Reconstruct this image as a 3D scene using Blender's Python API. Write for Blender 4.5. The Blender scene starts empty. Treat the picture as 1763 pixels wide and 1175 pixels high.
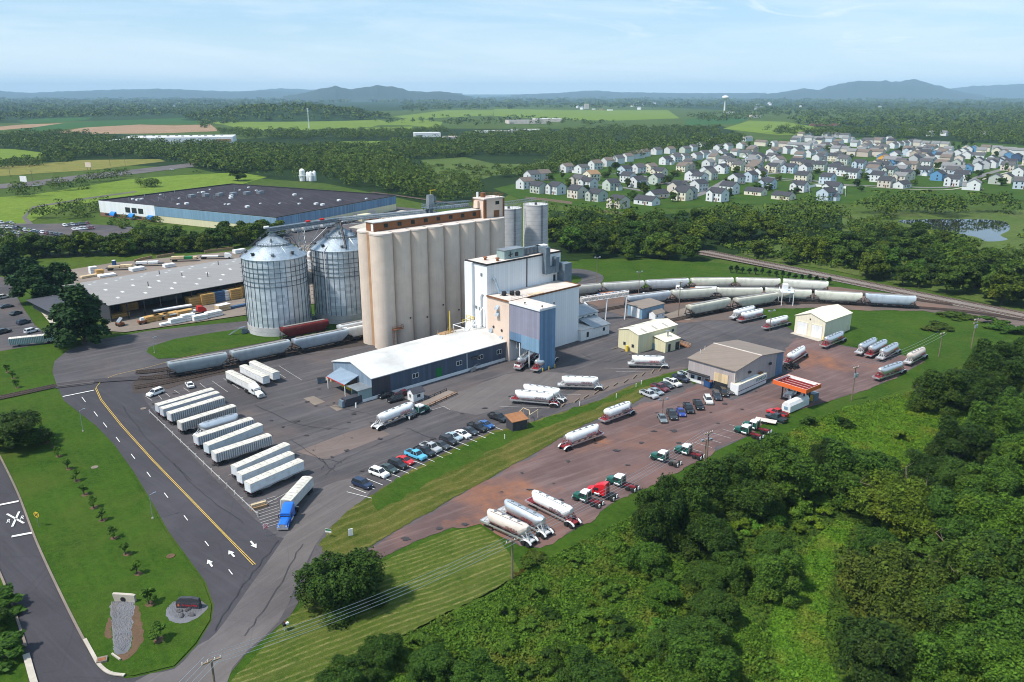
import bpy, bmesh, math, random
import numpy as np
from mathutils import Vector, Matrix, geometry
R = math.radians
SC = bpy.context.scene
COL = SC.collection
random.seed(7)
RNG = np.random.default_rng(7)
# ------------------------------------------------------------------ camera
FPX, PXC, PYC, HC = 1371.0, 881.5, 587.5, 80.0
PITCH = math.atan((PYC - 161.0) / FPX)
cam_data = bpy.data.cameras.new('camera')
cam_data.sensor_width = 36.0
cam_data.lens = 36.0 * FPX / 1763.0
cam_data.clip_start = 1.0
cam_data.clip_end = 200000.0
cam = bpy.data.objects.new('camera', cam_data)
cam.location = (0, 0, HC)
cam.rotation_euler = (math.pi / 2 - PITCH, 0, 0)
COL.objects.link(cam)
SC.camera = cam
# ------------------------------------------------------------------ light
SUN_EL, SUN_TH = 57.0, 28.0          # elevation, heading (deg from +X) the light travels to
sd = Vector((math.cos(R(SUN_TH)) * math.cos(R(SUN_EL)), math.sin(R(SUN_TH)) * math.cos(R(SUN_EL)), -math.sin(R(SUN_EL))))
sun_data = bpy.data.lights.new('sun', 'SUN')
sun_data.energy = 4.0
sun_data.angle = R(3.5)
sun_data.color = (1.0, 0.95, 0.87)
sun = bpy.data.objects.new('sun', sun_data)
sun.rotation_euler = sd.to_track_quat('-Z', 'Y').to_euler()
sun.location = (0, 0, 300)
COL.objects.link(sun)
W = bpy.data.worlds.new('World')
SC.world = W
W.use_nodes = True
wt = W.node_tree
wt.nodes.clear()
SKY_STRENGTH = 0.125
HAZE_D = 0.000056
def node(nt, t, ins=None, **kw):
 n = nt.nodes.new(t)
 for k, v in kw.items():
  setattr(n, k, v)
 for k, v in (ins or {}).items():
  s = n.inputs[k]
  if isinstance(v, bpy.types.NodeSocket):
   nt.links.new(v, s)
  else:
   s.default_value = v
 return n
def c4(c):
 return tuple(c) + (1.0,) if len(c) == 3 else tuple(c)
def mixc(nt, fac, a, b, blend='MIX'):
 n = nt.nodes.new('ShaderNodeMix')
 n.data_type = 'RGBA'
 n.blend_type = blend
 for i, v in ((0, fac), (6, a), (7, b)):
  if isinstance(v, bpy.types.NodeSocket):
   nt.links.new(v, n.inputs[i])
  else:
   n.inputs[i].default_value = c4(v) if i else v
 return n.outputs[2]
def mth(nt, op, a, b=None, c=None, clamp=False):
 n = nt.nodes.new('ShaderNodeMath')
 n.operation = op
 n.use_clamp = clamp
 for i, v in enumerate((a, b, c)):
  if v is None:
   continue
  if isinstance(v, bpy.types.NodeSocket):
   nt.links.new(v, n.inputs[i])
  else:
   n.inputs[i].default_value = v
 return n.outputs[0]
def ramp(nt, fac, lo, hi, a=0.0, b=1.0):
 return node(nt, 'ShaderNodeMapRange', {0: fac, 1: lo, 2: hi, 3: a, 4: b}).outputs[0]
def noise(nt, vec, scale, detail=4.0, rough=0.55, dist=0.0):
 n = node(nt, 'ShaderNodeTexNoise', {'Scale': scale, 'Detail': detail, 'Roughness': rough, 'Distortion': dist})
 if vec is not None:
  nt.links.new(vec, n.inputs['Vector'])
 return n.outputs['Fac']
def mapping(nt,vec,scale=(1,1,1),rot=(0,0,0),loc=(0,0,0)):
 return node(nt, 'ShaderNodeMapping', {'Vector': vec, 'Scale': scale, 'Rotation': rot, 'Location': loc}).outputs[0]
sky = node(wt, 'ShaderNodeTexSky', sky_type='NISHITA', sun_disc=False)
sky.sun_elevation = R(SUN_EL)
sky.sun_rotation = R(242.0)
sky.altitude = 150.0
sky.air_density = 1.0
sky.dust_density = 0.9
sky.ozone_density = 2.5
tc = node(wt, 'ShaderNodeTexCoord')
sep = node(wt, 'ShaderNodeSeparateXYZ', {0: tc.outputs['Generated']})
# thin high cloud over a sky that pales towards the horizon
az = mth(wt, 'ARCTAN2', sep.outputs[0], sep.outputs[1])
el = sep.outputs[2]
cl = node(wt,'ShaderNodeCombineXYZ',{0: mth(wt,'MULTIPLY',az,3.2),1: mth(wt,'ADD',mth(wt,'MULTIPLY',el,26.0),mth(wt,'MULTIPLY',az,0.9)),2: 0.0})
cn = noise(wt, cl.outputs[0], 1.1, 8.0, 0.62, 0.5)
cn2 = noise(wt,mapping(wt,cl.outputs[0],(2.6,1.5,1.0),(0,0,R(14)),(5.3,2.2,0)),1.0,10.0,0.68,1.2)
veil = mixc(wt, 0.55, sky.outputs[0], (2.7, 4.5, 6.2))
veil = mixc(wt,ramp(wt,el,0.075,0.0,0.0,0.8),veil,(5.1,6.2,6.9))
side = ramp(wt, az, -0.1, 0.55, 0.35, 1.0)
cf = mth(wt,'MAXIMUM',ramp(wt,cn,0.44,0.68,0.0,0.34),mth(wt,'MULTIPLY',ramp(wt,cn2,0.52,0.70,0.0,0.6),mth(wt,'MULTIPLY',side,ramp(wt,el,0.02,0.07))))
skyc = mixc(wt, cf, veil, (6.6, 6.9, 7.4))
bg = node(wt, 'ShaderNodeBackground', {'Color': skyc, 'Strength': SKY_STRENGTH})
wo = node(wt, 'ShaderNodeOutputWorld', {'Surface': bg.outputs[0]})
SC.view_settings.view_transform = 'Standard'
SC.view_settings.look = 'None'
SC.view_settings.exposure = 0.44
SC.view_settings.gamma = 1.0
SC.cycles.use_denoising = True
SC.cycles.filter_width = 1.05
SC.cycles.max_bounces = 5
SC.cycles.diffuse_bounces = 2
SC.cycles.glossy_bounces = 2
SC.cycles.transmission_bounces = 2
SC.cycles.transparent_max_bounces = 4
SC.cycles.volume_bounces = 0
SC.cycles.caustics_reflective = False
SC.cycles.caustics_refractive = False
# ------------------------------------------------------------------ helpers
def at(px, py, z=0.0):
 """World point at height z that lies on the line of sight of photo pixel (px, py)."""
 x = (px - PXC) / FPX
 y = -(py - PYC) / FPX
 d = Vector((x, math.cos(PITCH) + y * math.sin(PITCH), -math.sin(PITCH) + y * math.cos(PITCH)))
 t = (z - HC) / d.z
 return Vector((d.x * t, d.y * t, z))
def pxof(p):
 v = (p[0], p[1], p[2] - HC)
 fw = v[1] * math.cos(PITCH) - v[2] * math.sin(PITCH)
 up = v[1] * math.sin(PITCH) + v[2] * math.cos(PITCH)
 return PXC + FPX * v[0] / fw, PYC - FPX * up / fw
class MB:
 """Collects shapes for one mesh."""
 def __init__(s):
  s.v,s.f,s.m,s.cur,s.T = [],[],[],0,None
 def add(s, vs, fs):
  o = len(s.v)
  if s.T is not None:
   vs = [s.T @ Vector(p) for p in vs]
  s.v += [tuple(p) for p in vs]
  s.f += [tuple(i + o for i in f) for f in fs]
  s.m += [s.cur] * len(fs)
  return s
 def box(s,x0,x1,y0,y1,z0,z1,tx=0.0,ty=0.0):
  return s.add([(x0,y0,z0),(x1,y0,z0),(x1,y1,z0),(x0,y1,z0),(x0 + tx,y0 + ty,z1),(x1 - tx,y0 + ty,z1),(x1 - tx,y1 - ty,z1),(x0 + tx,y1 - ty,z1)],
      [(3,2,1,0),(4,5,6,7),(0,1,5,4),(1,2,6,5),(2,3,7,6),(3,0,4,7)])
 def cbox(s, c, d, rz=0.0):
  ca, sa = math.cos(rz), math.sin(rz)
  h = [k / 2 for k in d]
  vs = []
  for z in (-h[2], h[2]):
   for x,y in ((-h[0],-h[1]),(h[0],-h[1]),(h[0],h[1]),(-h[0],h[1])):
    vs.append((c[0] + x * ca - y * sa, c[1] + x * sa + y * ca, c[2] + z))
  return s.add(vs,[(3,2,1,0),(4,5,6,7),(0,1,5,4),(1,2,6,5),(2,3,7,6),(3,0,4,7)])
 def prism(s, poly, z0, z1):
  n = len(poly)
  vs = [(p[0], p[1], z0) for p in poly] + [(p[0], p[1], z1) for p in poly]
  return s.add(vs,[tuple(range(n - 1,-1,-1)),tuple(range(n,2 * n))] + [(i,(i + 1) % n,n + (i + 1) % n,n + i) for i in range(n)])
 def prof(s, pr, y0, y1):
  """Profile in the XZ plane carried from y0 to y1."""
  n = len(pr)
  vs = [(p[0], y0, p[1]) for p in pr] + [(p[0], y1, p[1]) for p in pr]
  return s.add(vs,[tuple(range(n)),tuple(range(2 * n - 1,n - 1,-1))] + [(i,n + i,n + (i + 1) % n,(i + 1) % n) for i in range(n)])
 def loft(s, rings, cap=True):
  n = len(rings[0])
  vs = [p for r in rings for p in r]
  fs = []
  for k in range(len(rings) - 1):
   a, b = k * n, (k + 1) * n
   fs += [(a + i, a + (i + 1) % n, b + (i + 1) % n, b + i) for i in range(n)]
  if cap:
   fs.append(tuple(range(n - 1, -1, -1)))
   fs.append(tuple(range((len(rings) - 1) * n, len(rings) * n)))
  return s.add(vs, fs)
 def cyl(s, p0, p1, r0, r1=None, n=10, cap=True):
  r1 = r0 if r1 is None else r1
  p0, p1 = Vector(p0), Vector(p1)
  d = (p1 - p0).normalized()
  a = d.orthogonal().normalized()
  b = d.cross(a)
  ring = lambda c, r: [c + a * (r * math.cos(2 * math.pi * i / n)) + b * (r * math.sin(2 * math.pi * i / n)) for i in range(n)]
  return s.loft([ring(p0, r0), ring(p1, r1)], cap)
 def tube(s, pts, r, n=6):
  for a, b in zip(pts, pts[1:]):
   s.cyl(a, b, r, r, n)
  return s
 def lathe(s, prof, n=24, c=(0, 0, 0)):
  rings = [[(c[0] + r * math.cos(2 * math.pi * i / n), c[1] + r * math.sin(2 * math.pi * i / n), c[2] + z) for i in range(n)] for r, z in prof]
  return s.loft(rings)
 def quad(s, a, b, c, d):
  return s.add([a,b,c,d],[(0,1,2,3)])
 def build(s, name, mats, parent=None, smooth=None, loc=None, rz=0.0):
  me = bpy.data.meshes.new(name)
  me.from_pydata(s.v, [], s.f)
  if not isinstance(mats, (list, tuple)):
   mats = [mats]
  for m in mats:
   me.materials.append(m)
  if len(mats) > 1:
   me.polygons.foreach_set('material_index', s.m)
  me.update()
  if smooth:
   me.shade_smooth()
   me.set_sharp_from_angle(angle=R(smooth))
  o = bpy.data.objects.new(name, me)
  COL.objects.link(o)
  if parent is not None:
   o.parent = parent
  if loc is not None:
   o.location = loc
  o.rotation_euler.z = rz
  return o
def mesh_np(name, verts, quads, mats, parent=None):
 """One mesh from numpy arrays (quads only)."""
 me = bpy.data.meshes.new(name)
 nv, nf = len(verts), len(quads)
 me.vertices.add(nv)
 me.vertices.foreach_set('co', np.ascontiguousarray(verts, dtype=np.float32).ravel())
 me.loops.add(nf * 4)
 me.loops.foreach_set('vertex_index', np.ascontiguousarray(quads, dtype=np.int32).ravel())
 me.polygons.add(nf)
 me.polygons.foreach_set('loop_start', np.arange(0, nf * 4, 4, dtype=np.int32))
 for m in (mats if isinstance(mats, (list, tuple)) else [mats]):
  me.materials.append(m)
 me.update(calc_edges=True)
 me.validate()
 o = bpy.data.objects.new(name, me)
 COL.objects.link(o)
 if parent is not None:
  o.parent = parent
 return o
def tag(o, label=None, cat=None, group=None, kind=None):
 for k,v in (('label',label),('category',cat),('group',group),('kind',kind)):
  if v:
   o[k] = v
 return o
def thing(name,label,cat,loc=(0,0,0),rz=0.0,group=None):
 o = bpy.data.objects.new(name, None)
 o.empty_display_size = 0.5
 COL.objects.link(o)
 o.location = loc
 o.rotation_euler.z = rz
 return tag(o, label, cat, group)
def struct(name, mb, mats, label=None, smooth=None):
 o = mb.build(name, mats, smooth=smooth)
 return tag(o, label, None, None, 'structure')
KIDS = {}
def kids(o):
 return list(o.children)
def copy_tree(o,loc=None,rz=None,label=None,group=None,cat=None,color=None,scale=None,recolor=None):
 """A thing copied with its parts and sub-parts; meshes are shared."""
 def rec(src, parent):
  c = src.copy()
  COL.objects.link(c)
  if parent is not None:
   c.parent = parent
  for ch in src.children:
   rec(ch, c)
  return c
 c = rec(o, None)
 return place(c,loc,rz,label,group,cat,color,scale)
def place(c,loc=None,rz=None,label=None,group=None,cat=None,color=None,scale=None):
 if loc is not None:
  c.location = loc
 if rz is not None:
  c.rotation_euler.z = rz
 if scale is not None:
  c.scale = scale if isinstance(scale, (tuple, list, Vector)) else (scale,) * 3
 tag(c, label, cat, group)
 if color is not None:
  paint(c, color)
 return c
def paint(o, color):
 """Object colour of the parts that read it (paint, walls, cloth ...)."""
 for ch in [o] + list(o.children):
  ch.color = c4(color)
  for g in ch.children:
   g.color = c4(color)
def catmull(pts, seg=6, closed=True):
 out = []
 n = len(pts)
 rng = range(n) if closed else range(n - 1)
 for i in rng:
  if closed:
   p0, p1, p2, p3 = pts[i - 1], pts[i], pts[(i + 1) % n], pts[(i + 2) % n]
  else:
   p0,p1,p2,p3 = pts[max(i - 1,0)],pts[i],pts[i + 1],pts[min(i + 2,n - 1)]
  for k in range(seg):
   t = k / seg
   out.append(tuple(0.5 * (2 * b + (c - a) * t + (2 * a - 5 * b + 4 * c - d) * t * t + (3 * b - a - 3 * c + d) * t ** 3) for a, b, c, d in zip(p0, p1, p2, p3)))
 if not closed:
  out.append(tuple(pts[-1]))
 return out
SHEETS = []
def ground_z(x, y):
 b = 0.0
 for z, x0, x1, y0, y1, pts in SHEETS:
  if z > b and x0 < x < x1 and y0 < y < y1 and inside((x, y), pts):
   b = z
 return b
def gp(px, py, dz=0.0):
 """Point on the ground (whatever sheet lies on top there) seen at a photo pixel."""
 p = at(px, py)
 z = ground_z(p.x, p.y)
 p = at(px, py, z)
 p.z = ground_z(p.x, p.y) + dz
 return p
def patch(name,pix,z,m,smooth=0,world=False,label=None,kind='structure',jag=0.0):
 """A flat sheet whose outline is given by ground points."""
 pts = [(p[0], p[1]) for p in pix] if world else [tuple(at(p[0], p[1], z)[:2]) for p in pix]
 if smooth:
  pts = catmull(pts, smooth)
 if jag:
  rg = random.Random(len(pts) * 7 + int(pts[0][0]))
  for _ in range(6):
   new = []
   for a, b in zip(pts, pts[1:] + pts[:1]):
    L = math.hypot(b[0] - a[0], b[1] - a[1])
    new.append(a)
    if L > jag * 1.6:
     k = min(L * 0.13, jag)
     new.append(((a[0] + b[0]) / 2 + rg.uniform(-k, k), (a[1] + b[1]) / 2 + rg.uniform(-k, k)))
   pts = new
 xs, ys = [p[0] for p in pts], [p[1] for p in pts]
 SHEETS.append((z, min(xs), max(xs), min(ys), max(ys), pts))
 tris = geometry.tessellate_polygon([[Vector((p[0], p[1], 0)) for p in pts]])
 me = bpy.data.meshes.new(name)
 fs = []
 for t in tris:
  a, b, c = [pts[i] for i in t]
  if (b[0] - a[0]) * (c[1] - a[1]) - (b[1] - a[1]) * (c[0] - a[0]) < 0:
   t = (t[0], t[2], t[1])
  fs.append(tuple(t))
 me.from_pydata([(p[0], p[1], z) for p in pts], [], fs)
 me.materials.append(m)
 me.update()
 o = bpy.data.objects.new(name, me)
 COL.objects.link(o)
 return tag(o, label, None, None, kind)
def strip(path, w, z, mb=None, w2=None):
 """Ribbon of width w along a world XY path."""
 mb = mb or MB()
 P = [Vector((p[0], p[1], 0)) for p in path]
 L, Rr = [], []
 for i, p in enumerate(P):
  d = (P[min(i + 1, len(P) - 1)] - P[max(i - 1, 0)]).normalized()
  n = Vector((-d.y, d.x, 0))
  L.append(p + n * (w / 2))
  Rr.append(p - n * (w / 2))
 for i in range(len(P) - 1):
  mb.quad((Rr[i].x,Rr[i].y,z),(Rr[i + 1].x,Rr[i + 1].y,z),(L[i + 1].x,L[i + 1].y,z),(L[i].x,L[i].y,z))
 return mb
def inside(p, poly):
 x, y = p
 r = False
 j = len(poly) - 1
 for i in range(len(poly)):
  xi, yi = poly[i][:2]
  xj, yj = poly[j][:2]
  if (yi > y) != (yj > y) and x < (xj - xi) * (y - yi) / (yj - yi) + xi:
   r = not r
  j = i
 return r
def scatter(poly, n, seed, mind=6.0, px_uniform=True, avoid=()):
 """Ground points inside a pixel polygon, kept apart by mind metres."""
 rng = random.Random(seed)
 xs, ys = [p[0] for p in poly], [p[1] for p in poly]
 out = []
 tries = 0
 while len(out) < n and tries < n * 30:
  tries += 1
  x, y = rng.uniform(min(xs), max(xs)), rng.uniform(min(ys), max(ys))
  if not inside((x, y), poly) or any(inside((x, y), a) for a in avoid):
   continue
  p = at(x, y)
  if any((p.x - q.x) ** 2 + (p.y - q.y) ** 2 < mind * mind for q in out):
   continue
  out.append(p)
 return out
TEXTS = {}
def text_mesh(name,body,size,m,parent=None,loc=(0,0,0),rot=(0,0,0),ext=0.01,align='CENTER'):
 key = (body, size, m.name)
 if key in TEXTS:
  return text_at(name, TEXTS[key], parent, loc, rot)
 cu = bpy.data.curves.new(name, 'FONT')
 cu.body = body
 cu.size = size
 cu.extrude = ext
 cu.align_x = align
 cu.align_y = 'CENTER'
 cu.materials.append(m)
 o = bpy.data.objects.new('temporary_text', cu)
 COL.objects.link(o)
 dg = bpy.context.evaluated_depsgraph_get()
 TEXTS[key] = bpy.data.meshes.new_from_object(o.evaluated_get(dg))
 bpy.data.objects.remove(o)
 bpy.data.curves.remove(cu)
 return text_at(name, TEXTS[key], parent, loc, rot)
def text_at(name, me, parent, loc, rot):
 o = bpy.data.objects.new(name, me)
 COL.objects.link(o)
 if parent is not None:
  o.parent = parent
 o.location = loc
 o.rotation_euler = rot
 return o
# ------------------------------------------------------------------ materials
def base_mat(name, rough=0.7, metal=0.0, spec=0.3):
 m = bpy.data.materials.new(name)
 m.use_nodes = True
 nt = m.node_tree
 b = nt.nodes['Principled BSDF']
 b.inputs['Roughness'].default_value = rough
 b.inputs['Metallic'].default_value = metal
 b.inputs['Specular IOR Level'].default_value = spec
 return m, nt, b
def ocoord(nt):
 return node(nt, 'ShaderNodeTexCoord').outputs['Object']
def bump(nt, b, h, strength=0.4, dist=0.1):
 n = node(nt, 'ShaderNodeBump', {'Strength': strength, 'Distance': dist, 'Height': h})
 nt.links.new(n.outputs[0], b.inputs['Normal'])
def plain(name,c,rough=0.6,metal=0.0,var=0.18,scale=0.8,spec=0.3,streak=0.0,grime=(0.12,0.09,0.07)):
 """Painted or plain surface with mottling and, if asked, vertical weather streaks."""
 m, nt, b = base_mat(name, rough, metal, spec)
 v = ocoord(nt)
 n1 = noise(nt, v, scale, 6, 0.6)
 dark = tuple(k * (1 - var) for k in c)
 lite = tuple(min(1, k * (1 + var * 0.6)) for k in c)
 col = mixc(nt, ramp(nt, n1, 0.3, 0.7), dark, lite)
 if streak:
  sv = mapping(nt, v, (1.6, 1.6, 0.06))
  n2 = noise(nt, sv, 1.3, 5, 0.65)
  col = mixc(nt,ramp(nt,n2,0.5,0.78,0,streak),col,grime)
 nt.links.new(col, b.inputs['Base Color'])
 nt.links.new(ramp(nt,n1,0.2,0.8,max(0.05,rough - 0.1),min(1,rough + 0.1)),b.inputs['Roughness'])
 return m
def ocol(name,rough=0.5,metal=0.0,var=0.12,scale=0.7,spec=0.4,rib=None,dirt=0.25,coat=0.0):
 """Surface whose colour is the object's own colour (paintwork, siding)."""
 m, nt, b = base_mat(name, rough, metal, spec)
 oi = node(nt, 'ShaderNodeObjectInfo')
 v = ocoord(nt)
 n1 = noise(nt, v, scale, 5, 0.6)
 col = mixc(nt,ramp(nt,n1,0.45,0.8,0,dirt),oi.outputs['Color'],(0.10,0.085,0.07))
 if rib:
  s = node(nt, 'ShaderNodeSeparateXYZ', {0: v})
  w = mth(nt, 'SINE', mth(nt, 'MULTIPLY', s.outputs[2], rib))
  col = mixc(nt,ramp(nt,w,0.6,1.0,0.0,0.3),col,(0.12,0.12,0.12),'MULTIPLY')
 nt.links.new(col, b.inputs['Base Color'])
 if coat:
  b.inputs['Coat Weight'].default_value = coat
  b.inputs['Coat Roughness'].default_value = 0.08
 return m
def clad(name,c,freq=5.0,var=0.3,rough=0.45,bandvar=0.25,streak=0.35,grime=(0.10,0.09,0.10),metal=0.0,bstr=0.5):
 """Vertically ribbed sheet cladding with per-sheet colour shifts and run-off streaks."""
 m, nt, b = base_mat(name, rough, metal, 0.35)
 v = ocoord(nt)
 s = node(nt, 'ShaderNodeSeparateXYZ', {0: v})
 a = mth(nt, 'ADD', s.outputs[0], s.outputs[1])
 sheet = mth(nt, 'FLOOR', mth(nt, 'MULTIPLY', a, 1.0))
 wn = node(nt, 'ShaderNodeTexWhiteNoise', {'W': sheet}, noise_dimensions='1D')
 dark = tuple(k * (1 - bandvar) for k in c)
 lite = tuple(min(1, k * (1 + bandvar * 0.7)) for k in c)
 col = mixc(nt, wn.outputs['Value'], dark, lite)
 n1 = noise(nt, v, 0.5, 6, 0.6)
 col = mixc(nt,ramp(nt,n1,0.35,0.75,0,var),col,tuple(k * 0.6 for k in c))
 n2 = noise(nt,mapping(nt,v,(2.2,2.2,0.05)),1.2,5,0.7)
 col = mixc(nt,ramp(nt,n2,0.5,0.75,0,streak),col,grime)
 w = mth(nt, 'SINE', mth(nt, 'MULTIPLY', a, freq * 2 * math.pi))
 seam = ramp(nt,mth(nt,'ABSOLUTE',mth(nt,'SUBTRACT',mth(nt,'FRACT',mth(nt,'MULTIPLY',a,1.0)),0.5)),0.46,0.5,0,0.5)
 col = mixc(nt, seam, col, tuple(k * 0.35 for k in c))
 nt.links.new(col, b.inputs['Base Color'])
 bump(nt, b, w, bstr, 0.04)
 return m
def foliage(name, c_dark, c_lite, c_alt=None, rough=0.65, hue=0.35):
 m, nt, b = base_mat(name, rough, 0.0, 0.12)
 oi = node(nt, 'ShaderNodeObjectInfo')
 ge = node(nt, 'ShaderNodeNewGeometry')
 v = ocoord(nt)
 n1 = noise(nt, v, 0.45, 4, 0.6)
 f = mth(nt,'ADD',mth(nt,'MULTIPLY',n1,0.9),mth(nt,'MULTIPLY',ge.outputs['Random Per Island'],0.8))
 col = mixc(nt, ramp(nt, f, 0.35, 1.2), c_dark, c_lite)
 if c_alt:
  n2 = noise(nt, v, 0.16, 3, 0.5)
  col = mixc(nt,ramp(nt,n2,0.5,0.72,0,hue),col,c_alt)
 col = mixc(nt, 1.0, col, oi.outputs['Color'], 'MULTIPLY')
 nt.links.new(col, b.inputs['Base Color'])
 return m
def grass_mat(name,c1,c2,c3=None,s1=0.05,s2=0.9,stripe=None,f3=0.5,fine=6.0,bstr=0.35):
 """Mown or rough grass: broad patches, clumps, fine blades; stripe=(angle, width, colour, strength) for mowing rows."""
 m, nt, b = base_mat(name, 0.85, 0.0, 0.05)
 v = ocoord(nt)
 big = noise(nt, v, s1, 5, 0.6)
 mid = noise(nt, v, s2, 5, 0.65)
 fin = noise(nt, v, fine, 3, 0.7)
 f = mth(nt,'ADD',mth(nt,'MULTIPLY',big,0.55),mth(nt,'MULTIPLY',mid,0.45))
 col = mixc(nt, ramp(nt, f, 0.36, 0.64), c1, c2)
 if c3:
  n3 = noise(nt,mapping(nt,v,(1,1,1),loc=(31,17,3)),s1 * 1.7,6,0.65,0.6)
  col = mixc(nt,ramp(nt,n3,0.48,0.72,0,f3),col,c3)
 if stripe:
  ang, wid, cs, st = stripe
  sv = mapping(nt,v,(1,1,1),(0,0,-ang))
  s = node(nt, 'ShaderNodeSeparateXYZ', {0: sv})
  wob = mth(nt, 'MULTIPLY', noise(nt, v, 0.06, 2), wid * 2.2)
  w = mth(nt,'SINE',mth(nt,'MULTIPLY',mth(nt,'ADD',s.outputs[1],wob),2 * math.pi / wid))
  br = noise(nt,mapping(nt,sv,(0.05,0.7,1)),1.5,6,0.7)
  br2 = noise(nt,mapping(nt,sv,(0.9,2.5,1)),1.0,6,0.8)
  k = mth(nt,'MULTIPLY',ramp(nt,w,-0.1,1.0),mth(nt,'MULTIPLY',ramp(nt,br,0.34,0.58),ramp(nt,br2,0.40,0.56)))
  col = mixc(nt, mth(nt, 'MULTIPLY', k, st), col, cs)
 g2 = noise(nt, v, fine * 0.22, 5, 0.75)
 col = mixc(nt,ramp(nt,g2,0.42,0.62,0.0,0.6),col,tuple(k * 1.25 for k in c2))
 col = mixc(nt,ramp(nt,fin,0.3,0.7,0.0,0.6),col,tuple(k * 0.5 for k in c1))
 nt.links.new(col, b.inputs['Base Color'])
 bump(nt,b,mth(nt,'ADD',fin,mth(nt,'MULTIPLY',mid,1.5)),bstr,0.25)
 return m
def asphalt_mat(name,c,warm=None,wf=0.5,lite=None,lf=0.4,dirn=None,rough=0.9,scale=1.0,crack=0.22):
 """Asphalt or gravel: broad tone, oil stains, tyre-worn streaks, fine aggregate."""
 m, nt, b = base_mat(name, rough, 0.0, 0.15)
 v = ocoord(nt)
 n1 = noise(nt, v, 0.035 * scale, 6, 0.6, 0.4)
 n2 = noise(nt, v, 0.35 * scale, 6, 0.65)
 n3 = noise(nt, v, 5.0, 3, 0.7)
 col = mixc(nt, ramp(nt, n1, 0.35, 0.65), tuple(k * 0.68 for k in c), tuple(k * 1.22 for k in c))
 col = mixc(nt,ramp(nt,n2,0.35,0.7,0,0.45),col,tuple(k * 0.72 for k in c))
 if warm:
  n4 = noise(nt,mapping(nt,v,loc=(7,51,2)),0.028 * scale,6,0.62,1.0)
  col = mixc(nt,ramp(nt,n4,0.47,0.66,0,wf),col,warm)
 if lite:
  ang = dirn if dirn is not None else 0.6
  sv = mapping(nt,v,(1,1,1),(0,0,-ang))
  n5 = noise(nt,mapping(nt,sv,(0.035,0.55,1)),1.0,6,0.7,0.35)
  col = mixc(nt,ramp(nt,n5,0.5,0.72,0,lf),col,lite)
  n6 = noise(nt,mapping(nt,sv,(0.03,0.9,1),loc=(3,9,0)),1.0,5,0.7,0.3)
  col = mixc(nt,ramp(nt,n6,0.55,0.75,0,lf),col,tuple(k * 0.55 for k in c))
 vo = node(nt,'ShaderNodeTexVoronoi',{'Vector': mixc(nt,0.93,node(nt,'ShaderNodeTexNoise',{'Vector': v,'Scale': 0.12,'Detail': 5.0}).outputs['Color'],v,'ADD') if crack else v,'Scale': 0.07 * scale},feature='DISTANCE_TO_EDGE')
 ck = ramp(nt, vo.outputs[0], 0.0, 0.010, crack, 0.0)
 col = mixc(nt, ck, col, tuple(k * 0.4 for k in c))
 col = mixc(nt,ramp(nt,n3,0.3,0.75,0.0,0.3),col,tuple(k * 1.6 for k in c))
 nt.links.new(col, b.inputs['Base Color'])
 bump(nt, b, n3, 0.25, 0.03)
 return m
M = {}
M['lawn'] = grass_mat('lawn grass',(0.020,0.054,0.005),(0.054,0.106,0.011),(0.11,0.112,0.026),s1=0.045,s2=0.35,f3=0.55,stripe=(R(128),2.2,(0.085,0.125,0.020),0.4))
M['land'] = grass_mat('country grass',(0.034,0.062,0.009),(0.078,0.120,0.018),(0.12,0.12,0.030),s1=0.006,s2=0.08,f3=0.5,fine=0.9)
M['meadow'] = grass_mat('rough meadow',(0.032,0.066,0.008),(0.078,0.128,0.016),(0.11,0.105,0.028),s1=0.05,s2=0.5,f3=0.5,fine=3.0,bstr=0.8)
M['path_grass'] = grass_mat('bright meadow',(0.045,0.115,0.008),(0.10,0.195,0.013),(0.14,0.19,0.03),s1=0.06,s2=0.5,f3=0.4,fine=3.0,bstr=0.7)
M['hay'] = grass_mat('mown hay strip',(0.036,0.070,0.009),(0.085,0.115,0.018),(0.17,0.155,0.05),s1=0.05,f3=0.65,stripe=(R(33),1.25,(0.34,0.29,0.12),0.8))
M['bank'] = grass_mat('bank grass',(0.038,0.062,0.009),(0.095,0.105,0.020),(0.17,0.13,0.04),s1=0.07,f3=0.9,stripe=(R(44),2.6,(0.26,0.21,0.08),0.8))
M['field_bright'] = grass_mat('bright field',(0.105,0.165,0.018),(0.160,0.225,0.028),(0.20,0.225,0.045),s1=0.008,s2=0.05,fine=0.4,f3=0.4,bstr=0.1)
M['field_green'] = grass_mat('green crop',(0.030,0.085,0.018),(0.045,0.110,0.024),None,s1=0.01,s2=0.06,fine=0.4,bstr=0.1)
M['field_gold'] = grass_mat('golden field',(0.15,0.155,0.035),(0.23,0.20,0.055),(0.09,0.14,0.03),s1=0.01,s2=0.06,fine=0.4,f3=0.5,bstr=0.1)
M['field_brown'] = grass_mat('ploughed soil',(0.26,0.16,0.095),(0.36,0.24,0.145),(0.20,0.13,0.07),s1=0.01,s2=0.05,fine=0.3,f3=0.5,bstr=0.1)
M['scrub'] = grass_mat('scrub ground',(0.055,0.085,0.020),(0.10,0.145,0.030),(0.14,0.12,0.06),s1=0.02,s2=0.2,fine=1.0,f3=0.55,bstr=0.6)
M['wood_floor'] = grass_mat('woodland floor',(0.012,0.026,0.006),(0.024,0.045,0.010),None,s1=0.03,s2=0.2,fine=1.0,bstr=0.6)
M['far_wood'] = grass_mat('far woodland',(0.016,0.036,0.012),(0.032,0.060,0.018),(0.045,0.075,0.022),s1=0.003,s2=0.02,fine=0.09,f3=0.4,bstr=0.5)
M['asphalt'] = asphalt_mat('yard asphalt',(0.074,0.068,0.072),(0.120,0.092,0.082),0.7,(0.15,0.135,0.13),0.6,R(43),scale=1.3)
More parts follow.
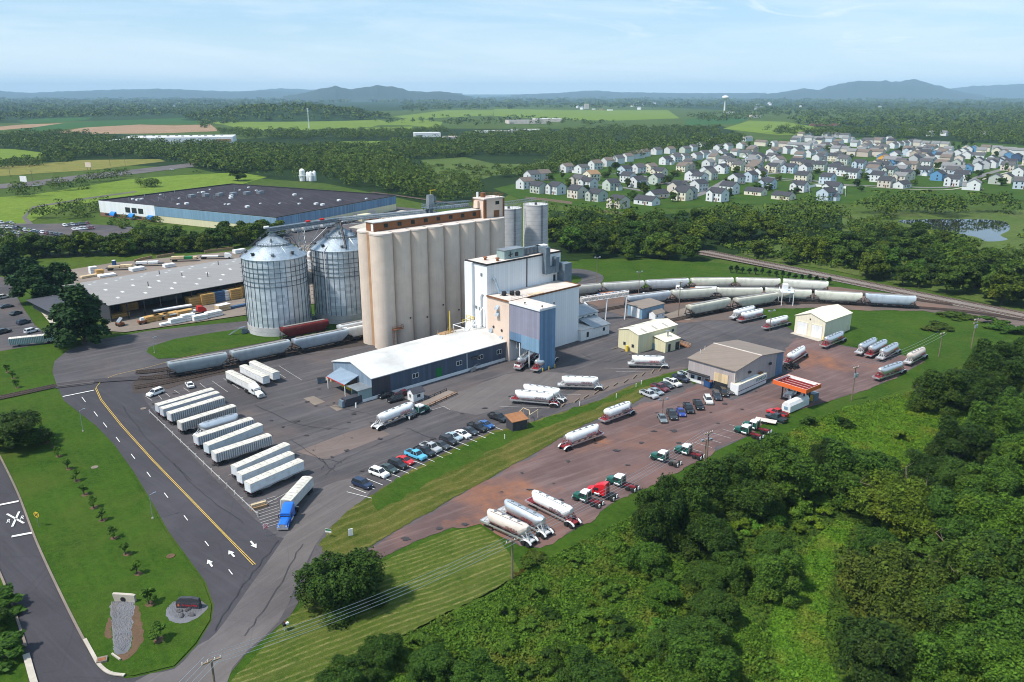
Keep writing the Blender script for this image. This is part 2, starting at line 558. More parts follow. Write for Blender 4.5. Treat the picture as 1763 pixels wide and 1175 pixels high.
M['worn_brown'] = asphalt_mat('brown worn asphalt',(0.125,0.098,0.090),(0.17,0.125,0.105),0.6,(0.19,0.165,0.15),0.5,R(30))
M['road'] = asphalt_mat('road asphalt',(0.054,0.050,0.056),None,0,(0.085,0.080,0.086),0.4,R(140),scale=0.7)
M['road_worn'] = asphalt_mat('worn asphalt',(0.105,0.093,0.092),(0.14,0.118,0.105),0.5,(0.20,0.18,0.17),0.4,R(60))
M['concrete_pad'] = asphalt_mat('concrete apron',(0.21,0.17,0.14),(0.17,0.14,0.13),0.5,(0.30,0.25,0.19),0.4,R(30))
M['gravel'] = asphalt_mat('red gravel',(0.122,0.078,0.074),(0.20,0.100,0.068),0.65,(0.225,0.165,0.155),0.6,R(36),rough=0.95,scale=1.6,crack=0)
M['red_soil'] = asphalt_mat('red soil',(0.24,0.115,0.07),(0.15,0.10,0.10),0.7,(0.30,0.19,0.14),0.4,R(36),rough=0.95,crack=0)
M['rail_dirt'] = asphalt_mat('railyard dirt',(0.12,0.092,0.080),(0.22,0.115,0.075),0.7,(0.085,0.078,0.080),0.6,R(8),rough=0.95,crack=0)
M['ballast'] = asphalt_mat('ballast',(0.20,0.17,0.15),(0.16,0.11,0.085),0.5,(0.26,0.235,0.21),0.4,0.0,rough=0.95,crack=0)
M['street'] = plain('estate street', (0.17, 0.16, 0.155), 0.9, var=0.15, scale=0.05)
M['sidewalk'] = plain('pale concrete', (0.46, 0.41, 0.34), 0.85, var=0.2, scale=0.4)
M['white_paint'] = plain('road paint white', (0.72, 0.71, 0.68), 0.6, var=0.25, scale=1.5)
M['faded_paint'] = plain('road paint faded', (0.42, 0.40, 0.38), 0.7, var=0.35, scale=1.5)
M['yellow_paint'] = plain('road paint yellow', (0.62, 0.42, 0.08), 0.6, var=0.25, scale=1.5)
M['water'] = base_mat('pond water', 0.04, 0.0, 0.5)[0]
M['water'].node_tree.nodes['Principled BSDF'].inputs['Base Color'].default_value = (0.018, 0.020, 0.016, 1)
nt = M['water'].node_tree
bump(nt,nt.nodes['Principled BSDF'],noise(nt,ocoord(nt),0.8,3),0.02,0.05)
M['concrete'] = plain('silo concrete',(0.64,0.525,0.43),0.85,var=0.10,scale=0.25,streak=0.32,grime=(0.36,0.28,0.23))
M['brown'] = plain('brown painted steel',(0.21,0.085,0.035),0.55,var=0.2,scale=0.5,streak=0.3)
M['orange_brown'] = plain('ochre panel',(0.42,0.25,0.14),0.6,var=0.2,scale=0.3,streak=0.3)
M['white_roof'] = plain('white membrane', (0.60, 0.59, 0.565), 0.6, var=0.25, scale=0.12)
M['dirty_roof'] = plain('dirty pale roof',(0.62,0.54,0.48),0.8,var=0.22,scale=0.22,streak=0.0)
M['white_wall'] = clad('white cladding',(0.78,0.79,0.80),3.0,0.06,0.5,0.05,0.10,(0.42,0.42,0.42),bstr=0.25)
M['beige_wall'] = plain('beige render',(0.68,0.53,0.43),0.8,var=0.08,scale=0.3,streak=0.10,grime=(0.4,0.3,0.24))
M['blue_clad'] = clad('blue cladding',(0.13,0.25,0.40),3.0,0.35,0.4,0.30,0.55,(0.13,0.11,0.14))
M['lilac_clad'] = clad('faded lilac cladding',(0.27,0.27,0.35),3.0,0.25,0.45,0.14,0.45,(0.17,0.14,0.15))
M['sky_clad'] = clad('pale blue cladding',(0.20,0.335,0.46),3.0,0.25,0.4,0.12,0.3,(0.16,0.15,0.18))
M['shaded_clad'] = clad('shaded blue cladding',(0.075,0.105,0.155),3.0,0.35,0.4,0.25,0.35,(0.14,0.13,0.14))  # shed blue with the unlit side's shade put into the colour
M['shed_gable'] = clad('blue-grey cladding',(0.22,0.29,0.37),3.0,0.2,0.4,0.12,0.35,(0.15,0.14,0.16))
M['dark_panel'] = clad('dark grey cladding',(0.055,0.055,0.068),3.0,0.2,0.5,0.1,0.2)
M['mint_clad'] = clad('mint cladding',(0.30,0.40,0.39),3.0,0.2,0.5,0.15,0.3)
M['cream_clad'] = clad('cream cladding',(0.66,0.61,0.40),3.0,0.05,0.5,0.04,0.06,(0.4,0.36,0.25),bstr=0.25)
M['cream_roof'] = clad('cream roof sheet',(0.74,0.69,0.52),2.0,0.06,0.5,0.04,0.0,bstr=0.2)
M['sand_clad'] = clad('sand cladding',(0.74,0.68,0.53),3.0,0.05,0.5,0.03,0.05,(0.45,0.4,0.3),bstr=0.2)
M['shop_clad'] = clad('lilac-grey cladding',(0.42,0.37,0.36),3.0,0.1,0.5,0.08,0.15,(0.25,0.2,0.18))
M['shop_roof'] = clad('tan-grey roof sheet',(0.235,0.185,0.148),2.0,0.2,0.6,0.08,0.0,bstr=0.3)
M['grey_roof'] = clad('pale grey roof sheet',(0.27,0.25,0.235),1.0,0.15,0.55,0.06,0.0,bstr=0.3)
M['black_roof'] = asphalt_mat('black built-up roof',(0.034,0.028,0.034),None,0,(0.085,0.078,0.09),0.85,R(62),scale=0.35)
M['tan_roof'] = plain('rust-tan roofing', (0.30, 0.135, 0.06), 0.8, var=0.25)
M['brick'] = plain('brown brick', (0.24, 0.13, 0.09), 0.85, var=0.3, scale=1.5)
M['wood'] = plain('weathered timber', (0.34, 0.22, 0.12), 0.8, var=0.3, scale=1.2)
M['pole_wood'] = plain('pole timber', (0.20, 0.15, 0.11), 0.85, var=0.3, scale=1.5)
M['lumber'] = clad('sawn lumber',(0.62,0.36,0.12),3.0,0.2,0.75,0.2,0.0,bstr=0.8)
M['pale_lumber'] = clad('pale lumber',(0.68,0.52,0.32),3.0,0.2,0.75,0.2,0.0,bstr=0.8)
M['wrap'] = plain('white wrap', (0.78, 0.78, 0.78), 0.45, var=0.12, scale=1.0)
M['blue_wrap'] = plain('blue wrap', (0.06, 0.12, 0.22), 0.4, var=0.2)
M['glass'] = plain('dark glazing', (0.025, 0.030, 0.036), 0.12, var=0.2, spec=0.6)
M['black'] = plain('black rubber', (0.018, 0.018, 0.019), 0.8, var=0.2)
M['dark_steel'] = plain('dark steel', (0.045, 0.045, 0.048), 0.5, 0.4, var=0.25)
M['steel'] = plain('grey steel',(0.32,0.34,0.36),0.45,0.6,var=0.2,streak=0.15)
M['galv'] = plain('galvanised steel',(0.44,0.50,0.55),0.42,0.7,var=0.15,scale=1.5)
M['galv_blue'] = plain('blue-grey galvanised',(0.15,0.195,0.235),0.6,0.2,var=0.25,scale=0.6,streak=0.2)
M['alu'] = plain('bright aluminium', (0.70, 0.71, 0.72), 0.33, 0.75, var=0.08)
M['rim'] = plain('wheel rim', (0.62, 0.62, 0.62), 0.35, 0.5, var=0.05)
M['white'] = plain('white paintwork',(0.76,0.76,0.75),0.35,var=0.10,scale=1.0,streak=0.22,grime=(0.30,0.27,0.24))
M['red'] = plain('red paint', (0.50, 0.025, 0.02), 0.45, var=0.2)
M['maroon'] = plain('maroon frame paint', (0.22, 0.018, 0.022), 0.5, var=0.25, streak=0.2)
M['text_red'] = plain('red lettering', (0.55, 0.03, 0.03), 0.5, var=0.05)
M['text_green'] = plain('green lettering', (0.02, 0.22, 0.14), 0.5, var=0.05)
M['orange'] = plain('orange fascia', (0.68, 0.13, 0.03), 0.5, var=0.08, scale=0.5)
M['blue_awning'] = plain('blue awning cloth', (0.02, 0.20, 0.62), 0.7, var=0.1)
M['blue_bin'] = plain('blue dumpster paint', (0.02, 0.07, 0.19), 0.5, var=0.2, streak=0.3)
M['green_door'] = plain('green door', (0.01, 0.17, 0.045), 0.5, var=0.15)
M['yellow'] = plain('yellow paint', (0.72, 0.50, 0.05), 0.5, var=0.15)
M['lamp_glass'] = plain('lamp lens', (0.7, 0.7, 0.66), 0.15, var=0.05)
M['tail_red'] = plain('tail lamp', (0.35, 0.01, 0.01), 0.2, var=0.05)
M['stiffener'] = plain('bin stiffener', (0.10, 0.115, 0.13), 0.5, 0.3, var=0.2)
M['oil'] = plain('oil-dark asphalt', (0.045, 0.040, 0.042), 0.7, var=0.35)
M['tar'] = plain('tar seal', (0.022, 0.021, 0.024), 0.6, var=0.3)
M['mulch'] = plain('brown mulch', (0.115, 0.068, 0.038), 0.95, var=0.3, scale=3.0)
M['stones'] = asphalt_mat('loose grey stones',(0.15,0.152,0.165),(0.16,0.11,0.075),0.3,None,0,scale=4.0,crack=0)
M['granite'] = plain('dark granite', (0.055, 0.055, 0.062), 0.45, var=0.35, scale=3.0)
M['boulder'] = plain('boulder', (0.10, 0.095, 0.10), 0.85, var=0.4, scale=2.0)
M['scrap'] = plain('rusty scrap', (0.26, 0.10, 0.045), 0.85, var=0.5, scale=1.5)
M['rail'] = plain('rail steel', (0.20, 0.13, 0.10), 0.4, 0.6, var=0.3)
M['sleeper'] = plain('dark sleepers', (0.065, 0.046, 0.036), 0.9, var=0.3, scale=1.0)
M['paint'] = ocol('vehicle paint', 0.28, 0.0, dirt=0.08, spec=0.5, coat=0.5)
M['car_wall'] = ocol('hopper car paint', 0.55, 0.0, dirt=0.55, scale=0.35, spec=0.25)
M['siding'] = ocol('house siding', 0.65, dirt=0.08, rib=None)
M['house_roof'] = ocol('shingle roof', 0.9, dirt=0.25, scale=0.6, spec=0.1)
M['grain_box'] = ocol('trailer body', 0.45, 0.1, dirt=0.38, scale=0.7)
M['track_ground'] = asphalt_mat('dark track ground',(0.055,0.044,0.040),(0.085,0.058,0.045),0.6,None,0,crack=0)
M['far_blue'] = plain('far mountain forest', (0.030, 0.050, 0.040), 0.95, var=0.3, scale=0.002)
M['leaf'] = foliage('tree leaves',(0.008,0.020,0.003),(0.060,0.106,0.012),(0.098,0.106,0.012),hue=0.45)
M['leaf_bush'] = foliage('bush leaves',(0.014,0.034,0.004),(0.064,0.122,0.013),(0.09,0.11,0.015))
M['needles'] = foliage('conifer needles', (0.008, 0.022, 0.006), (0.026, 0.060, 0.014))
M['weeds'] = foliage('weed leaves',(0.014,0.042,0.004),(0.080,0.150,0.013),(0.125,0.12,0.022),hue=0.7)
M['bark'] = plain('bark', (0.085, 0.065, 0.050), 0.9, var=0.35, scale=2.0)
# steel bin wall: galvanised rings, dark stiffeners are geometry
m, nt, b = base_mat('galvanised bin wall', 0.38, 0.45, 0.5)
v = ocoord(nt)
s = node(nt, 'ShaderNodeSeparateXYZ', {0: v})
ring = mth(nt, 'FLOOR', mth(nt, 'MULTIPLY', s.outputs[2], 0.9))
ang = mth(nt,'FLOOR',mth(nt,'MULTIPLY',mth(nt,'ARCTAN2',s.outputs[1],s.outputs[0]),3.82))
wn = node(nt,'ShaderNodeTexWhiteNoise',{'Vector': node(nt,'ShaderNodeCombineXYZ',{0: ring,1: ang,2: 0.0}).outputs[0]},noise_dimensions='3D')
col = mixc(nt,wn.outputs['Value'],(0.50,0.56,0.61),(0.72,0.78,0.83))
n1 = noise(nt,mapping(nt,v,(0.5,0.5,0.03)),1.0,4)
col = mixc(nt,ramp(nt,n1,0.45,0.75,0,0.3),col,(0.32,0.33,0.34))
nt.links.new(col, b.inputs['Base Color'])
w = mth(nt, 'SINE', mth(nt, 'MULTIPLY', s.outputs[2], 2 * math.pi * 3.0))
bump(nt, b, w, 0.3, 0.03)
M['bin'] = m
# poured concrete tank with lift lines
m, nt, b = base_mat('grey tank concrete', 0.9, 0, 0.2)
v = ocoord(nt)
s = node(nt, 'ShaderNodeSeparateXYZ', {0: v})
zn = mth(nt,'ADD',s.outputs[2],mth(nt,'MULTIPLY',noise(nt,v,0.15,2),0.6))
fr = mth(nt, 'FRACT', mth(nt, 'MULTIPLY', zn, 0.62))
col = mixc(nt,ramp(nt,noise(nt,v,0.35,5),0.3,0.7),(0.40,0.39,0.385),(0.52,0.51,0.50))
col = mixc(nt,ramp(nt,fr,0.0,0.16,0.5,0.0),col,(0.20,0.19,0.19))
nt.links.new(col, b.inputs['Base Color'])
M['tank_concrete'] = m
# red soil worn into the gravel: stains with their own place and ragged edge
m = M['gravel']
nt = m.node_tree
b = nt.nodes['Principled BSDF']
old = b.inputs['Base Color'].links[0].from_socket
v = ocoord(nt)
wob = node(nt, 'ShaderNodeTexNoise', {'Vector': v, 'Scale': 0.09, 'Detail': 6.0, 'Roughness': 0.65})
wv = node(nt,'ShaderNodeVectorMath',{0: node(nt,'ShaderNodeVectorMath',{0: wob.outputs['Color'],1: (0.5,0.5,0.5)},operation='SUBTRACT').outputs[0],'Scale': 22.0},operation='SCALE')
vv = node(nt, 'ShaderNodeVectorMath', {0: v, 1: wv.outputs[0]}, operation='ADD')
mask = None
for (px,py),rad in (((868,862),11.0),((910,848),8.0),((845,893),7.0),((1395,620),12.0),((1430,628),9.0),((1020,760),6.0)):
 p = at(px, py)
 d = node(nt, 'ShaderNodeVectorMath', {0: vv.outputs[0], 1: (p.x, p.y, 0.5)}, operation='DISTANCE')
 k = ramp(nt, d.outputs['Value'], rad, rad * 0.35)
 mask = k if mask is None else mth(nt, 'MAXIMUM', mask, k)
mask = mth(nt,'MULTIPLY',mask,ramp(nt,noise(nt,v,0.25,6,0.7),0.34,0.62,0.1,0.8))
nt.links.new(mixc(nt, mask, old, (0.27, 0.115, 0.06)), b.inputs['Base Color'])
# ------------------------------------------------------------------ ground
def axis_lines(ext):
 a = list(np.arange(0,1501,100)) + [1800,2200,2800,3600,4800,6500,9000,13000,19000,28000,ext]
 return np.array([-v for v in a[:0:-1]] + a, dtype=float)
gx, gy = axis_lines(60000), axis_lines(60000)
gy = gy[gy > -3000]
GX, GY = np.meshgrid(gx, gy, indexing='ij')
gv = np.stack([GX, GY, np.zeros_like(GX)], -1).reshape(-1, 3)
ni, nj = len(gx), len(gy)
ii, jj = np.meshgrid(np.arange(ni - 1), np.arange(nj - 1), indexing='ij')
q0 = (ii * nj + jj).ravel()
ground = mesh_np('ground',gv,np.stack([q0,q0 + nj,q0 + nj + 1,q0 + 1],-1),M['land'])
tag(ground, None, None, None, 'structure')
# far country: fields, woods floor, roads
FZ = 0.05
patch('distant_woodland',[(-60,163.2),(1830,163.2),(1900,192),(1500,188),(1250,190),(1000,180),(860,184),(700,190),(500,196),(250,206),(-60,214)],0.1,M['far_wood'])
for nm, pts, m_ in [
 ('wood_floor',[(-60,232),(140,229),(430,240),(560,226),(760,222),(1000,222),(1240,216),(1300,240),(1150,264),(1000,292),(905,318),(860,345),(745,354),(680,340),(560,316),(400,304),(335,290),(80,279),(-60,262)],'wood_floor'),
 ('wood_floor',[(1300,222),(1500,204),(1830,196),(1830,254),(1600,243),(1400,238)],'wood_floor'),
 ('brown_field',[(-40,222),(35,215),(160,210.5),(115,216),(40,221),(-40,228)],'field_brown'),
 ('green_crop_field',[(20,225),(112,212),(200,207),(310,202),(345,202),(350,213),(240,214.5),(120,221),(80,227.5)],'field_green'),
 ('ploughed_field',[(92,229),(145,220),(240,214.8),(300,216.5),(362,214.5),(378,226),(275,230),(170,231)],'field_brown'),
 ('hillside_pasture',[(362,212),(430,202),(540,196),(620,197),(668,211),(640,219),(575,222),(500,226),(430,225),(385,215)],'field_bright'),
 ('upper_pasture',[(348,200),(420,194),(500,193),(495,197),(400,203)],'field_bright'),
 ('small_green_field',[(30,208),(80,204),(160,202),(150,207),(50,214)],'field_green'),
 ('pasture',[(678,201),(770,190),(850,190),(848,199),(760,203),(715,207)],'field_bright'),
 ('pasture',[(710,203),(762,211),(755,222),(705,216),(640,215)],'field_bright'),
 ('pasture',[(585,222),(710,218),(706,225),(640,228)],'field_bright'),
 ('pasture',[(588,244),(690,243),(730,244),(690,252),(630,251)],'field_bright'),
 ('wide_pasture',[(850,188),(1000,190),(1150,190),(1170,204),(1060,208),(970,207),(850,200)],'field_bright'),
 ('wide_pasture',[(1180,206),(1240,200),(1290,204),(1270,214),(1180,216)],'field_green'),
 ('estate_pasture',[(1245,222),(1290,208),(1350,210),(1425,222),(1415,231),(1340,233)],'field_bright'),
 ('grass_field',[(-40,256),(25,257),(80,264),(76,276),(-40,280)],'field_bright'),
 ('golden_field',[(-60,291),(60,283),(140,276),(275,274),(285,278),(218,286),(160,293),(80,298),(-60,308)],'field_gold'),
 ('wide_lawn',[(-80,346),(60,335),(140,322),(220,309),(310,302),(410,297),(460,305),(415,318),(300,331),(180,345),(95,362),(45,386),(-80,388)],'field_bright'),
 ('meadow_clearing',[(725,276),(800,271),(850,282),(915,283),(965,268),(960,281),(910,297),(850,303),(800,318),(745,320),(745,300)],'scrub'),
 ('estate_lawn',[(850,325),(890,316),(960,330),(1100,350),(1160,368),(1090,372),(1000,356),(900,345)],'lawn'),
 ('estate_ground',[(905,310),(1000,285),(1150,262),(1300,240),(1500,237),(1763,250),(1900,260),(1900,330),(1763,345),(1600,352),(1450,350),(1300,352),(1160,360),(1000,345)],'lawn'),
 ('pond_meadow',[(1450,372),(1530,362),(1763,362),(1880,375),(1880,480),(1763,470),(1690,455),(1560,420),(1440,405)],'scrub'),
 ('wetland',[(1225,420),(1330,395),(1440,385),(1560,400),(1700,440),(1900,470),(1900,560),(1763,538),(1600,500),(1430,465),(1300,445)],'scrub'),
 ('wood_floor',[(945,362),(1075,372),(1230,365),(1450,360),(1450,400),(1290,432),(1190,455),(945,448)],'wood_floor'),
]:
 patch(nm, pts, FZ, M[m_])
 FZ += 0.008
for nm,pts,m_ in [('highway',[(-60,329),(50,322),(140,310),(240,299),(335,287),(338,280),(240,291),(150,300),(40,314),(-60,322)],'road_worn'),
     ('field_track',[(-40,389),(10,390),(60,388),(45,374),(60,358),(150,343),(235,331),(235,329),(148,341),(55,356),(38,375),(46,385),(-40,385)],'road_worn'),
     ('visitor_car_park',[(-80,392),(45,386),(120,385),(190,388),(240,392),(200,408),(110,420),(60,428),(-80,430)],'asphalt'),
     ('warehouse_yard',[(470,412),(505,395),(560,385),(640,368),(682,356),(740,362),(820,378),(860,392),(760,405),(640,418),(540,428)],'asphalt'),
     ('warehouse_yard_soil',[(600,392),(650,378),(690,362),(760,372),(720,382),(650,398)],'sidewalk')]:
 patch(nm, pts, FZ, M[m_])
 FZ += 0.008
patch('pond',[(1545,381),(1590,378),(1680,378),(1730,382),(1738,396),(1722,405),(1735,413),(1700,416),(1680,408),(1640,402),(1590,392)],FZ,M['water'],3)
patch('pond_bank',[(1535,379),(1590,375.5),(1690,375.5),(1745,379),(1752,398),(1740,418),(1695,419.5),(1640,406),(1580,396)],FZ - 0.01,M['scrub'],3)
# estate streets
def px_path(pts, closed=False, seg=6):
 return catmull([tuple(at(*p)[:2]) for p in pts], seg, closed)
smb = MB()
for k,pts in enumerate([[(915,322),(985,318),(1060,322),(1140,335),(1190,340),(1230,323),(1260,308),(1300,303),(1340,308),(1400,312),(1440,318),(1540,322),(1640,322),(1700,300),(1763,284),(1880,262)],
       [(1190,340),(1160,322),(1130,308),(1060,300),(990,310)],[(1300,303),(1420,290),(1470,285),(1560,290),(1600,300)],
       [(1160,322),(1250,285),(1330,265),(1450,250)],[(1470,285),(1560,270),(1640,262),(1763,260)]]):
 strip(px_path(pts), 7.0, 0.34 + 0.01 * k, smb)
struct('estate_street', smb, M['street'])
smb = MB()
strip([(p[0],p[1]) for p in px_path([(1540,326),(1640,327),(1695,309),(1763,291),(1880,268)])],2.2,0.42,smb)
strip([(p[0],p[1]) for p in px_path([(1230,332),(1262,316),(1310,309),(1420,318),(1540,326)])],1.6,0.42,smb)
struct('estate_pavement', smb, M['sidewalk'])
# --- mill site, sheets laid one above another
Z = 0.32
def lay(nm, pts, m_, smooth=0):
 global Z
 jag = {'gravel': .8,'red_soil': 1.6,'rail_dirt': .9,'bank': .2,'hay': .15,'meadow': .4,'path_grass': 1.5,'lumber_yard_ground': .6,'mulch': .3,'stones': .25,'track_ground': .5}.get(m_,0) or (nm == 'bank_lawn') * .9
 o = patch(nm, pts, Z, M[m_], smooth, jag=jag)
 Z += 0.005
 return o
lay('site_lawn',[(-400,640),(-60,598),(0,600),(100,590),(215,575),(420,545),(480,535),(640,520),(960,470),(1000,447),(1100,445),(1225,452),(1420,476),(1600,520),(1763,560),(1900,600),(1900,680),(1763,690),(1600,720),(1400,740),(1250,810),(1000,940),(800,1020),(640,1130),(560,1250),(-300,1250),(-500,900)],'lawn')
lay('lumber_yard_ground',[(60,500),(110,466),(200,452),(330,440),(480,425),(560,420),(640,415),(640,520),(480,525),(432,541),(330,556),(215,572),(180,570),(190,540)],'concrete_pad')
lay('office_car_park',[(-80,640),(0,605),(100,588),(60,560),(40,530),(20,495),(30,480),(-60,470),(-200,540)],'asphalt')
lay('office_lawn',[(22,498),(60,500),(95,530),(105,568),(75,570),(50,545)],'lawn')
lay('office_path',[(70,537),(78,536),(106,566),(98,571)],'sidewalk')
# public road at lower left
lay('public_road',[(-260,560),(-60,668),(0,783),(30,850),(62,935),(105,1030),(140,1098),(172,1152),(235,1175),(330,1230),(60,1290),(45,1130),(0,985),(-80,850),(-300,640)],'road')
# yard asphalt
YARD = [(-30,1300),(190,1172),(235,1166),(300,1150),(338,1112),(364,1070),(368,1042),(354,1002),(320,955),(290,915),(262,865),(230,812),(196,765),(165,733),(132,705),(110,690),(98,665),(90,640),(94,622),(116,604),(155,588),(250,571),(330,562),(434,552),(440,586),(560,575),(640,560),(800,520),(960,480),(1000,482),(1060,500),(1180,508),(1300,520),(1290,535),(1312,548),(1350,560),(1375,575),(1425,590),(1480,600),(1560,613),(1592,622),(1545,650),(1500,668),(1430,690),(1390,702),(1330,716),(1290,750),(1230,778),(1130,832),(1060,862),(1005,903),(962,928),(930,944),(895,940),(858,922),(828,902),(780,908),(720,930),(668,955),(640,972),(590,1000),(530,1010),(500,1060),(420,1130),(380,1180),(340,1300)]
lay('yard_asphalt', YARD, 'asphalt')
lay('entrance_drive',[(150,1290),(190,1172),(235,1166),(300,1150),(338,1112),(364,1070),(368,1042),(354,1002),(290,915),(262,865),(230,812),(196,765),(165,733),(110,690),(98,665),(160,655),(232,652),(250,690),(300,752),(345,800),(400,855),(440,895),(478,925),(520,930),(545,935),(520,1000),(480,1070),(400,1150),(340,1300)],'road')
lay('worn_drive',[(150,1290),(235,1172),(300,1152),(340,1112),(372,1090),(430,1010),(490,925),(540,850),(600,825),(640,845),(560,915),(520,985),(480,1070),(400,1150),(340,1300)],'road_worn',3)
lay('concrete_apron',[(510,778),(600,744),(640,733),(672,748),(560,792)],'worn_brown')
lay('concrete_apron',[(740,690),(800,672),(870,645),(935,640),(995,646),(1015,652),(990,668),(900,690),(820,715)],'road_worn',2)
lay('concrete_apron',[(1020,660),(1120,638),(1180,632),(1180,640),(1080,662),(1000,690),(940,704),(960,690)],'worn_brown')
lay('repair_patch',[(522,686),(540,682),(560,692),(542,698)],'concrete_pad')
lay('repair_patch',[(567,700),(578,697),(592,704),(580,708)],'concrete_pad')
lay('gravel_lot',[(545,1002),(590,972),(640,942),(700,906),(800,850),(900,795),(985,745),(1050,716),(1100,694),(1165,680),(1200,662),(1262,690),(1350,652),(1348,610),(1372,582),(1425,590),(1480,600),(1560,613),(1592,622),(1545,650),(1500,668),(1430,690),(1390,702),(1330,716),(1290,750),(1230,778),(1130,832),(1060,862),(1005,903),(962,928),(930,944),(895,940),(858,922),(828,902),(780,908),(720,930),(668,955),(640,972),(590,1000)],'gravel')
lay('railyard_ground',[(985,512),(1060,500),(1180,489),(1300,487),(1430,494),(1530,505),(1600,512),(1763,546),(1900,575),(1900,600),(1763,566),(1640,545),(1590,535),(1490,535),(1400,530),(1340,533),(1270,548),(1185,556),(1140,552),(1080,545),(1030,530)],'rail_dirt')
lay('dirt_apron',[(1135,545),(1180,530),(1240,528),(1185,552)],'concrete_pad')
lay('garage_lawn',[(1290,534),(1350,531),(1480,535),(1590,537),(1650,547),(1763,570),(1900,610),(1900,660),(1700,660),(1600,648),(1560,645),(1595,622),(1560,611),(1480,598),(1440,588),(1463,570),(1400,556),(1368,570),(1350,560),(1312,548)],'lawn')
lay('garage_apron',[(1360,574),(1369,571),(1418,585),(1409,588)],'sidewalk')
lay('track_bed_ground',[(228,677),(234,652),(290,638),(400,614),(560,582),(650,562),(655,590),(500,613),(395,642),(300,666),(262,678)],'track_ground')
lay('loop_road',[(960,470),(985,463),(1015,466),(1038,475),(1036,486),(1020,494),(990,500),(985,480)],'asphalt',3)
lay('loop_lawn',[(965,478),(985,474),(1000,478),(998,486),(975,490)],'lawn',3)
lay('grass_island',[(252,606),(256,598),(300,584),(360,574),(430,564),(470,570),(545,566),(560,572),(480,585),(400,600),(310,616),(272,618)],'lawn')
lay('grass_bank',[(548,938),(572,905),(605,875),(645,850),(700,814),(760,783),(850,742),(905,730),(960,712),(1030,690),(1100,658),(1150,642),(1192,634),(1200,652),(1170,660),(1120,676),(1080,700),(1040,716),(985,742),(900,792),(800,847),(700,903),(640,940),(600,962),(570,975)],'bank',0)
lay('bank_lawn',[(640,856),(700,818),(760,787),(850,745),(905,732),(960,714),(1030,692),(1100,660),(1150,644),(1192,636),(1192,645),(1120,664),(1060,690),(960,728),(900,752),(800,800),(720,845),(650,880)],'lawn',0)
lay('workshop_verge',[(1190,632),(1205,655),(1195,662),(1170,640)],'lawn')
lay('hay_strip',[(385,1185),(440,1130),(500,1060),(560,1010),(640,975),(700,948),(780,914),(828,907),(862,930),(880,960),(900,985),(840,1020),(760,1060),(680,1100),(600,1160),(540,1250),(330,1310)],'hay')
lay('rough_ground',[(560,1290),(600,1165),(680,1105),(760,1062),(840,1024),(905,985),(950,955),(1010,930),(1060,905),(1110,880),(1180,850),(1240,812),(1330,760),(1400,722),(1500,690),(1600,655),(1680,620),(1763,590),(1960,640),(2200,1300)],'meadow')
lay('meadow_strip',[(1380,1300),(1340,1175),(1320,1080),(1350,1000),(1400,930),(1440,900),(1470,905),(1440,970),(1425,1040),(1420,1110),(1440,1180),(1470,1300)],'path_grass',2)
lay('meadow_strip',[(1400,745),(1440,710),(1520,690),(1600,690),(1630,720),(1600,770),(1560,800),(1500,770),(1450,770)],'path_grass',2)
lay('verge_lawn',[(0,790),(30,852),(66,940),(110,1035),(150,1110),(185,1158),(230,1163),(300,1146),(336,1108),(361,1068),(364,1042),(350,1004),(286,917),(258,867),(226,814),(160,737),(106,693),(0,700),(-60,702),(-60,720)],'lawn')
lay('gravel_swale',[(192,1038),(232,1038),(228,1080),(226,1112),(212,1130),(196,1120),(193,1080)],'stones',2)
lay('bare_soil',[(232,1040),(242,1060),(246,1095),(236,1120),(212,1138),(196,1128),(214,1126),(227,1108)],'mulch',2)
lay('bare_soil',[(190,1060),(193,1098),(180,1096),(182,1082)],'mulch',2)
lay('sign_bed',[(286,1052),(300,1038),(330,1032),(354,1040),(356,1050),(336,1066),(310,1074),(290,1066)],'stones',3)
# kerbs of the public road and of its mouth: real steps
kmb = MB()
def kerb(pts, w=0.35, h=0.14, mb=None):
 P = px_path(pts, False, 5)
 for a, b in zip(P, P[1:]):
  a, b = Vector((a[0], a[1], 0)), Vector((b[0], b[1], 0))
  mb.cbox((*((a + b) / 2)[:2], Z - 0.02 + h / 2), ((b - a).length + 0.02, w, h), math.atan2(b.y - a.y, b.x - a.x))
kerb([(0,788),(31,852),(64,938),(108,1033),(145,1106),(160,1130)],mb=kmb)
kerb([(-40,905),(0,990),(24,1052),(46,1118)],mb=kmb)
struct('kerb', kmb, M['concrete_pad'])
kmb = MB()
kerb([(147,1106),(160,1130),(172,1150),(190,1164),(215,1168)],0.5,0.16,kmb)
kerb([(46,1132),(58,1175),(66,1200)],0.9,0.16,kmb)
struct('entrance_kerb', kmb, M['sidewalk'])
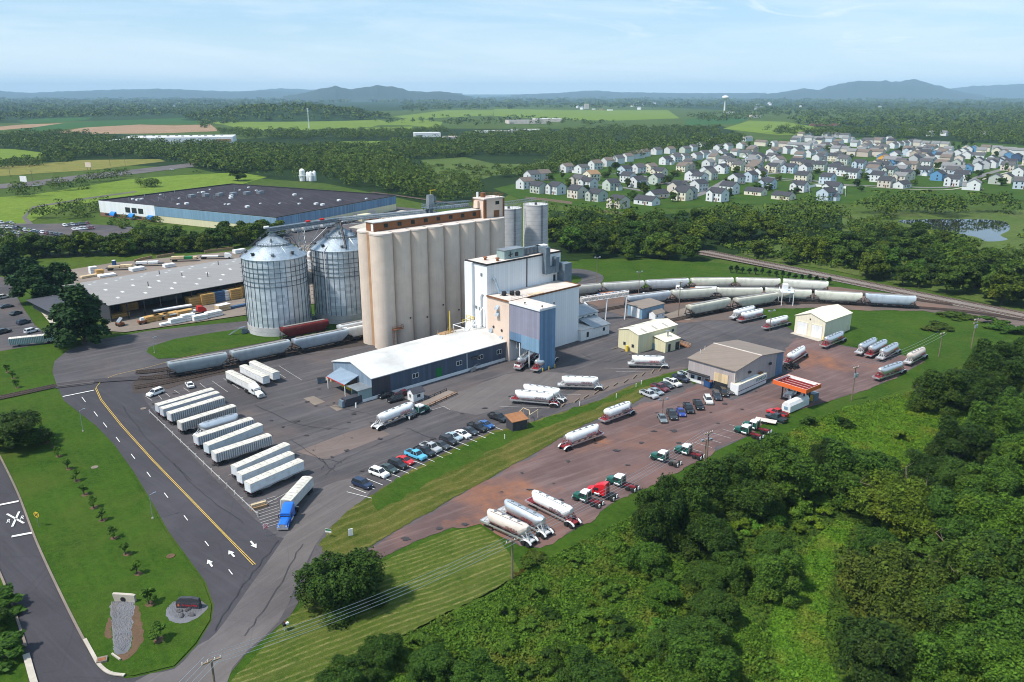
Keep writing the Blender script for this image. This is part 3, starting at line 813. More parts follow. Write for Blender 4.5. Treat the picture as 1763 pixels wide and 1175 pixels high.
# tar-sealed seams and oil stains of the yard
mb = MB()
for pts in [[(440,700),(520,735),(600,742)],[(560,700),(640,716)],[(500,760),(548,792),(575,815)],[(548,792),(560,800),(552,812)],[(548,792),(590,800)],[(700,740),(760,764)],[(560,820),(600,790),(700,748)],[(1000,610),(1050,625),(1180,600)],[(1060,560),(1130,590),(1200,560)],[(1200,560),(1280,590)],[(300,800),(345,850),(420,905)],[(210,700),(260,765),(330,830)],[(480,935),(420,1010),(370,1090)],[(520,940),(470,1030),(420,1100)],[(380,640),(470,620),(560,610)]]:
 P = px_path(pts, False, 8)
 rg = random.Random(int(pts[0][0]))
 strip([(p[0] + rg.uniform(-.25, .25), p[1] + rg.uniform(-.25, .25)) for p in P], .1, Z + .004, mb)
struct('tar_seam', mb, M['tar'])
mb = MB()
rg = random.Random(17)
for p in scatter([(450,690),(560,660),(700,700),(860,660),(950,650),(900,690),(700,790),(560,850),(480,800)],26,44,4.0) + scatter([(250,690),(330,670),(480,850),(440,880)],22,45,2.5) + scatter([(650,950),(900,810),(1100,720),(1300,660),(1320,700),(1100,800),(900,900)],30,46,5.0):
 n = 11
 r = rg.uniform(.25, 1.1)
 a0 = rg.uniform(0, 6)
 q = rg.uniform(.4, 1)
 rs = [r * rg.uniform(.55, 1.2) for _ in range(n)]
 mb.add([(p.x + rs[k] * math.cos(a0 + 6.283 * k / n), p.y + q * rs[k] * math.sin(a0 + 6.283 * k / n), Z + .006) for k in range(n)], [tuple(range(n))])
struct('oil_stain', mb, M['oil'])
# painted markings
def lines(nm, segs, w, m_, z):
 mb = MB()
 for s in segs:
  strip([tuple(at(p[0], p[1], z)[:2]) for p in s], w, z, mb)
 return struct(nm, mb, M[m_])
ZL = Z + 0.01
lines('yellow_lane_line',[[(166,668),(175,688),(210,732),(264,792),(330,860),(390,922),(440,972)],[(164,669),(173,689),(208,733),(262,793),(328,861),(388,923),(436,973)],
       [(165,668),(175,655),(200,645),(250,634),(300,620),(350,608)]],0.12,'yellow_paint',ZL)
lines('lane_dashes',[[(p[0] - 3.2,p[1] - 4.2),(p[0] + 3.2,p[1] + 4.2)] for p in [(144,688),(165,713),(181,732),(203,757),(229,786),(256,817),(286,853),(320,892),(356,936),(397,985)]],0.15,'white_paint',ZL)
lines('stop_line',[[(108,683),(162,672)]],0.5,'white_paint',ZL)
lines('crossing_bars',[[(-3,870),(32,863)],[(20,924),(57,917)]],0.7,'white_paint',ZL)
lines('crossing_cross',[[(12,885),(41,901)],[(33,881),(21,907)]],0.4,'white_paint',ZL + 0.004)
a0, a1 = at(0, 900), at(40, 893)
rr = math.atan2(a1.y - a0.y, a1.x - a0.x)
for p in ((14.6, 897.6), (38.2, 891.6)):
 t = text_mesh('road_letter','R',1.5,M['white_paint'],None,at(*p,ZL + 0.003),(0,0,rr),0.001)
 t.scale = (0.75, 1.5, 1)
 tag(t, None, None, None, 'structure')
def arrow(p, q):
 a, b = at(*p), at(*q)
 d = (b - a).normalized()
 n = Vector((-d.y, d.x, 0))
 L = (b - a).length
 mb = MB()
 mk = lambda s, t: tuple((a + d * (s * L) + n * t)[:2]) + (ZL,)
 mb.quad(mk(0,-.17),mk(.55,-.17),mk(.55,.17),mk(0,.17))
 mb.add([mk(.5,-.55),mk(1,0),mk(.5,.55)],[(0,1,2)])
 struct('lane_arrow', mb, M['white_paint'])
arrow((366,980),(358,968)); arrow((404,963),(394,952)); arrow((432,936),(442,948))
seg = []
for p,q in [((250,682),(262,690)),((272,680),(279,688)),((285,677),(293,684)),((300,672),(309,678)),((316,668),(326,675)),((344,660),(356,670)),((365,656),(392,675)),((385,652),(412,670)),((462,632),(492,651)),((480,630),(520,655))]:
 seg.append([p, q])
for k in range(9):
 x0, y0 = 268 + k * 19.5, 735 + k * 17.5
 seg.append([(x0 + 28, y0 - 4), (x0 + 100 - k * 2, y0 - 34)])
lines('bay_lines', seg, 0.14, 'faded_paint', ZL)
lines('hatched_bay',[[(432 + k * 2.4,868 + k * 4.6),(478 + k * 1.2 - 2,858 + k * 5.0 - 4)] for k in range(10)],0.12,'faded_paint',ZL)
seg = []
for k in range(17):
 t = k / 16
 x, y = 612 + t * 236, 842 - t * 108
 seg.append([(x - 10, y - 4), (x + 18, y + 7)])
seg += [[(597, 847), (640, 858)]]
lines('bay_lines', seg, 0.14, 'white_paint', ZL)
lines('bay_lines',[[(860,700),(945,703)],[(945,678),(1000,680)],[(1060,640),(1125,641)],[(1040,634),(1160,636)],[(690,722),(764,700)],[(764,700),(775,706)]],0.14,'faded_paint',ZL)
lines('bay_lines',[[(x,y),(x + 30,y + 9)] for x,y in [(1180,770),(1196,762),(1212,754),(1228,746),(1244,739),(1256,731)]],0.14,'faded_paint',ZL)
# ------------------------------------------------------------------ hills: ridges at their own distance, with real depth
def ridge(nm, D, prof, depth, seed):
 rng = np.random.default_rng(seed)
 xs = np.linspace(prof[0][0], prof[-1][0], 140)
 ys = np.interp(xs, [p[0] for p in prof], [p[1] for p in prof])
 rows = 17
 ph = rng.uniform(0, 6.28, 12)
 vs = []
 for x, y in zip(xs, ys):
  c = (x - PXC) / FPX
  fw = D * math.cos(PITCH)
  top = HC + (161 - y) / FPX * D
  top = max(top, 4.0)
  jit = sum(math.sin(x * (0.06 + 0.07 * k) + ph[k]) for k in range(6)) * 0.012
  top *= 1 + jit
  for r in range(rows):
   t = r / (rows - 1) * 2 - 1
   dd = D + t * depth
   h = top * max(0, 1 - abs(t) ** 1.7)
   h *= 1 + 0.10 * math.sin(x * 0.11 + t * 7 + ph[6]) * (1 - abs(t)) * abs(t) * 2
   vs.append((c * dd, dd, h - 3.0))
 n = len(xs)
 i, j = np.meshgrid(np.arange(n - 1), np.arange(rows - 1), indexing='ij')
 q = (i * rows + j).ravel()
 o = mesh_np(nm,np.array(vs),np.stack([q,q + rows,q + rows + 1,q + 1],-1),M['far_blue'])
 o.data.shade_smooth()
 return tag(o, None, None, None, 'structure')
ridge('mountain',9500,[(505,165),(540,160),(565,153.5),(592,149.5),(612,154),(630,152.5),(662,147.5),(690,151),(715,157),(742,158.5),(765,157),(790,161),(815,166)],1300,1)
ridge('mountain',13000,[(1290,163),(1330,158),(1362,153),(1385,155.5),(1410,147),(1440,142),(1480,141.5),(1515,142),(1536,138),(1560,144),(1590,151),(1625,159),(1660,164)],1800,2)
ridge('far_ridge',15500,[(-80,155),(30,156.5),(90,160),(160,157),(250,154.5),(300,153.5),(370,156),(430,158),(470,156),(540,160),(600,163)],2200,3)
ridge('far_ridge',17500,[(1560,158),(1640,149),(1700,147),(1763,143),(1850,147),(1950,156)],2500,4)
ridge('far_ridge',16000,[(880,163),(960,160),(1014,156),(1060,159),(1180,160.5),(1300,160)],2200,5)
ridge('far_ridge',18500,[(400,161),(500,153),(560,155),(640,158),(800,160.5)],2500,6)
hill_mb = MB()
hc = at(600, 192)
HILL = (hc.x + 20, 2750.0, 340.0, 330.0, 36.0)
rings = []
for k in range(9):
 t = k / 8
 rings.append([(HILL[0] + HILL[2] * (1 - t) * math.cos(a) * 1.0, HILL[1] + HILL[3] * (1 - t) * math.sin(a), HILL[4] * math.sin(t * math.pi / 2) ** 1.2 - 0.2) for a in np.linspace(0, 2 * math.pi, 40, endpoint=False)])
hill_mb.loft(rings)
struct('wooded_hill', hill_mb, M['far_wood'], smooth=60)
def hill_z(x, y):
 d = math.hypot((x - HILL[0]) / HILL[2], (y - HILL[1]) / HILL[3])
 return HILL[4] * math.sin((1 - d) * math.pi / 2) ** 1.2 - 0.2 if d < 1 else 0.0
# ------------------------------------------------------------------ plants
def leaf_quads(C, Nn, size, rng, aspect=1.6):
 """Leaf clumps: lozenges at C with normals near Nn."""
 n = len(C)
 N = Nn + rng.normal(0, 0.55, (n, 3))
 N /= np.linalg.norm(N, axis=1, keepdims=True) + 1e-9
 a = rng.normal(0, 1, (n, 3))
 U = np.cross(N, a)
 U /= np.linalg.norm(U, axis=1, keepdims=True) + 1e-9
 V = np.cross(N, U)
 s = (size * np.exp(rng.normal(0, 0.3, n)))[:, None]
 k = rng.uniform(0.15, 0.45, n)[:, None]
 v = np.stack([C - U * s * aspect * 0.5, C - V * s * 0.5 + U * s * (k - 0.3), C + U * s * aspect * 0.5, C + V * s * 0.5 + U * s * (k - 0.3)], 1)
 return v.reshape(-1, 3), np.arange(n * 4).reshape(-1, 4)
def crown_arrays(seed,r,h,z0,n_leaf,leaf,blobs=26,cone=0.0,skirt=False):
 rng = np.random.default_rng(seed)
 C, N = [], []
 rz = h / 2
 sc = 0.0
 spec = []
 for b in range(blobs):
  d = rng.normal(0, 1, 3)
  d[2] = d[2] * 0.9 + 0.04
  d /= np.linalg.norm(d)
  q = rng.uniform(0.35, 0.94)
  if b < blobs * 0.12:
   q *= 0.4
  cx, cy, cz = d * q
  if skirt and cz < 0:
   k = min(1.6, 0.95 / max(0.3, math.sqrt(max(0.01, cx * cx + cy * cy + 1e-6))))
   cx, cy = cx * (1 + (k - 1) * min(1, -cz * 2)), cy * (1 + (k - 1) * min(1, -cz * 2))
   m_ = math.hypot(cx, cy)
   if m_ > .9:
    cx, cy = cx * .9 / m_, cy * .9 / m_
  if cone:
   k = 1 - cone * (cz + 1) / 2
   cx, cy = cx * k, cy * k
  br = rng.uniform(0.13, 0.38) * (1 - 0.35 * cone * (cz + 1) / 2)
  spec.append((cx, cy, cz, br))
 w = np.array([s[3] ** 2 for s in spec])
 cnt = np.maximum(8, (n_leaf * w / w.sum()).astype(int))
 for (cx, cy, cz, br), c in zip(spec, cnt):
  d = rng.normal(0, 1, (c, 3))
  d /= np.linalg.norm(d, axis=1, keepdims=True)
  d[:, 2] = np.where(d[:, 2] < -0.35, -d[:, 2], d[:, 2])
  rad = br * (1 - 0.45 * rng.random(c) ** 2.2) * (1 + 0.22 * np.sin(d[:, 0] * 7 + cx * 9) * np.sin(d[:, 1] * 6 + cy * 9)) * np.exp(rng.normal(0, 0.09, c))
  p = np.stack([(cx + d[:, 0] * rad) * r, (cy + d[:, 1] * rad) * r, z0 + rz + (cz + d[:, 2] * rad * 0.9) * rz], 1)
  o = p - np.array([0, 0, z0 + rz * 0.8])
  o /= np.linalg.norm(o, axis=1, keepdims=True) + 1e-9
  C.append(p)
  N.append(d * 0.7 + o * 0.3 + np.array([0, 0, 0.35]))
 return leaf_quads(np.concatenate(C), np.concatenate(N), leaf, rng)
def trunk_mb(r, h, z0, tr, seed):
 rng = random.Random(seed)
 mb = MB()
 lean = (rng.uniform(-.03, .03) * h, rng.uniform(-.03, .03) * h)
 top = (lean[0], lean[1], z0 + h * 0.55)
 mb.cyl((0,0,-0.4),(lean[0] * .5,lean[1] * .5,z0 + 0.1 * h),tr * 1.15,tr * 0.8,8)
 mb.cyl((lean[0] * .5, lean[1] * .5, z0 + 0.08 * h), top, tr * 0.8, tr * 0.25, 7)
 for k in range(5):
  a = k * 1.26 + rng.random()
  b = (math.cos(a) * r * .6, math.sin(a) * r * .6, z0 + h * rng.uniform(.35, .65))
  mb.cyl((lean[0] * .5,lean[1] * .5,z0 + h * rng.uniform(.05,.2)),b,tr * .4,tr * .1,5)
 return mb
def make_tree(name,label,cat,r,h,z0,n_leaf,leaf,mat_,seed,group=None,blobs=26,cone=0.0,tr=None):
 t = thing(name, label, cat, group=group)
 v,q = crown_arrays(seed,r,h - z0,z0,n_leaf,leaf,blobs,cone,r > 5.05 or name != 'broadleaf_tree' or n_leaf > 20000)
 c = mesh_np('crown', v, q, mat_, t)
 trunk_mb(r,h - z0,z0,tr or max(0.12,h * 0.022),seed).build('trunk',M['bark'],t,40)
 return t
# prototypes stand in the scene as real trees: the first of every kind is moved to its own place
PROTO = {}
USED = set()
def proto(kind):
 if kind in PROTO:
  return PROTO[kind]
 spec = {
  'broad0': ('broadleaf_tree',5.0,11.0,0.5,11000,0.40,'leaf',11,34,0.0),
  'broad1': ('broadleaf_tree',5.0,10.0,0.4,11000,0.39,'leaf',12,24,0.15),
  'broad2': ('broadleaf_tree',5.0,12.0,0.6,11000,0.40,'leaf',13,44,0.25),
  'broad3': ('broadleaf_tree',5.0,9.0,0.3,11000,0.37,'leaf',14,30,0.0),
  'near0': ('broadleaf_tree',5.0,11.0,-0.5,42000,0.19,'leaf',21,46,0.0),
  'near1': ('broadleaf_tree',5.0,9.5,-0.8,42000,0.185,'leaf',22,36,0.1),
  'near2': ('broadleaf_tree',5.0,12.0,-0.6,42000,0.19,'leaf',23,56,0.3),
  'dome': ('broadleaf_tree',5.0,7.6,0.0,40000,0.17,'leaf',24,70,0.0),
  'pine0': ('conifer_tree',4.2,13.0,-0.6,20000,0.36,'needles',31,60,0.45),
  'pine1': ('conifer_tree',4.2,12.0,-0.6,20000,0.36,'needles',32,54,0.4),
  'bush0': ('bush',2.0,2.6,0.0,3400,0.19,'leaf_bush',41,12,0.0),
  'bush1': ('bush',2.0,3.2,0.0,3600,0.20,'leaf_bush',42,16,0.2),
  'bush2': ('bush',2.0,2.1,0.0,3200,0.18,'leaf_bush',43,10,0.0),
  'sapling': ('young_tree',0.95,3.0,0.45,1500,0.16,'leaf_bush',51,12,0.2),
  'cypress': ('conifer_shrub',0.8,3.0,0.1,520,0.28,'needles',52,10,0.8),
 }[kind]
 nm,r,h,z0,nl,lf,mt,sd_,bl,cone = spec
 t = make_tree(nm,None,{'broadleaf_tree': 'tree','conifer_tree': 'tree','bush': 'bush','young_tree': 'tree','conifer_shrub': 'shrub'}[nm],r,h,z0,nl,lf,M[mt],sd_,blobs=bl,cone=cone)
 PROTO[kind] = (t, r, h)
 return PROTO[kind]
def plant(kind,p,r,h,label,group=None,tint=(1,1,1),rz=None):
 t, pr, ph = proto(kind)
 rz = random.uniform(0, 6.28) if rz is None else rz
 s = (r / pr, r / pr, h / ph)
 if kind not in USED:
  USED.add(kind)
  place(t,p,rz,label,group,None,tint,s)
  return t
 return copy_tree(t,p,rz,label,group,None,tint,s)
def tint(k=None):
 k = random.random() if k is None else k
 b = random.uniform(0.72, 1.3)
 if k < 0.27:
  return (1.6 * b, 1.3 * b, 0.7 * b)      # yellow-green
 if k < 0.4:
  return (0.62 * b, 0.68 * b, 0.62 * b)      # dark
 if k < 0.5:
  return (1.05 * b, 1.25 * b, 0.95 * b)
 return (1.12 * b, 1.1 * b, 0.9 * b)
def tint_word(t):
 if t[0] > t[1] * 1.1:
  return 'yellow-green'
 l = t[1]
 return 'very dark green' if l < 0.72 else 'dark green' if l < 0.95 else 'mid green' if l < 1.15 else 'bright green'
# mid-distance belts: (place words, pixel polygon of the trunks, how many, height, radius)
BELTS = [
 ('in the belt behind the lumber yard',[(62,446),(120,444),(200,442),(300,437),(400,428),(478,414),(480,406),(440,410),(400,416),(250,428),(60,436)],50,9.5,5.2),
 ('at the edge of the office car park',[(-20,470),(50,466),(72,448),(60,432),(0,425),(-20,430)],12,13,6.5),
 ('in the belt below the housing estate',[(950,368),(1000,382),(1075,377),(1120,377),(1180,392),(1230,404),(1222,438),(1190,452),(1100,450),(1000,443),(950,436)],62,12,6.5),
 ('in the dark clump below the front houses',[(1182,388),(1260,372),(1330,368),(1400,368),(1446,374),(1446,392),(1400,406),(1300,422),(1240,422),(1205,408)],40,12,6.5),
 ('in the long clump above the pond',[(1486,364),(1560,364),(1650,365),(1742,361),(1752,368),(1650,374),(1540,380),(1490,374)],22,13,7.0),
 ('in the thicket between main line and pond',[(1290,442),(1390,432),(1440,440),(1520,418),(1600,424),(1680,435),(1715,470),(1763,482),(1800,545),(1640,513),(1500,483),(1400,462),(1310,448)],64,11,5.8),
 ('at the foot of the meadow clearing',[(742,322),(800,316),(828,328),(822,345),(770,352),(738,340),(700,332),(660,318),(640,312),(720,310)],30,11,6.0),
 ('beyond the dark warehouse roof',[(400,300),(455,307),(560,313),(640,314),(700,322),(735,312),(730,300),(640,288),(500,292),(430,294)],44,13,6.5),
 ('beside the wide lawn west of the warehouse',[(48,376),(90,362),(130,356),(175,356),(178,372),(150,380),(100,380)],12,9,5.0),
 ('in the planting at the warehouse front',[(185,376),(240,378),(290,388),(310,392),(250,394),(180,390)],9,5,3.0),
 ('along the highway verge',[(0,338),(50,332),(140,318),(215,302),(225,306),(150,328),(40,344)],18,10,5.5),
 ('in the clump on the wide lawn',[(222,322),(268,320),(266,325),(225,326)],6,7,5.0),
]
mid = []
for bi, (words_, poly, n, h, r) in enumerate(BELTS):
 for p in scatter(poly, n, 100 + bi, r * 0.95):
  mid.append((p.length, bi, p, h, r))
mid.append((0, 12, at(410, 312), 12, 8))
BELTS.append(('alone at the black warehouse roof corner', None, 1, 12, 8))
mid.sort(key=lambda a: a[0])
THINGS_MID, SPARE = mid[:185], mid[185:]
rg = random.Random(5)
for d, bi, p, h, r in THINGS_MID:
 random.seed(int(p.x * 13 + p.y * 7))
 tn = tint()
 kind = 'broad%d' % rg.randrange(4)
 w_ = BELTS[bi][0]
 k = rg.uniform(0.72, 1.25)
 plant(kind,(p.x,p.y,ground_z(p.x,p.y)),r * k * rg.uniform(.9,1.15),h * k,'%s tree %s' % (tint_word(tn),w_),'%s trees %s' % (tint_word(tn),w_),tn)
# everything farther off reads as one mass
def mass_trees(nm, specs, leafmat, seed, lab=None):
 """One mesh of many small trees: specs = (points, height, radius, leaves per tree)."""
 rng = np.random.default_rng(seed)
 V, Q, o = [], [], 0
 for pts, h, r, nl in specs:
  for p in pts:
   k = rng.uniform(0.7, 1.3)
   rr_, hh = r * k, h * rng.uniform(0.75, 1.25)
   d = rng.normal(0, 1, (nl, 3))
   d[:, 2] = np.abs(d[:, 2])
   d /= np.linalg.norm(d, axis=1, keepdims=True)
   lob = rng.normal(0, 0.35, (5, 3))
   pick = lob[rng.integers(0, 5, nl)]
   e = d * 0.75 + pick
   C = np.stack([p[0] + e[:,0] * rr_,p[1] + e[:,1] * rr_,p[2] + hh * (0.42 + 0.55 * np.clip(e[:,2],-0.7,1.05))],1)
   v,q = leaf_quads(C,d + np.array([0,0,.3]),rr_ * (2.15 / math.sqrt(nl)),rng,1.25)
   V.append(v)
   Q.append(q + o)
   o += len(v)
 ob = mesh_np(nm, np.concatenate(V), np.concatenate(Q), leafmat)
 return tag(ob, None, None, None, 'stuff')
def up(pts, f=None):
 return [(p.x, p.y, hill_z(p.x, p.y)) for p in pts]
FOREST = [
 ([(-20,238),(60,233),(140,236),(205,247),(300,253),(430,259),(455,263),(420,272),(335,286),(290,276),(200,271),(80,274),(76,262),(0,256)],430,13,7),
 ([(340,276),(430,262),(520,262),(600,262),(640,272),(640,290),(600,300),(500,292),(400,298),(340,290)],330,13,7),
 ([(550,262),(640,258),(700,251),(800,243),(900,239),(1000,237),(1150,233),(1240,240),(1285,240),(1262,256),(1150,263),(1010,290),(962,288),(950,268),(870,263),(800,268),(730,272),(690,277),(700,296),(640,292),(550,285)],640,13,7.5),
 ([(-20,282),(80,278),(140,274),(90,286),(0,292)],26,9,6),
 ([(370,228),(500,230),(600,230),(700,228),(760,224),(770,232),(700,240),(560,243),(430,240)],190,12,7.5),
 ([(770,238),(900,232),(1000,226),(1170,222),(1240,224),(1240,233),(1100,232),(900,240),(800,244)],200,12,8),
 ([(560,300),(640,296),(735,300),(745,325),(735,345),(680,336),(560,314)],90,12,6),
 ([(735,256),(960,250),(1010,285),(965,270),(860,268),(735,274)],120,12,6.5),
 ([(860,305),(960,284),(1000,290),(905,312)],50,9,5),
 ([(550,206),(640,206),(700,210),(760,200),(850,202),(960,206),(1060,212),(1060,218),(900,216),(700,216)],70,11,8),
 ([(330,204),(420,207),(440,211),(360,216),(350,222)],40,11,8),
 ([(1300,226),(1420,226),(1763,222),(1800,246),(1763,252),(1600,240),(1480,238),(1380,236)],250,14,8.5),
 ([(1350,208),(1500,206),(1763,198),(1830,198),(1830,224),(1600,222),(1450,220),(1380,216)],330,14,9.5),
 ([(1180,202),(1240,196),(1320,200),(1300,206),(1220,212)],70,13,9),
 ([(1280,188),(1500,186),(1763,186),(1830,190),(1830,200),(1600,202),(1350,204)],320,15,12),
 ([(1240,184),(1330,186),(1320,196),(1250,198)],60,15,12),
 ([(-40,196),(200,188),(400,186),(560,188),(520,192),(340,198),(180,202),(60,205),(-40,212)],380,15,13),
 ([(-40,176),(300,172),(560,174),(560,184),(300,188),(-40,192)],330,17,20),
 ([(690,178),(900,176),(1200,174),(1800,172),(1800,184),(1300,186),(900,187),(700,192)],520,17,18),
 ([(-60,166),(500,166),(1000,166.5),(1800,166),(1800,174),(900,177),(-60,177)],520,20,42),
]
sp = []
for k, (poly, n, h, r) in enumerate(FOREST):
 far = at(*poly[0]).length > 2500
 sp.append((up(scatter(poly, int(n * 1.35), 300 + k, 0.0)), h, r, 150 if not far else 40))
hp = []
rg = random.Random(9)
for k in range(420):
 a, q = rg.uniform(0, 6.28), math.sqrt(rg.random()) * 0.97
 x, y = HILL[0] + HILL[2] * q * math.cos(a), HILL[1] + HILL[3] * q * math.sin(a)
 hp.append((x, y, hill_z(x, y)))
sp.append((hp, 15, 10, 30))
for d, bi, p, h, r in SPARE:
 sp.append(([(p.x, p.y, 0)], h, r, 260))
# scrub of the clearings
for k,(poly,n) in enumerate([([(735,285),(850,285),(912,283),(905,296),(850,303),(800,317),(750,318)],150),([(1240,425),(1330,398),(1440,388),(1560,402),(1690,440),(1700,470),(1500,470),(1300,445)],420),([(1460,378),(1535,372),(1545,395),(1640,405),(1690,422),(1560,415),(1450,400)],130),([(1740,385),(1800,385),(1800,470),(1720,440),(1745,420)],20),([(300,300),(450,275),(520,280),(420,296)],20)]):
 sp.append((up(scatter(poly, n, 500 + k, 0.0)), 2.6, 2.6, 40))
mass_trees('woods', sp, M['leaf'], 3).color = (1.4, 1.3, 1.0, 1)
# ------------------------------------------------------------------ the mill
TH = R(43.0)
U = Vector((math.cos(TH), math.sin(TH), 0))
V = Vector((-math.sin(TH), math.cos(TH), 0))          # away from the camera, to the left
GZ = 0.36
def window(parent,c,w,h,axis,name='window',frame='white',depth=0.08,panes=1):
 """Framed window on a wall. axis 'x': wall faces -x at x=c[0]; 'y': faces -y; '+x'/'+y' the other sides."""
 fr = MB()
 gl = MB()
 t = 0.10
 sgn = 1 if axis.startswith('+') else -1
 if axis.endswith('x'):
  x0, x1 = sorted((c[0], c[0] + sgn * depth))
  B = lambda m,a0,a1,z0,z1,e=0: m.box(x0 + (e if sgn < 0 else 0),x1 - (e if sgn > 0 else 0),a0,a1,z0,z1)
  u = c[1]
 else:
  y0, y1 = sorted((c[1], c[1] + sgn * depth))
  B = lambda m,a0,a1,z0,z1,e=0: m.box(a0,a1,y0 + (e if sgn < 0 else 0),y1 - (e if sgn > 0 else 0),z0,z1)
  u = c[0]
 z = c[2]
 B(fr, u - w / 2 - t, u + w / 2 + t, z + h / 2, z + h / 2 + t)
 B(fr, u - w / 2 - t, u + w / 2 + t, z - h / 2 - t, z - h / 2)
 B(fr, u - w / 2 - t, u - w / 2, z - h / 2, z + h / 2)
 B(fr, u + w / 2, u + w / 2 + t, z - h / 2, z + h / 2)
 for k in range(1, panes):
  a = u - w / 2 + w * k / panes
  B(fr, a - t / 2, a + t / 2, z - h / 2, z + h / 2)
 o = fr.build(name, M[frame], parent)
 B(gl, u - w / 2, u + w / 2, z - h / 2, z + h / 2, depth * 0.6)
 gl.build('pane', M['glass'], o)
 return o
def rail_mb(pts, h=1.05, r=0.035, post=1.6, mb=None):
 mb = mb or MB()
 for a, b in zip(pts, pts[1:]):
  a, b = Vector(a), Vector(b)
  n = max(1, int((b - a).length / post))
  for k in (0.5, 1.0):
   mb.cyl(a + Vector((0,0,h * k)),b + Vector((0,0,h * k)),r,r,5)
  for k in range(n + 1):
   p = a.lerp(b, k / n)
   mb.cyl(p, p + Vector((0, 0, h)), r, r, 5)
 return mb
def ladder_mb(p, h, out, cage=True, mb=None):
 mb = mb or MB()
 p, out = Vector(p), Vector(out).normalized()
 s = Vector((-out.y, out.x, 0)) * 0.28
 q = p + out * 0.25
 for k in (-1, 1):
  mb.cyl(q + s * k, q + s * k + Vector((0, 0, h)), 0.05, 0.05, 5)
 for k in range(int(h / 0.6)):
  z = Vector((0, 0, 0.3 + k * 0.6))
  mb.cyl(q - s + z, q + s + z, 0.03, 0.03, 4)
 if cage:
  for k in range(int((h - 2.5) / 1.5)):
   z = Vector((0, 0, 2.5 + k * 1.5))
   ring = [q + z + s * 1.4 * math.cos(a) + out * 0.75 * math.sin(a) for a in np.linspace(0, math.pi, 7)]
   mb.tube(ring, 0.035, 4)
 return mb
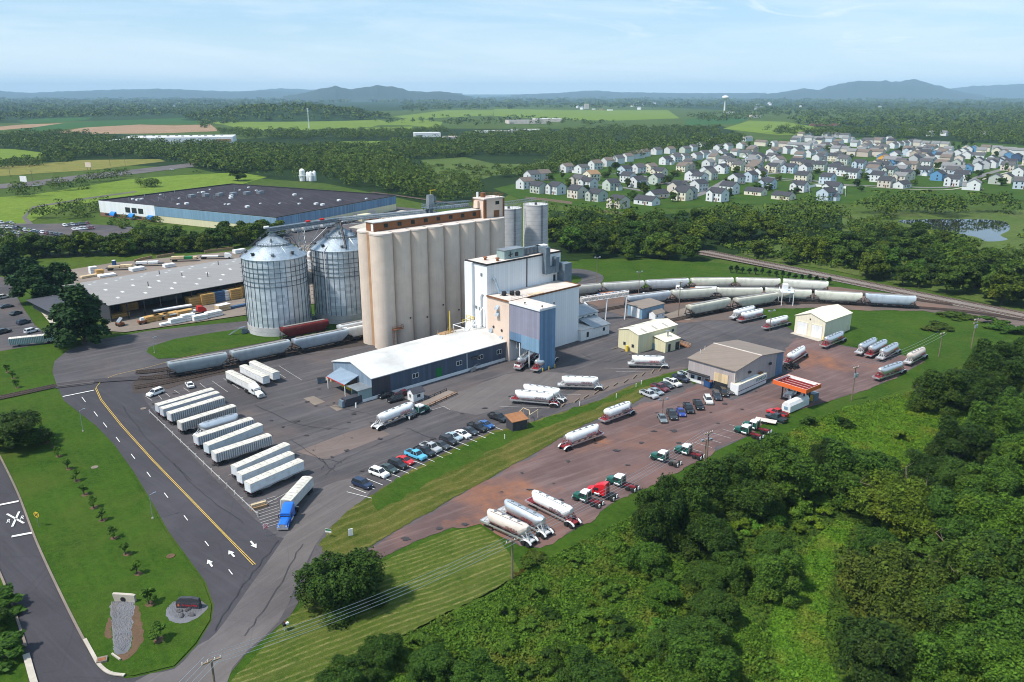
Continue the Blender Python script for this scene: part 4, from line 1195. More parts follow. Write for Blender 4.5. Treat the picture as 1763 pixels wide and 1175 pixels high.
# ---- corrugated steel bins
def steel_bin(c, label, downpipe, r=10.7):
 t = thing('grain_bin',label,'grain bin',(c[0],c[1],GZ),0.0,'corrugated steel grain bins')
 EH, PH = 26.3, 34.0
 MB().lathe([(r + 0.25,-0.3),(r + 0.25,3.0)],64).build('foundation',M['tank_concrete'],t,30)
 MB().lathe([(r,3.0),(r,EH)],96).build('bin_wall',M['bin'],t,30)
 mb = MB()
 n = 36
 for k in range(n):
  a = 2 * math.pi * (k + .5) / n
  ca, sa = math.cos(a), math.sin(a)
  mb.cbox((ca * (r + 0.06), sa * (r + 0.06), (3.0 + EH) / 2), (0.12, 0.15, EH - 3.0), a)
 mb.build('wall_stiffener', M['stiffener'], t)
 mb = MB()
 for z in (17.2, 18.8, 20.4, 22.0, 23.6):
  mb.lathe([(r + 0.17,z - .045),(r + 0.24,z - .045),(r + 0.24,z + .045),(r + 0.17,z + .045)],72)
 mb.build('wind_ring', M['stiffener'], t)
 # two-pitch roof with standing ribs
 zb = EH + (PH - EH) * 0.52
 rb = r * 0.52
 rf = MB().lathe([(r + 0.35,EH - .1),(r + 0.35,EH + .05),(rb,zb - .3),(rb,zb + 0.25),(1.1,PH - 0.9),(1.1,PH - .2),(0.5,PH)],72).build('roof',M['galv'],t,20)
 mb = MB()
 for k in range(72):
  a = 2 * math.pi * k / 72
  ca, sa = math.cos(a), math.sin(a)
  mb.cyl((ca * r,sa * r,EH + .12),(ca * rb,sa * rb,zb - .22),0.06,0.05,4)
  if k % 2 == 0:
   mb.cyl((ca * rb,sa * rb,zb + .3),(ca * 1.2,sa * 1.2,PH - .85),0.06,0.04,4)
 mb.build('rib', M['galv'], rf)
 for k in range(8):
  a = 2 * math.pi * (k + .3) / 8
  q = r * 0.86
  z = EH + (zb - EH) * (r - q) / (r - rb)
  MB().cyl((math.cos(a) * q,math.sin(a) * q,z),(math.cos(a) * q,math.sin(a) * q,z + .75),.42,.42,10).cyl((math.cos(a) * q,math.sin(a) * q,z + .75),(math.cos(a) * q,math.sin(a) * q,z + 1.0),.7,.6,10).build('roof_vent',M['dark_steel'] if k % 2 else M['steel'],t,30)
 for k in range(4):
  a = 2 * math.pi * (k + .1) / 4
  q = rb * 0.72
  MB().cyl((math.cos(a) * q,math.sin(a) * q,zb + 0.3),(math.cos(a) * q,math.sin(a) * q,zb + 2.2),.35,.35,8).build('roof_vent',M['steel'],t,30)
 pts = [(math.cos(a) * (rb + .5), math.sin(a) * (rb + .5), zb - 0.2) for a in np.linspace(0, 2 * math.pi, 29)]
 rail_mb(pts, 1.1, 0.05, 2.0).build('guard_rail', M['dark_steel'], t)
 stair = MB()
 a0 = R(200)
 for k in range(24):
  q0, q1 = r + 0.4 - (r - 1.2) * k / 24, r + 0.4 - (r - 1.2) * (k + 1) / 24
  z0 = EH + (PH - EH) * k / 24 + .35
  stair.cbox((math.cos(a0) * q0, math.sin(a0) * q0, z0), (.42, 1.0, .08), a0)
 for s_ in (-.55, .55):
  o_ = Vector((-math.sin(a0), math.cos(a0), 0)) * s_
  stair.cyl(Vector((math.cos(a0) * r,math.sin(a0) * r,EH + 1.3)) + o_,Vector((math.cos(a0) * 1.2,math.sin(a0) * 1.2,PH + 1.0)) + o_,.05,.05,5)
 stair.build('roof_stair', M['dark_steel'], t)
 a = R(188)
 ladder_mb((math.cos(a) * (r + .1),math.sin(a) * (r + .1),0.2),EH,(math.cos(a),math.sin(a),0)).build('ladder',M['dark_steel'],t)
 a = R(250)
 x, y = math.cos(a), math.sin(a)
 if downpipe:
  mb = MB().tube([(x * (r - 2),y * (r - 2),EH + 1.6),(x * (r + .55),y * (r + .55),EH + .6),(x * (r + .55),y * (r + .55),4.0)],.16,8)
  mb.build('downpipe', M['white'], t, 40)
  mb = MB()
  a = R(292)
  x, y = math.cos(a), math.sin(a)
  mb.cyl((x * 1.5,y * 1.5,PH + 2.0),(x * (r - .3),y * (r - .3),EH + 1.2),.38,.38,10)
  mb.build('grain_spout', M['dark_steel'], t, 40)
 a = R(214)
 x, y = math.cos(a), math.sin(a)
 mb = MB().cyl((x * (r + .4),y * (r + .4),.2),(x * (r + 1.6),y * (r + 1.6),.2 + 1.6),.5,.5,12).cbox((x * (r + 2),y * (r + 2),1.0),(1.6,1.2,1.5),a)
 mb.build('aeration_fan', M['galv_blue'], t, 40)
 mb = MB().cbox((x * (r + 2.6), y * (r + 2.6), 2.4), (3.0, 1.0, .1), a + .5)
 for k in range(8):
  mb.cbox((x * (r + 3.6) + k * -.45, y * (r + 3.6) - k * .12, 2.2 - k * .28), (.4, 1.0, .06), a + .5)
 mb.build('stair', M['galv_blue'], t)
 return t
BIN1, BIN2 = (-82.3, 271.6), (-62.4, 287.6)
steel_bin(BIN1, 'corrugated steel grain bin standing free with its ladder beside the lumber shed', False)
steel_bin(BIN2, 'corrugated steel grain bin with white downpipe, partly behind the concrete silos', True)
# ---- conveyor bridge over the bins to the elevator leg
def truss_bridge(mb,a,b,w,h,n,r=0.09,floor=True):
 a, b = Vector(a), Vector(b)
 d = (b - a).normalized()
 s = Vector((-d.y, d.x, 0)).normalized() * (w / 2)
 upv = Vector((0, 0, h))
 for o in (s, -s):
  for z in (Vector(), upv):
   mb.cyl(a + o + z, b + o + z, r, r, 5)
  for k in range(n):
   p, q = a.lerp(b, k / n) + o, a.lerp(b, (k + 1) / n) + o
   mb.cyl(p, p + upv, r * .7, r * .7, 4)
   mb.cyl(p + (upv if k % 2 else Vector()), q + (Vector() if k % 2 else upv), r * .6, r * .6, 4)
 for k in range(n + 1):
  p = a.lerp(b, k / n)
  for z in (Vector(), upv):
   mb.cyl(p - s + z, p + s + z, r * .6, r * .6, 4)
 return mb
t = thing('conveyor_bridge', 'dark grey enclosed conveyor bridge running over both steel bin peaks', 'conveyor', (0, 0, GZ))
A_ = Vector((BIN1[0] - 1.0, BIN1[1] - 1.0, 35.2))
B_ = Vector((BIN2[0], BIN2[1], 36.2))
E_ = at(736, 366, 41.0)
dAB = (E_ - A_)
mb = MB()
for p, q in ((A_, B_), (B_, E_)):
 d = (q - p).normalized()
 mb.cbox(((p + q) / 2).to_tuple(),((q - p).length + .2,1.5,1.3),math.atan2(d.y,d.x)) if abs(d.z) < 0.02 else mb.loft([[p + Vector((-d.y,d.x,0)) * s_ + Vector((0,0,z_)) for s_,z_ in ((-.75,-.65),(.75,-.65),(.75,.65),(-.75,.65))],[q + Vector((-d.y,d.x,0)) * s_ + Vector((0,0,z_)) for s_,z_ in ((-.75,-.65),(.75,-.65),(.75,.65),(-.75,.65))]])
mb.build('conveyor_casing', M['galv_blue'], t)
mb = MB()
for p, q in ((A_, B_), (B_, E_)):
 truss_bridge(mb,p + Vector((0,0,-1.9)),q + Vector((0,0,-1.9)),2.4,1.3,12,.08)
mb.build('truss', M['steel'], t)
mb = MB()
for p, q in ((A_, B_), (B_, E_)):
 d = (q - p).normalized()
 n_ = Vector((-d.y, d.x, 0))
 rail_mb([p - n_ * 1.6 + Vector((0,0,-.5)),q - n_ * 1.6 + Vector((0,0,-.5))],1.1,.045,2.2,mb)
 rail_mb([p + n_ * 1.6 + Vector((0,0,-.5)),q + n_ * 1.6 + Vector((0,0,-.5))],1.1,.045,2.2,mb)
mb.build('walkway_rail', M['steel'], t)
for nm,c in (('motor',A_ + Vector((-1.0,-.8,.9))),('motor',A_.lerp(B_,.52) + Vector((0,0,.9))),('motor',A_.lerp(B_,.72) + Vector((0,0,.9)))):
 MB().cyl(c,c + Vector((1.3,.9,0)),.45,.45,10).build(nm,M['red'] if c != A_ + Vector((-1.0,-.8,.9)) else M['wrap'],t,40)
# lattice tower under the bridge between the bins
c = A_.lerp(B_, .56) + V * 6.0
t = thing('support_tower', 'lattice steel support tower with splayed struts between the two bins', 'support tower', (c.x, c.y, GZ))
mb = MB()
for sx,sy in ((-1.2,-1.2),(1.2,-1.2),(1.2,1.2),(-1.2,1.2)):
 mb.cyl((sx,sy,0),(sx * .8,sy * .8,33),.14,.14,6)
for k in range(16):
 z0, z1 = k * 2.06, (k + 1) * 2.06
 for (a,b) in (((-1.1,-1.1),(1.1,-1.1)),((1.1,-1.1),(1.1,1.1)),((1.1,1.1),(-1.1,1.1)),((-1.1,1.1),(-1.1,-1.1))):
  mb.cyl((*a, z0), (*b, z1), .07, .07, 4)
  mb.cyl((*a, z1), (*b, z1), .07, .07, 4)
mb.build('lattice', M['steel'], t)
mb = MB()
for s_ in (-1, 1):
 q = U * (8.0 * s_) - V * 4.5
 mb.cyl((0,0,25),(q.x,q.y,33.4),.16,.16,6)
 mb.cyl((0,0,22),(q.x * .7,q.y * .7,33.4),.12,.12,6)
mb.build('strut', M['steel'], t)
# ---- concrete elevator: two rows of eight silos, gallery, head tower
S0 = Vector((-41.5, 250.2, GZ))
t = thing('grain_elevator', 'tall beige concrete grain elevator with a row of round silos and brown rooftop gallery', 'grain elevator', S0, TH)
SP, RR, HS = 6.85, 3.62, 37.2
for row in (0, 1):
 for k in range(8):
  MB().lathe([(RR,-.4),(RR,HS)],40,(k * SP,row * SP,0)).build('silo',M['concrete'],t,30)
  MB().lathe([(RR + .12,HS),(RR + .12,HS + .5)],40,(k * SP,row * SP,0)).build('silo_rim',M['dirty_roof'],t,30)
MB().box(-.3,7 * SP,.6,SP - .6,HS + .1,HS + .55).build('roof_deck',M['dirty_roof'],t)
MB().box(-2.5,-2.0,2.5,SP - 2.5,0,HS + .3).build('junction_panel',M['orange_brown'],t)
TX = 43.2
g = MB().box(-1.2,TX,1.9,6.3,HS + .55,HS + 3.3).build('gallery',M['brown'],t)
MB().box(-1.5,TX,1.6,6.6,HS + 3.3,HS + 3.55).build('gallery_roof',M['white_roof'],g)
MB().box(-1.26,-1.2,2.2,3.4,HS + .6,HS + 2.9).build('gallery_door',M['white'],g)
for k in range(8):
 window(t,(3.4 + k * 5.3,1.9,HS + 2.1),1.3,1.1,'y',frame='dark_steel')
TX = 43.2
tw = MB().box(TX,TX + 9.0,-.35,5.2,0,44.2).build('head_tower',M['beige_wall'],t)
mb = MB()
for x, y in ((TX, -.35), (TX + 9.0, -.35), (TX, 5.2)):
 mb.box(x - .28, x + .28, y - .28, y + .28, 0, 44.0)
mb.box(TX - .2, TX + .9, -.52, -.35, 0, 44.0)
mb.build('corner_trim', M['brown'], tw)
MB().box(TX - .3,TX + 9.3,-.65,5.5,44.2,44.6).build('tower_roof',M['dirty_roof'],tw)
MB().box(TX + 5.2,TX + 7.0,-.41,-.35,HS + 4.9,HS + 6.1).build('window',M['glass'],t)
MB().box(TX + 4.4,TX + 7.0,-.43,-.35,HS + .2,HS + 2.9).build('shutter',M['brown'],t)
MB().box(TX + 5.6,TX + 7.0,-.43,-.35,26.2,28.8).build('shutter',M['brown'],t)
MB().box(TX + 4.4,TX + 5.6,-.43,-.35,14,16.5).build('shutter',M['brown'],t)
MB().box(TX - 1.0,TX,2.2,4.4,HS + 3.9,HS + 6.4,.15,.1).build('dust_hood',M['beige_wall'],tw)
mb = MB().cyl((TX + 2.5,3.2,44.6),(TX + 2.5,3.2,46.2),.9,.9,12)
mb.build('exhaust_stack', M['brown'], tw, 40)
mb = MB().cyl((TX + 1,4.4,44.6),(TX + 1,4.4,46.4),.4,.4,10)
mb.build('exhaust_stack', M['wrap'], tw, 40)
rail_mb([(TX,-.3,44.6),(TX + 9,-.3,44.6),(TX + 9,5.2,44.6),(TX,5.2,44.6)],1.1,.045,1.8).build('roof_rail',M['brown'],tw)
mb = ladder_mb((.6, -RR + .05, 0), 7.5, (0, -1, 0))
mb.build('access_ladder', M['scrap'], t)
mb = MB().box(.2, 4.0, -RR - 1.1, -RR + .9, 6.3, 6.45)
rail_mb([(.2,-RR - 1.1,6.45),(4.0,-RR - 1.1,6.45),(4.0,-RR,6.45)],1.1,.05,1.0,mb)
mb.build('access_platform', M['scrap'], t)
for k,z in ((1,9),(2,8),(3,11),(4,8)):
 MB().cyl((k * SP + .8,-RR + .1,z),(k * SP + .8,-RR - .2,z),.28,.28,8).build('sampling_port',M['dark_steel'],t)
# elevator leg and truss bridge behind the gallery
lp = at(741, 366, 41.0)
t = thing('elevator_leg', 'blue-grey bucket elevator head on a steel tower behind the brown gallery', 'elevator leg', (lp.x, lp.y, GZ), TH)
mb = MB()
for sx in (-1.6, 1.6):
 for sy in (-1.6, 1.6):
  mb.cyl((sx,sy,0),(sx,sy,43.5),.16,.16,6)
for k in range(18):
 z = k * 2.4
 for a,b in (((-1.6,-1.6),(1.6,-1.6)),((1.6,-1.6),(1.6,1.6)),((-1.6,1.6),(1.6,1.6)),((-1.6,-1.6),(-1.6,1.6))):
  mb.cyl((*a, z), (*b, z + 2.4), .07, .07, 4)
mb.build('tower_frame', M['galv_blue'], t)
MB().box(-.7,.7,-.5,.5,0,46.0).build('leg_casing',M['galv_blue'],t)
mb = MB().box(-2.2, 2.2, -2.2, 2.2, 42.2, 42.4)
rail_mb([(-2.2,-2.2,42.4),(2.2,-2.2,42.4),(2.2,2.2,42.4),(-2.2,2.2,42.4),(-2.2,-2.2,42.4)],1.1,.06,1.2,mb)
mb.build('head_platform', M['galv_blue'], t)
MB().box(-1.2,1.2,-.9,.9,42.4,46.6,.2,.2).build('head_casing',M['steel'],t)
MB().cyl((1.4,-.6,45.2),(1.4,.6,45.2),.9,.9,14).build('drive_drum',M['galv_blue'],t,40)
mb = MB().cyl((.6,.5,46.4),(.6,.5,48.0),.12,.12,6).cbox((1.6,.5,48.0),(2.4,.2,.25))
mb.build('hoist_davit', M['yellow'], t)
t = thing('truss_walkway', 'long pale steel truss walkway from the elevator leg to the head tower', 'walkway', (0, 0, GZ))
q0, q1 = lp.copy(), S0 + U * TX + V * 7.0
q0.z = q1.z = 41.6
q1 = q1 + V * .3
truss_bridge(MB(),q0 + U * 2 - Vector((0,0,.0)),q1 + Vector((0,0,-.4)),2.2,2.0,16,.10).build('truss',M['galv_blue'],t)
d = (q1 - q0).normalized()
MB().cbox(((q0 + q1) / 2 + Vector((0,0,.3))).to_tuple(),((q1 - q0).length - 2,1.1,.9),math.atan2(d.y,d.x)).build('conveyor_casing',M['galv'],t)
# ---- two round grey tanks behind the head tower
def tank(c, label):
 t = thing('concrete_tank',label,'storage tank',(c[0],c[1],GZ),0,'round grey concrete storage tanks')
 MB().lathe([(5.4,-.4),(5.4,33.9)],56).build('tank_wall',M['tank_concrete'],t,30)
 MB().lathe([(5.15,33.3),(5.15,34.0)],56).build('tank_roof',M['white_roof'],t,30)
 MB().lathe([(5.45,33.6),(5.5,34.15),(5.2,34.15),(5.2,33.9)],56).build('tank_rim',M['tank_concrete'],t,30)
 rail_mb([(math.cos(a) * 5.2,math.sin(a) * 5.2,34.15) for a in np.linspace(0,2 * math.pi,21)],1.05,.04,1.6).build('guard_rail',M['steel'],t)
 MB().box(-.5,.5,-2.3,-1.5,34.0,35.0).build('roof_hatch',M['dark_steel'],t)
 a = R(-62)
 ladder_mb((math.cos(a) * 5.4,math.sin(a) * 5.4,0),34.5,(math.cos(a),math.sin(a),0)).build('ladder',M['dark_steel'],t)
 return t
tank((10.2, 345.4), 'round grey concrete tank with white roof, fully seen and nearer the woods')
tank((-1.4, 333.6), 'round grey concrete tank with white roof, half hidden by the brown-edged tower')
t = thing('pipe_rack', 'thin pipe walkway crossing over the two grey tank tops', 'walkway', (0, 0, 0))
truss_bridge(MB(),Vector((-4,336,35.4)),Vector((10,347.5,35.9)),1.2,1.0,10,.07).build('truss',M['steel'],t)
# ---- flour mill block
B0 = Vector((-0.8, 235.0, GZ))
t = thing('mill_building', 'stepped flour mill building with white tower block, beige corner and blue truck bay', 'mill building', B0, TH)
HB, HA = 19.0, 28.8
MB().box(0,31.5,0,10.2,0,HB).build('lower_block',M['white_wall'],t)
MB().box(-.06,0,0,10.2,0,HB).build('beige_wall',M['beige_wall'],t)
mb = MB().box(-.25, 31.7, -.15, 10.2, HB, HB + .18)
mb.build('lower_roof', M['dirty_roof'], t)
mb = MB()
mb.box(-.3, 31.8, -.28, -.15, HB - .15, HB + .4)
mb.box(31.7, 31.85, -.28, 10.2, HB - .15, HB + .4)
mb.box(-.38, -.25, -.28, 10.2, HB - .15, HB + .4)
mb.build('roof_edge', M['brown'], t)
MB().box(0,33.0,10.2,20.0,0,HA).build('tower_block',M['white_wall'],t)
MB().box(-.2,33.2,10.0,20.2,HA,HA + .2).build('tower_roof',M['dirty_roof'],t)
mb = MB()
mb.box(-.3, 33.3, 9.86, 10.0, HA - .15, HA + .42)
mb.box(-.34, -.2, 9.86, 20.3, HA - .15, HA + .42)
mb.box(33.2, 33.34, 9.86, 20.3, HA - .15, HA + .42)
mb.build('roof_edge', M['dark_steel'], t)
MB().box(-1.0,-.0,16.4,20.0,0,HA - .1).build('stair_turret',M['white_wall'],t)
MB().box(17.0,17.3,10.0,10.2,HB + .2,HA).build('downpipe',M['dark_steel'],t)
# rooftop plant
g = MB().box(9.0,17.5,12.0,15.7,HA + .2,HA + 3.0).build('penthouse',M['mint_clad'],t)
MB().box(8.8,17.7,11.8,15.9,HA + 3.0,HA + 3.15).build('penthouse_roof',M['steel'],g)
MB().box(13.6,15.0,11.9,12.0,HA + .7,HA + 2.0).build('louvre',M['dark_steel'],g)
mb = MB().cyl((10.6,11.7,HA + 1.4),(12.4,11.7,HA + 1.7),.14,.14,6).cbox((11.3,11.6,HA + 1.7),(.25,.2,1.8),.3)
mb.build('fan_bracket', M['dark_steel'], g)
mb = MB()
mb.box(17.8, 26.0, 12.6, 14.2, HA + .5, HA + 2.6)
mb.box(24.5, 26.0, 9.4, 14.2, HA + .5, HA + 2.6)
mb.box(24.3, 26.2, 8.4, 10.1, HB + 3.4, HA + 2.6)
mb.box(26.2, 30.0, 8.6, 10.0, HB + 3.4, HB + 5.6)
mb.box(29.0, 30.6, 8.4, 10.1, HB + 3.4, HB + 8.6)
mb.build('air_duct', M['galv_blue'], t)
for k in range(10):
 MB().box(18.2 + k * .62,18.35 + k * .62,12.45,12.6,HA + .5,HA + 2.7).build('duct_flange',M['steel'],t)
MB().box(31.5,35.0,6.8,10.4,HB - 1.0,HB + 6.2).build('lift_shaft',M['galv_blue'],t)
MB().box(29.6,30.6,10.1,10.2,HB + .2,HB + 2.3).build('roof_door',M['dark_steel'],t)
mb = MB()
for k in range(3):
 mb.box(28.5 + k * 1.6, 29.8 + k * 1.6, 16.2, 18.2, HA + .2, HA + 1.6)
mb.build('air_handler', M['wrap'], t)
for x, y in ((4.2, 15.8), (6, 12), (20.5, 16.5)):
 MB().cyl((x,y,HA + .2),(x,y,HA + 1.0),.45,.45,10).cyl((x,y,HA + 1.0),(x,y,HA + 1.3),.75,.6,10).build('roof_fan',M['scrap'],t,40)
mb = MB().tube([(2.2,10.0,HB + 4.8),(2.2,9.1,HB + 5.4),(2.4,8.9,HB + 4.4),(2.6,7.4,HB + 1.0),(6.0,5.6,HB + .9)],.38,8)
mb.build('dust_pipe', M['galv'], t, 40)
for x, y in ((3.6, 6.4), (5.8, 5.0), (6.9, 3.6)):
 mb = MB().cyl((x - .5,y,HB + 1.0),(x + .5,y,HB + 1.0),.7,.7,12).box(x - .5,x + .5,y - .5,y + .5,HB + .2,HB + 1.0)
 mb.build('blower', M['dark_steel'], t, 40)
MB().box(9.5,15.5,.6,2.2,HB + .18,HB + .3).build('roof_patch',M['pale_lumber'],t)
rail_mb([(1,.3,HB + .2),(9,.3,HB + .2),(9,-4,HB + .2)],1.0,.03,1.6).build('roof_rail',M['steel'],t)
# louvred hoods and round ports on the beige wall
for y,z in ((5.2,16.2),(5.0,14.2),(3.6,6.6),(8.2,8.2)):
 mb = MB()
 mb.add([(-.06,y - .7,z - .7),(-.06,y + .7,z - .7),(-.06,y + .7,z + .8),(-.06,y - .7,z + .8),(-1.1,y - .7,z - .5),(-1.1,y + .7,z - .5)],[(0,4,5,1),(3,2,5,4),(0,3,4),(1,5,2),(0,1,2,3)])
 mb.build('vent_hood', M['galv'], t)
for y, z in ((7.2, 9.6), (3.4, 9.2)):
 MB().cyl((-.06,y,z),(-.22,y,z),.42,.42,14).build('round_vent',M['dark_steel'],t)
for y,z in ((12.8,25.4),(13.8,14.2),(12.2,8.2),(15.5,14.4)):
 MB().box(-.16,0,y - .4,y + .4,z - .45,z + .45).build('wall_vent',M['steel'],t)
mb = MB().tube([(-.5,12.8,5.0),(-.5,12.8,18.6),(-.3,12.3,19.5),(.0,12.0,19.0)],.26,8)
mb.build('vent_pipe', M['white'], t, 40)
# blue truck bay: walls over an open drive-through
CX0, CX1, CY0, CY1 = -.1, 6.6, -13.2, -.15
OP = 5.6
lw = MB().box(CX0,CX0 + .15,CY0,CY1,9.8,HB).build('bay_upper_wall',M['lilac_clad'],t)
MB().box(CX0 - .04,CX0 + .11,CY0 + .02,-5.4,OP,9.8).build('bay_lower_wall',M['sky_clad'],t)
MB().box(CX0 + .02,CX0 + .16,-5.4,CY1,OP + 1.6,9.8).build('bay_louvre_wall',M['blue_clad'],t)
MB().box(CX0 + .15,CX1,CY0,CY0 + .15,9.8,HB).build('bay_end_wall',M['blue_clad'],t)
MB().box(CX0 + .1,CX1,CY0 - .05,CY0 + .1,0,9.8).build('bay_end_lower_wall',M['blue_clad'],t)
MB().box(CX1 - .15,CX1,CY0 + .15,CY1,OP,HB).build('bay_back_wall',M['blue_clad'],t)
MB().box(CX0 - .15,CX1 + .15,CY0 - .15,CY1,HB,HB + .25).build('bay_roof',M['dirty_roof'],t)
MB().box(CX0 - .22,CX1 + .2,CY0 - .25,CY0 - .15,HB - .35,HB + .3).box(CX0 - .3,CX0 - .15,CY0 - .25,CY1,HB - .35,HB + .3).build('bay_fascia',M['white'],t)
MB().box(CX0 + .2,CX1 - .2,CY0 + .2,CY1,6.8,7.2).build('loading_floor',M['dark_steel'],t)
for y in (-13.0, -8.6, -4.4):
 for x in (.25, 6.2):
  MB().box(x - .15,x + .15,y - .15,y + .15,0,6.8).build('column',M['wrap'],t)
mb = MB()
for k in range(5):
 mb.cyl((1.2,-2 - k * 2.3,6.8),(1.2,-2 - k * 2.3,4.4),.22,.3,8)
 rail_mb([(1.8,-1.5 - k * 2.3,4.3),(5.6,-1.5 - k * 2.3,4.3)],1.0,.04,1.2,mb)
mb.build('loading_spout', M['galv'], t)
for k in range(3):
 MB().cyl((.6 + 2.6 * k,CY0 - .8,-.2),(.6 + 2.6 * k,CY0 - .8,1.1),.17,.17,8).build('bollard',M['yellow'],t)
for x, y in ((.2, -6.6), (1.2, -12.9), (6.4, -12.7)):
 MB().cyl((x,y,HB + .25),(x,y,HB + .8),.05,.05,5).cbox((x,y,HB + .95),(.5,.35,.35),.4).build('floodlight',M['dark_steel'],t)
# catwalk frames at the foot of the white tower, on the shed roof
mb = MB()
for x,y in ((-3,12),(-8,12),(-3,17.5),(-8,17.5)):
 mb.cyl((x,y,0),(x,y,9.8),.14,.14,6)
for a,b in (((-3,12),(-8,12)),((-8,12),(-8,17.5)),((-8,17.5),(-3,17.5)),((-3,12),(-3,17.5))):
 for z in (6.5, 9.7):
  mb.cyl((*a, z), (*b, z), .12, .12, 5)
mb.cyl((-8,12,6.6),(-.6,11.6,15.2),.14,.14,6)
mb.cyl((-3,12,9.7),(-.3,11.4,9.7),.1,.1,6)
mb.build('pipe_frame', M['wrap'], t)
mb = MB().box(-12.5, -8.2, 16, 20, 7.0, 7.3)
rail_mb([(-12.5,16,7.3),(-8.2,16,7.3),(-8.2,20,7.3)],1.1,.06,1.2,mb)
for x, y in ((-12.4, 16.1), (-12.4, 19.9), (-8.4, 19.9)):
 mb.cyl((x,y,0),(x,y,8),.12,.12,6)
mb.build('timber_platform', M['wood'], t)
mb = rail_mb([(-8,13,11.0),(-3,13,11.0),(-3,17,11.0)],1.1,.09,1.5)
mb.cyl((-9,18,3),(-9,18,14.2),.2,.2,6)
mb.build('yellow_rail', M['yellow'], t)
# ---- long blue shed with white roof
D0 = Vector((-38.0, 202.4, GZ))
t = thing('storage_shed', 'long low blue metal shed with white roof attached to the mill', 'shed', D0, TH)
L, Wd, EV, RG = 49.2, 19.8, 6.0, 8.3
pr = [(0,0),(Wd,0),(Wd,EV),(Wd / 2,RG),(0,EV)]
def gable_walls(mb, L, Wd, EV, RG, t_=.0):
 vs = [(0,0,0),(0,Wd,0),(0,Wd,EV),(0,Wd / 2,RG),(0,0,EV),(L,0,0),(L,Wd,0),(L,Wd,EV),(L,Wd / 2,RG),(L,0,EV)]
 return mb.add(vs,[(0,4,3,2,1),(5,6,7,8,9),(0,5,9,4),(1,2,7,6)])
def gable_roof(mb,L,Wd,EV,RG,ov=.35,th=.16,ex=.3):
 k = (RG - EV) / (Wd / 2)
 lo = EV - ov * k
 for s_ in (0, 1):
  y0, y1 = (-ov, Wd / 2) if s_ == 0 else (Wd + ov, Wd / 2)
  mb.add([(-ex,y0,lo + .03),(L + ex,y0,lo + .03),(L + ex,y1,RG + .03),(-ex,y1,RG + .03),(-ex,y0,lo + .03 + th),(L + ex,y0,lo + .03 + th),(L + ex,y1,RG + .03 + th),(-ex,y1,RG + .03 + th)],
    [(3,2,1,0),(4,5,6,7),(0,1,5,4),(1,2,6,5),(2,3,7,6),(3,0,4,7)] if s_ == 0 else [(0,1,2,3),(7,6,5,4),(4,5,1,0),(5,6,2,1),(6,7,3,2),(7,4,0,3)])
 return mb
gable_walls(MB(), L - .2, Wd, EV, RG).build('wall', M['shed_gable'], t)
MB().box(6.0,L - .2,-.08,0,.9,EV - .1).build('side_cladding',M['shaded_clad'],t)  # darker than the gable: painted shade of the side turned from the sun
MB().box(.0,6.0,-.09,0,.9,EV - .1).build('dark_cladding',M['dark_panel'],t)
MB().box(-.1,L - .2,-.16,0,-.2,.9).build('plinth',M['wrap'],t)
gable_roof(MB(),L - .2,Wd,EV,RG,.4,.2,.35).build('roof',M['white_roof'],t)
for x in (14.5, 30.5, 38.8, 46.5):
 window(t,(x,-.08,3.4),1.9,1.2,'y',panes=2)
MB().box(21.8,24.0,-.16,-.08,1.0,3.7).build('green_door',M['green_door'],t)
MB().box(29.0 + 4.4,29.0 + 4.6,-.15,-.08,.9,EV - .2).build('downpipe',M['wrap'],t)
MB().box(35.0,38.0,-1.4,-.08,3.9,4.1).build('porch_canopy',M['dark_steel'],t)
MB().box(36.2,37.4,-.15,-.08,.9,3.1).build('side_door',M['shaded_clad'],t)
mb = MB()
for k in range(6):
 mb.box(35.6 - k * .32, 35.9 - k * .32, -1.5, -.2, .1, 1.0 - k * .16)
rail_mb([(37.4,-1.5,1.0),(35.9,-1.5,1.0),(34.0,-1.5,.1)],1.0,.05,.8,mb)
mb.build('steps', M['steel'], t)
# loading dock under the gable
MB().add([(-4.6,6.4,3.7),(-4.6,15.8,3.7),(0,15.8,5.3),(0,6.4,5.3),(-4.6,6.4,3.55),(-4.6,15.8,3.55),(0,15.8,5.1),(0,6.4,5.1)],[(0,1,2,3),(7,6,5,4),(0,4,5,1),(1,5,6,2),(3,7,4,0)]).build('dock_canopy',M['shed_gable'],t)
MB().box(-4.62,-4.5,6.4,15.8,3.35,3.62).build('canopy_fascia',M['text_red'],t)
MB().box(-.1,0,7.2,15.2,1.1,4.4).build('dock_opening',M['glass'],t)
for y in (8.4, 11.0, 13.6):
 MB().box(-.8,-.1,y - 1.1,y + 1.1,-.2,1.1).build('dock_leveller',M['yellow'],t)
mb = MB()
for y in (6.6, 15.6):
 mb.box(-4.5, -4.3, y - .1, y + .1, -.2, 3.6)
mb.build('canopy_post', M['wrap'], t)
MB().box(-4.4,0,3.1,3.2,-.2,3.4).box(-4.4,-.1,0,.1,.8,3.5).build('porch_wall',M['mint_clad'],t)
MB().box(-4.4,-.1,-.06,.0,-.2,.8).build('porch_plinth',M['wrap'],t)
MB().box(-4.6,0,-.2,5.4,3.5,3.65).build('porch_roof',M['steel'],t)
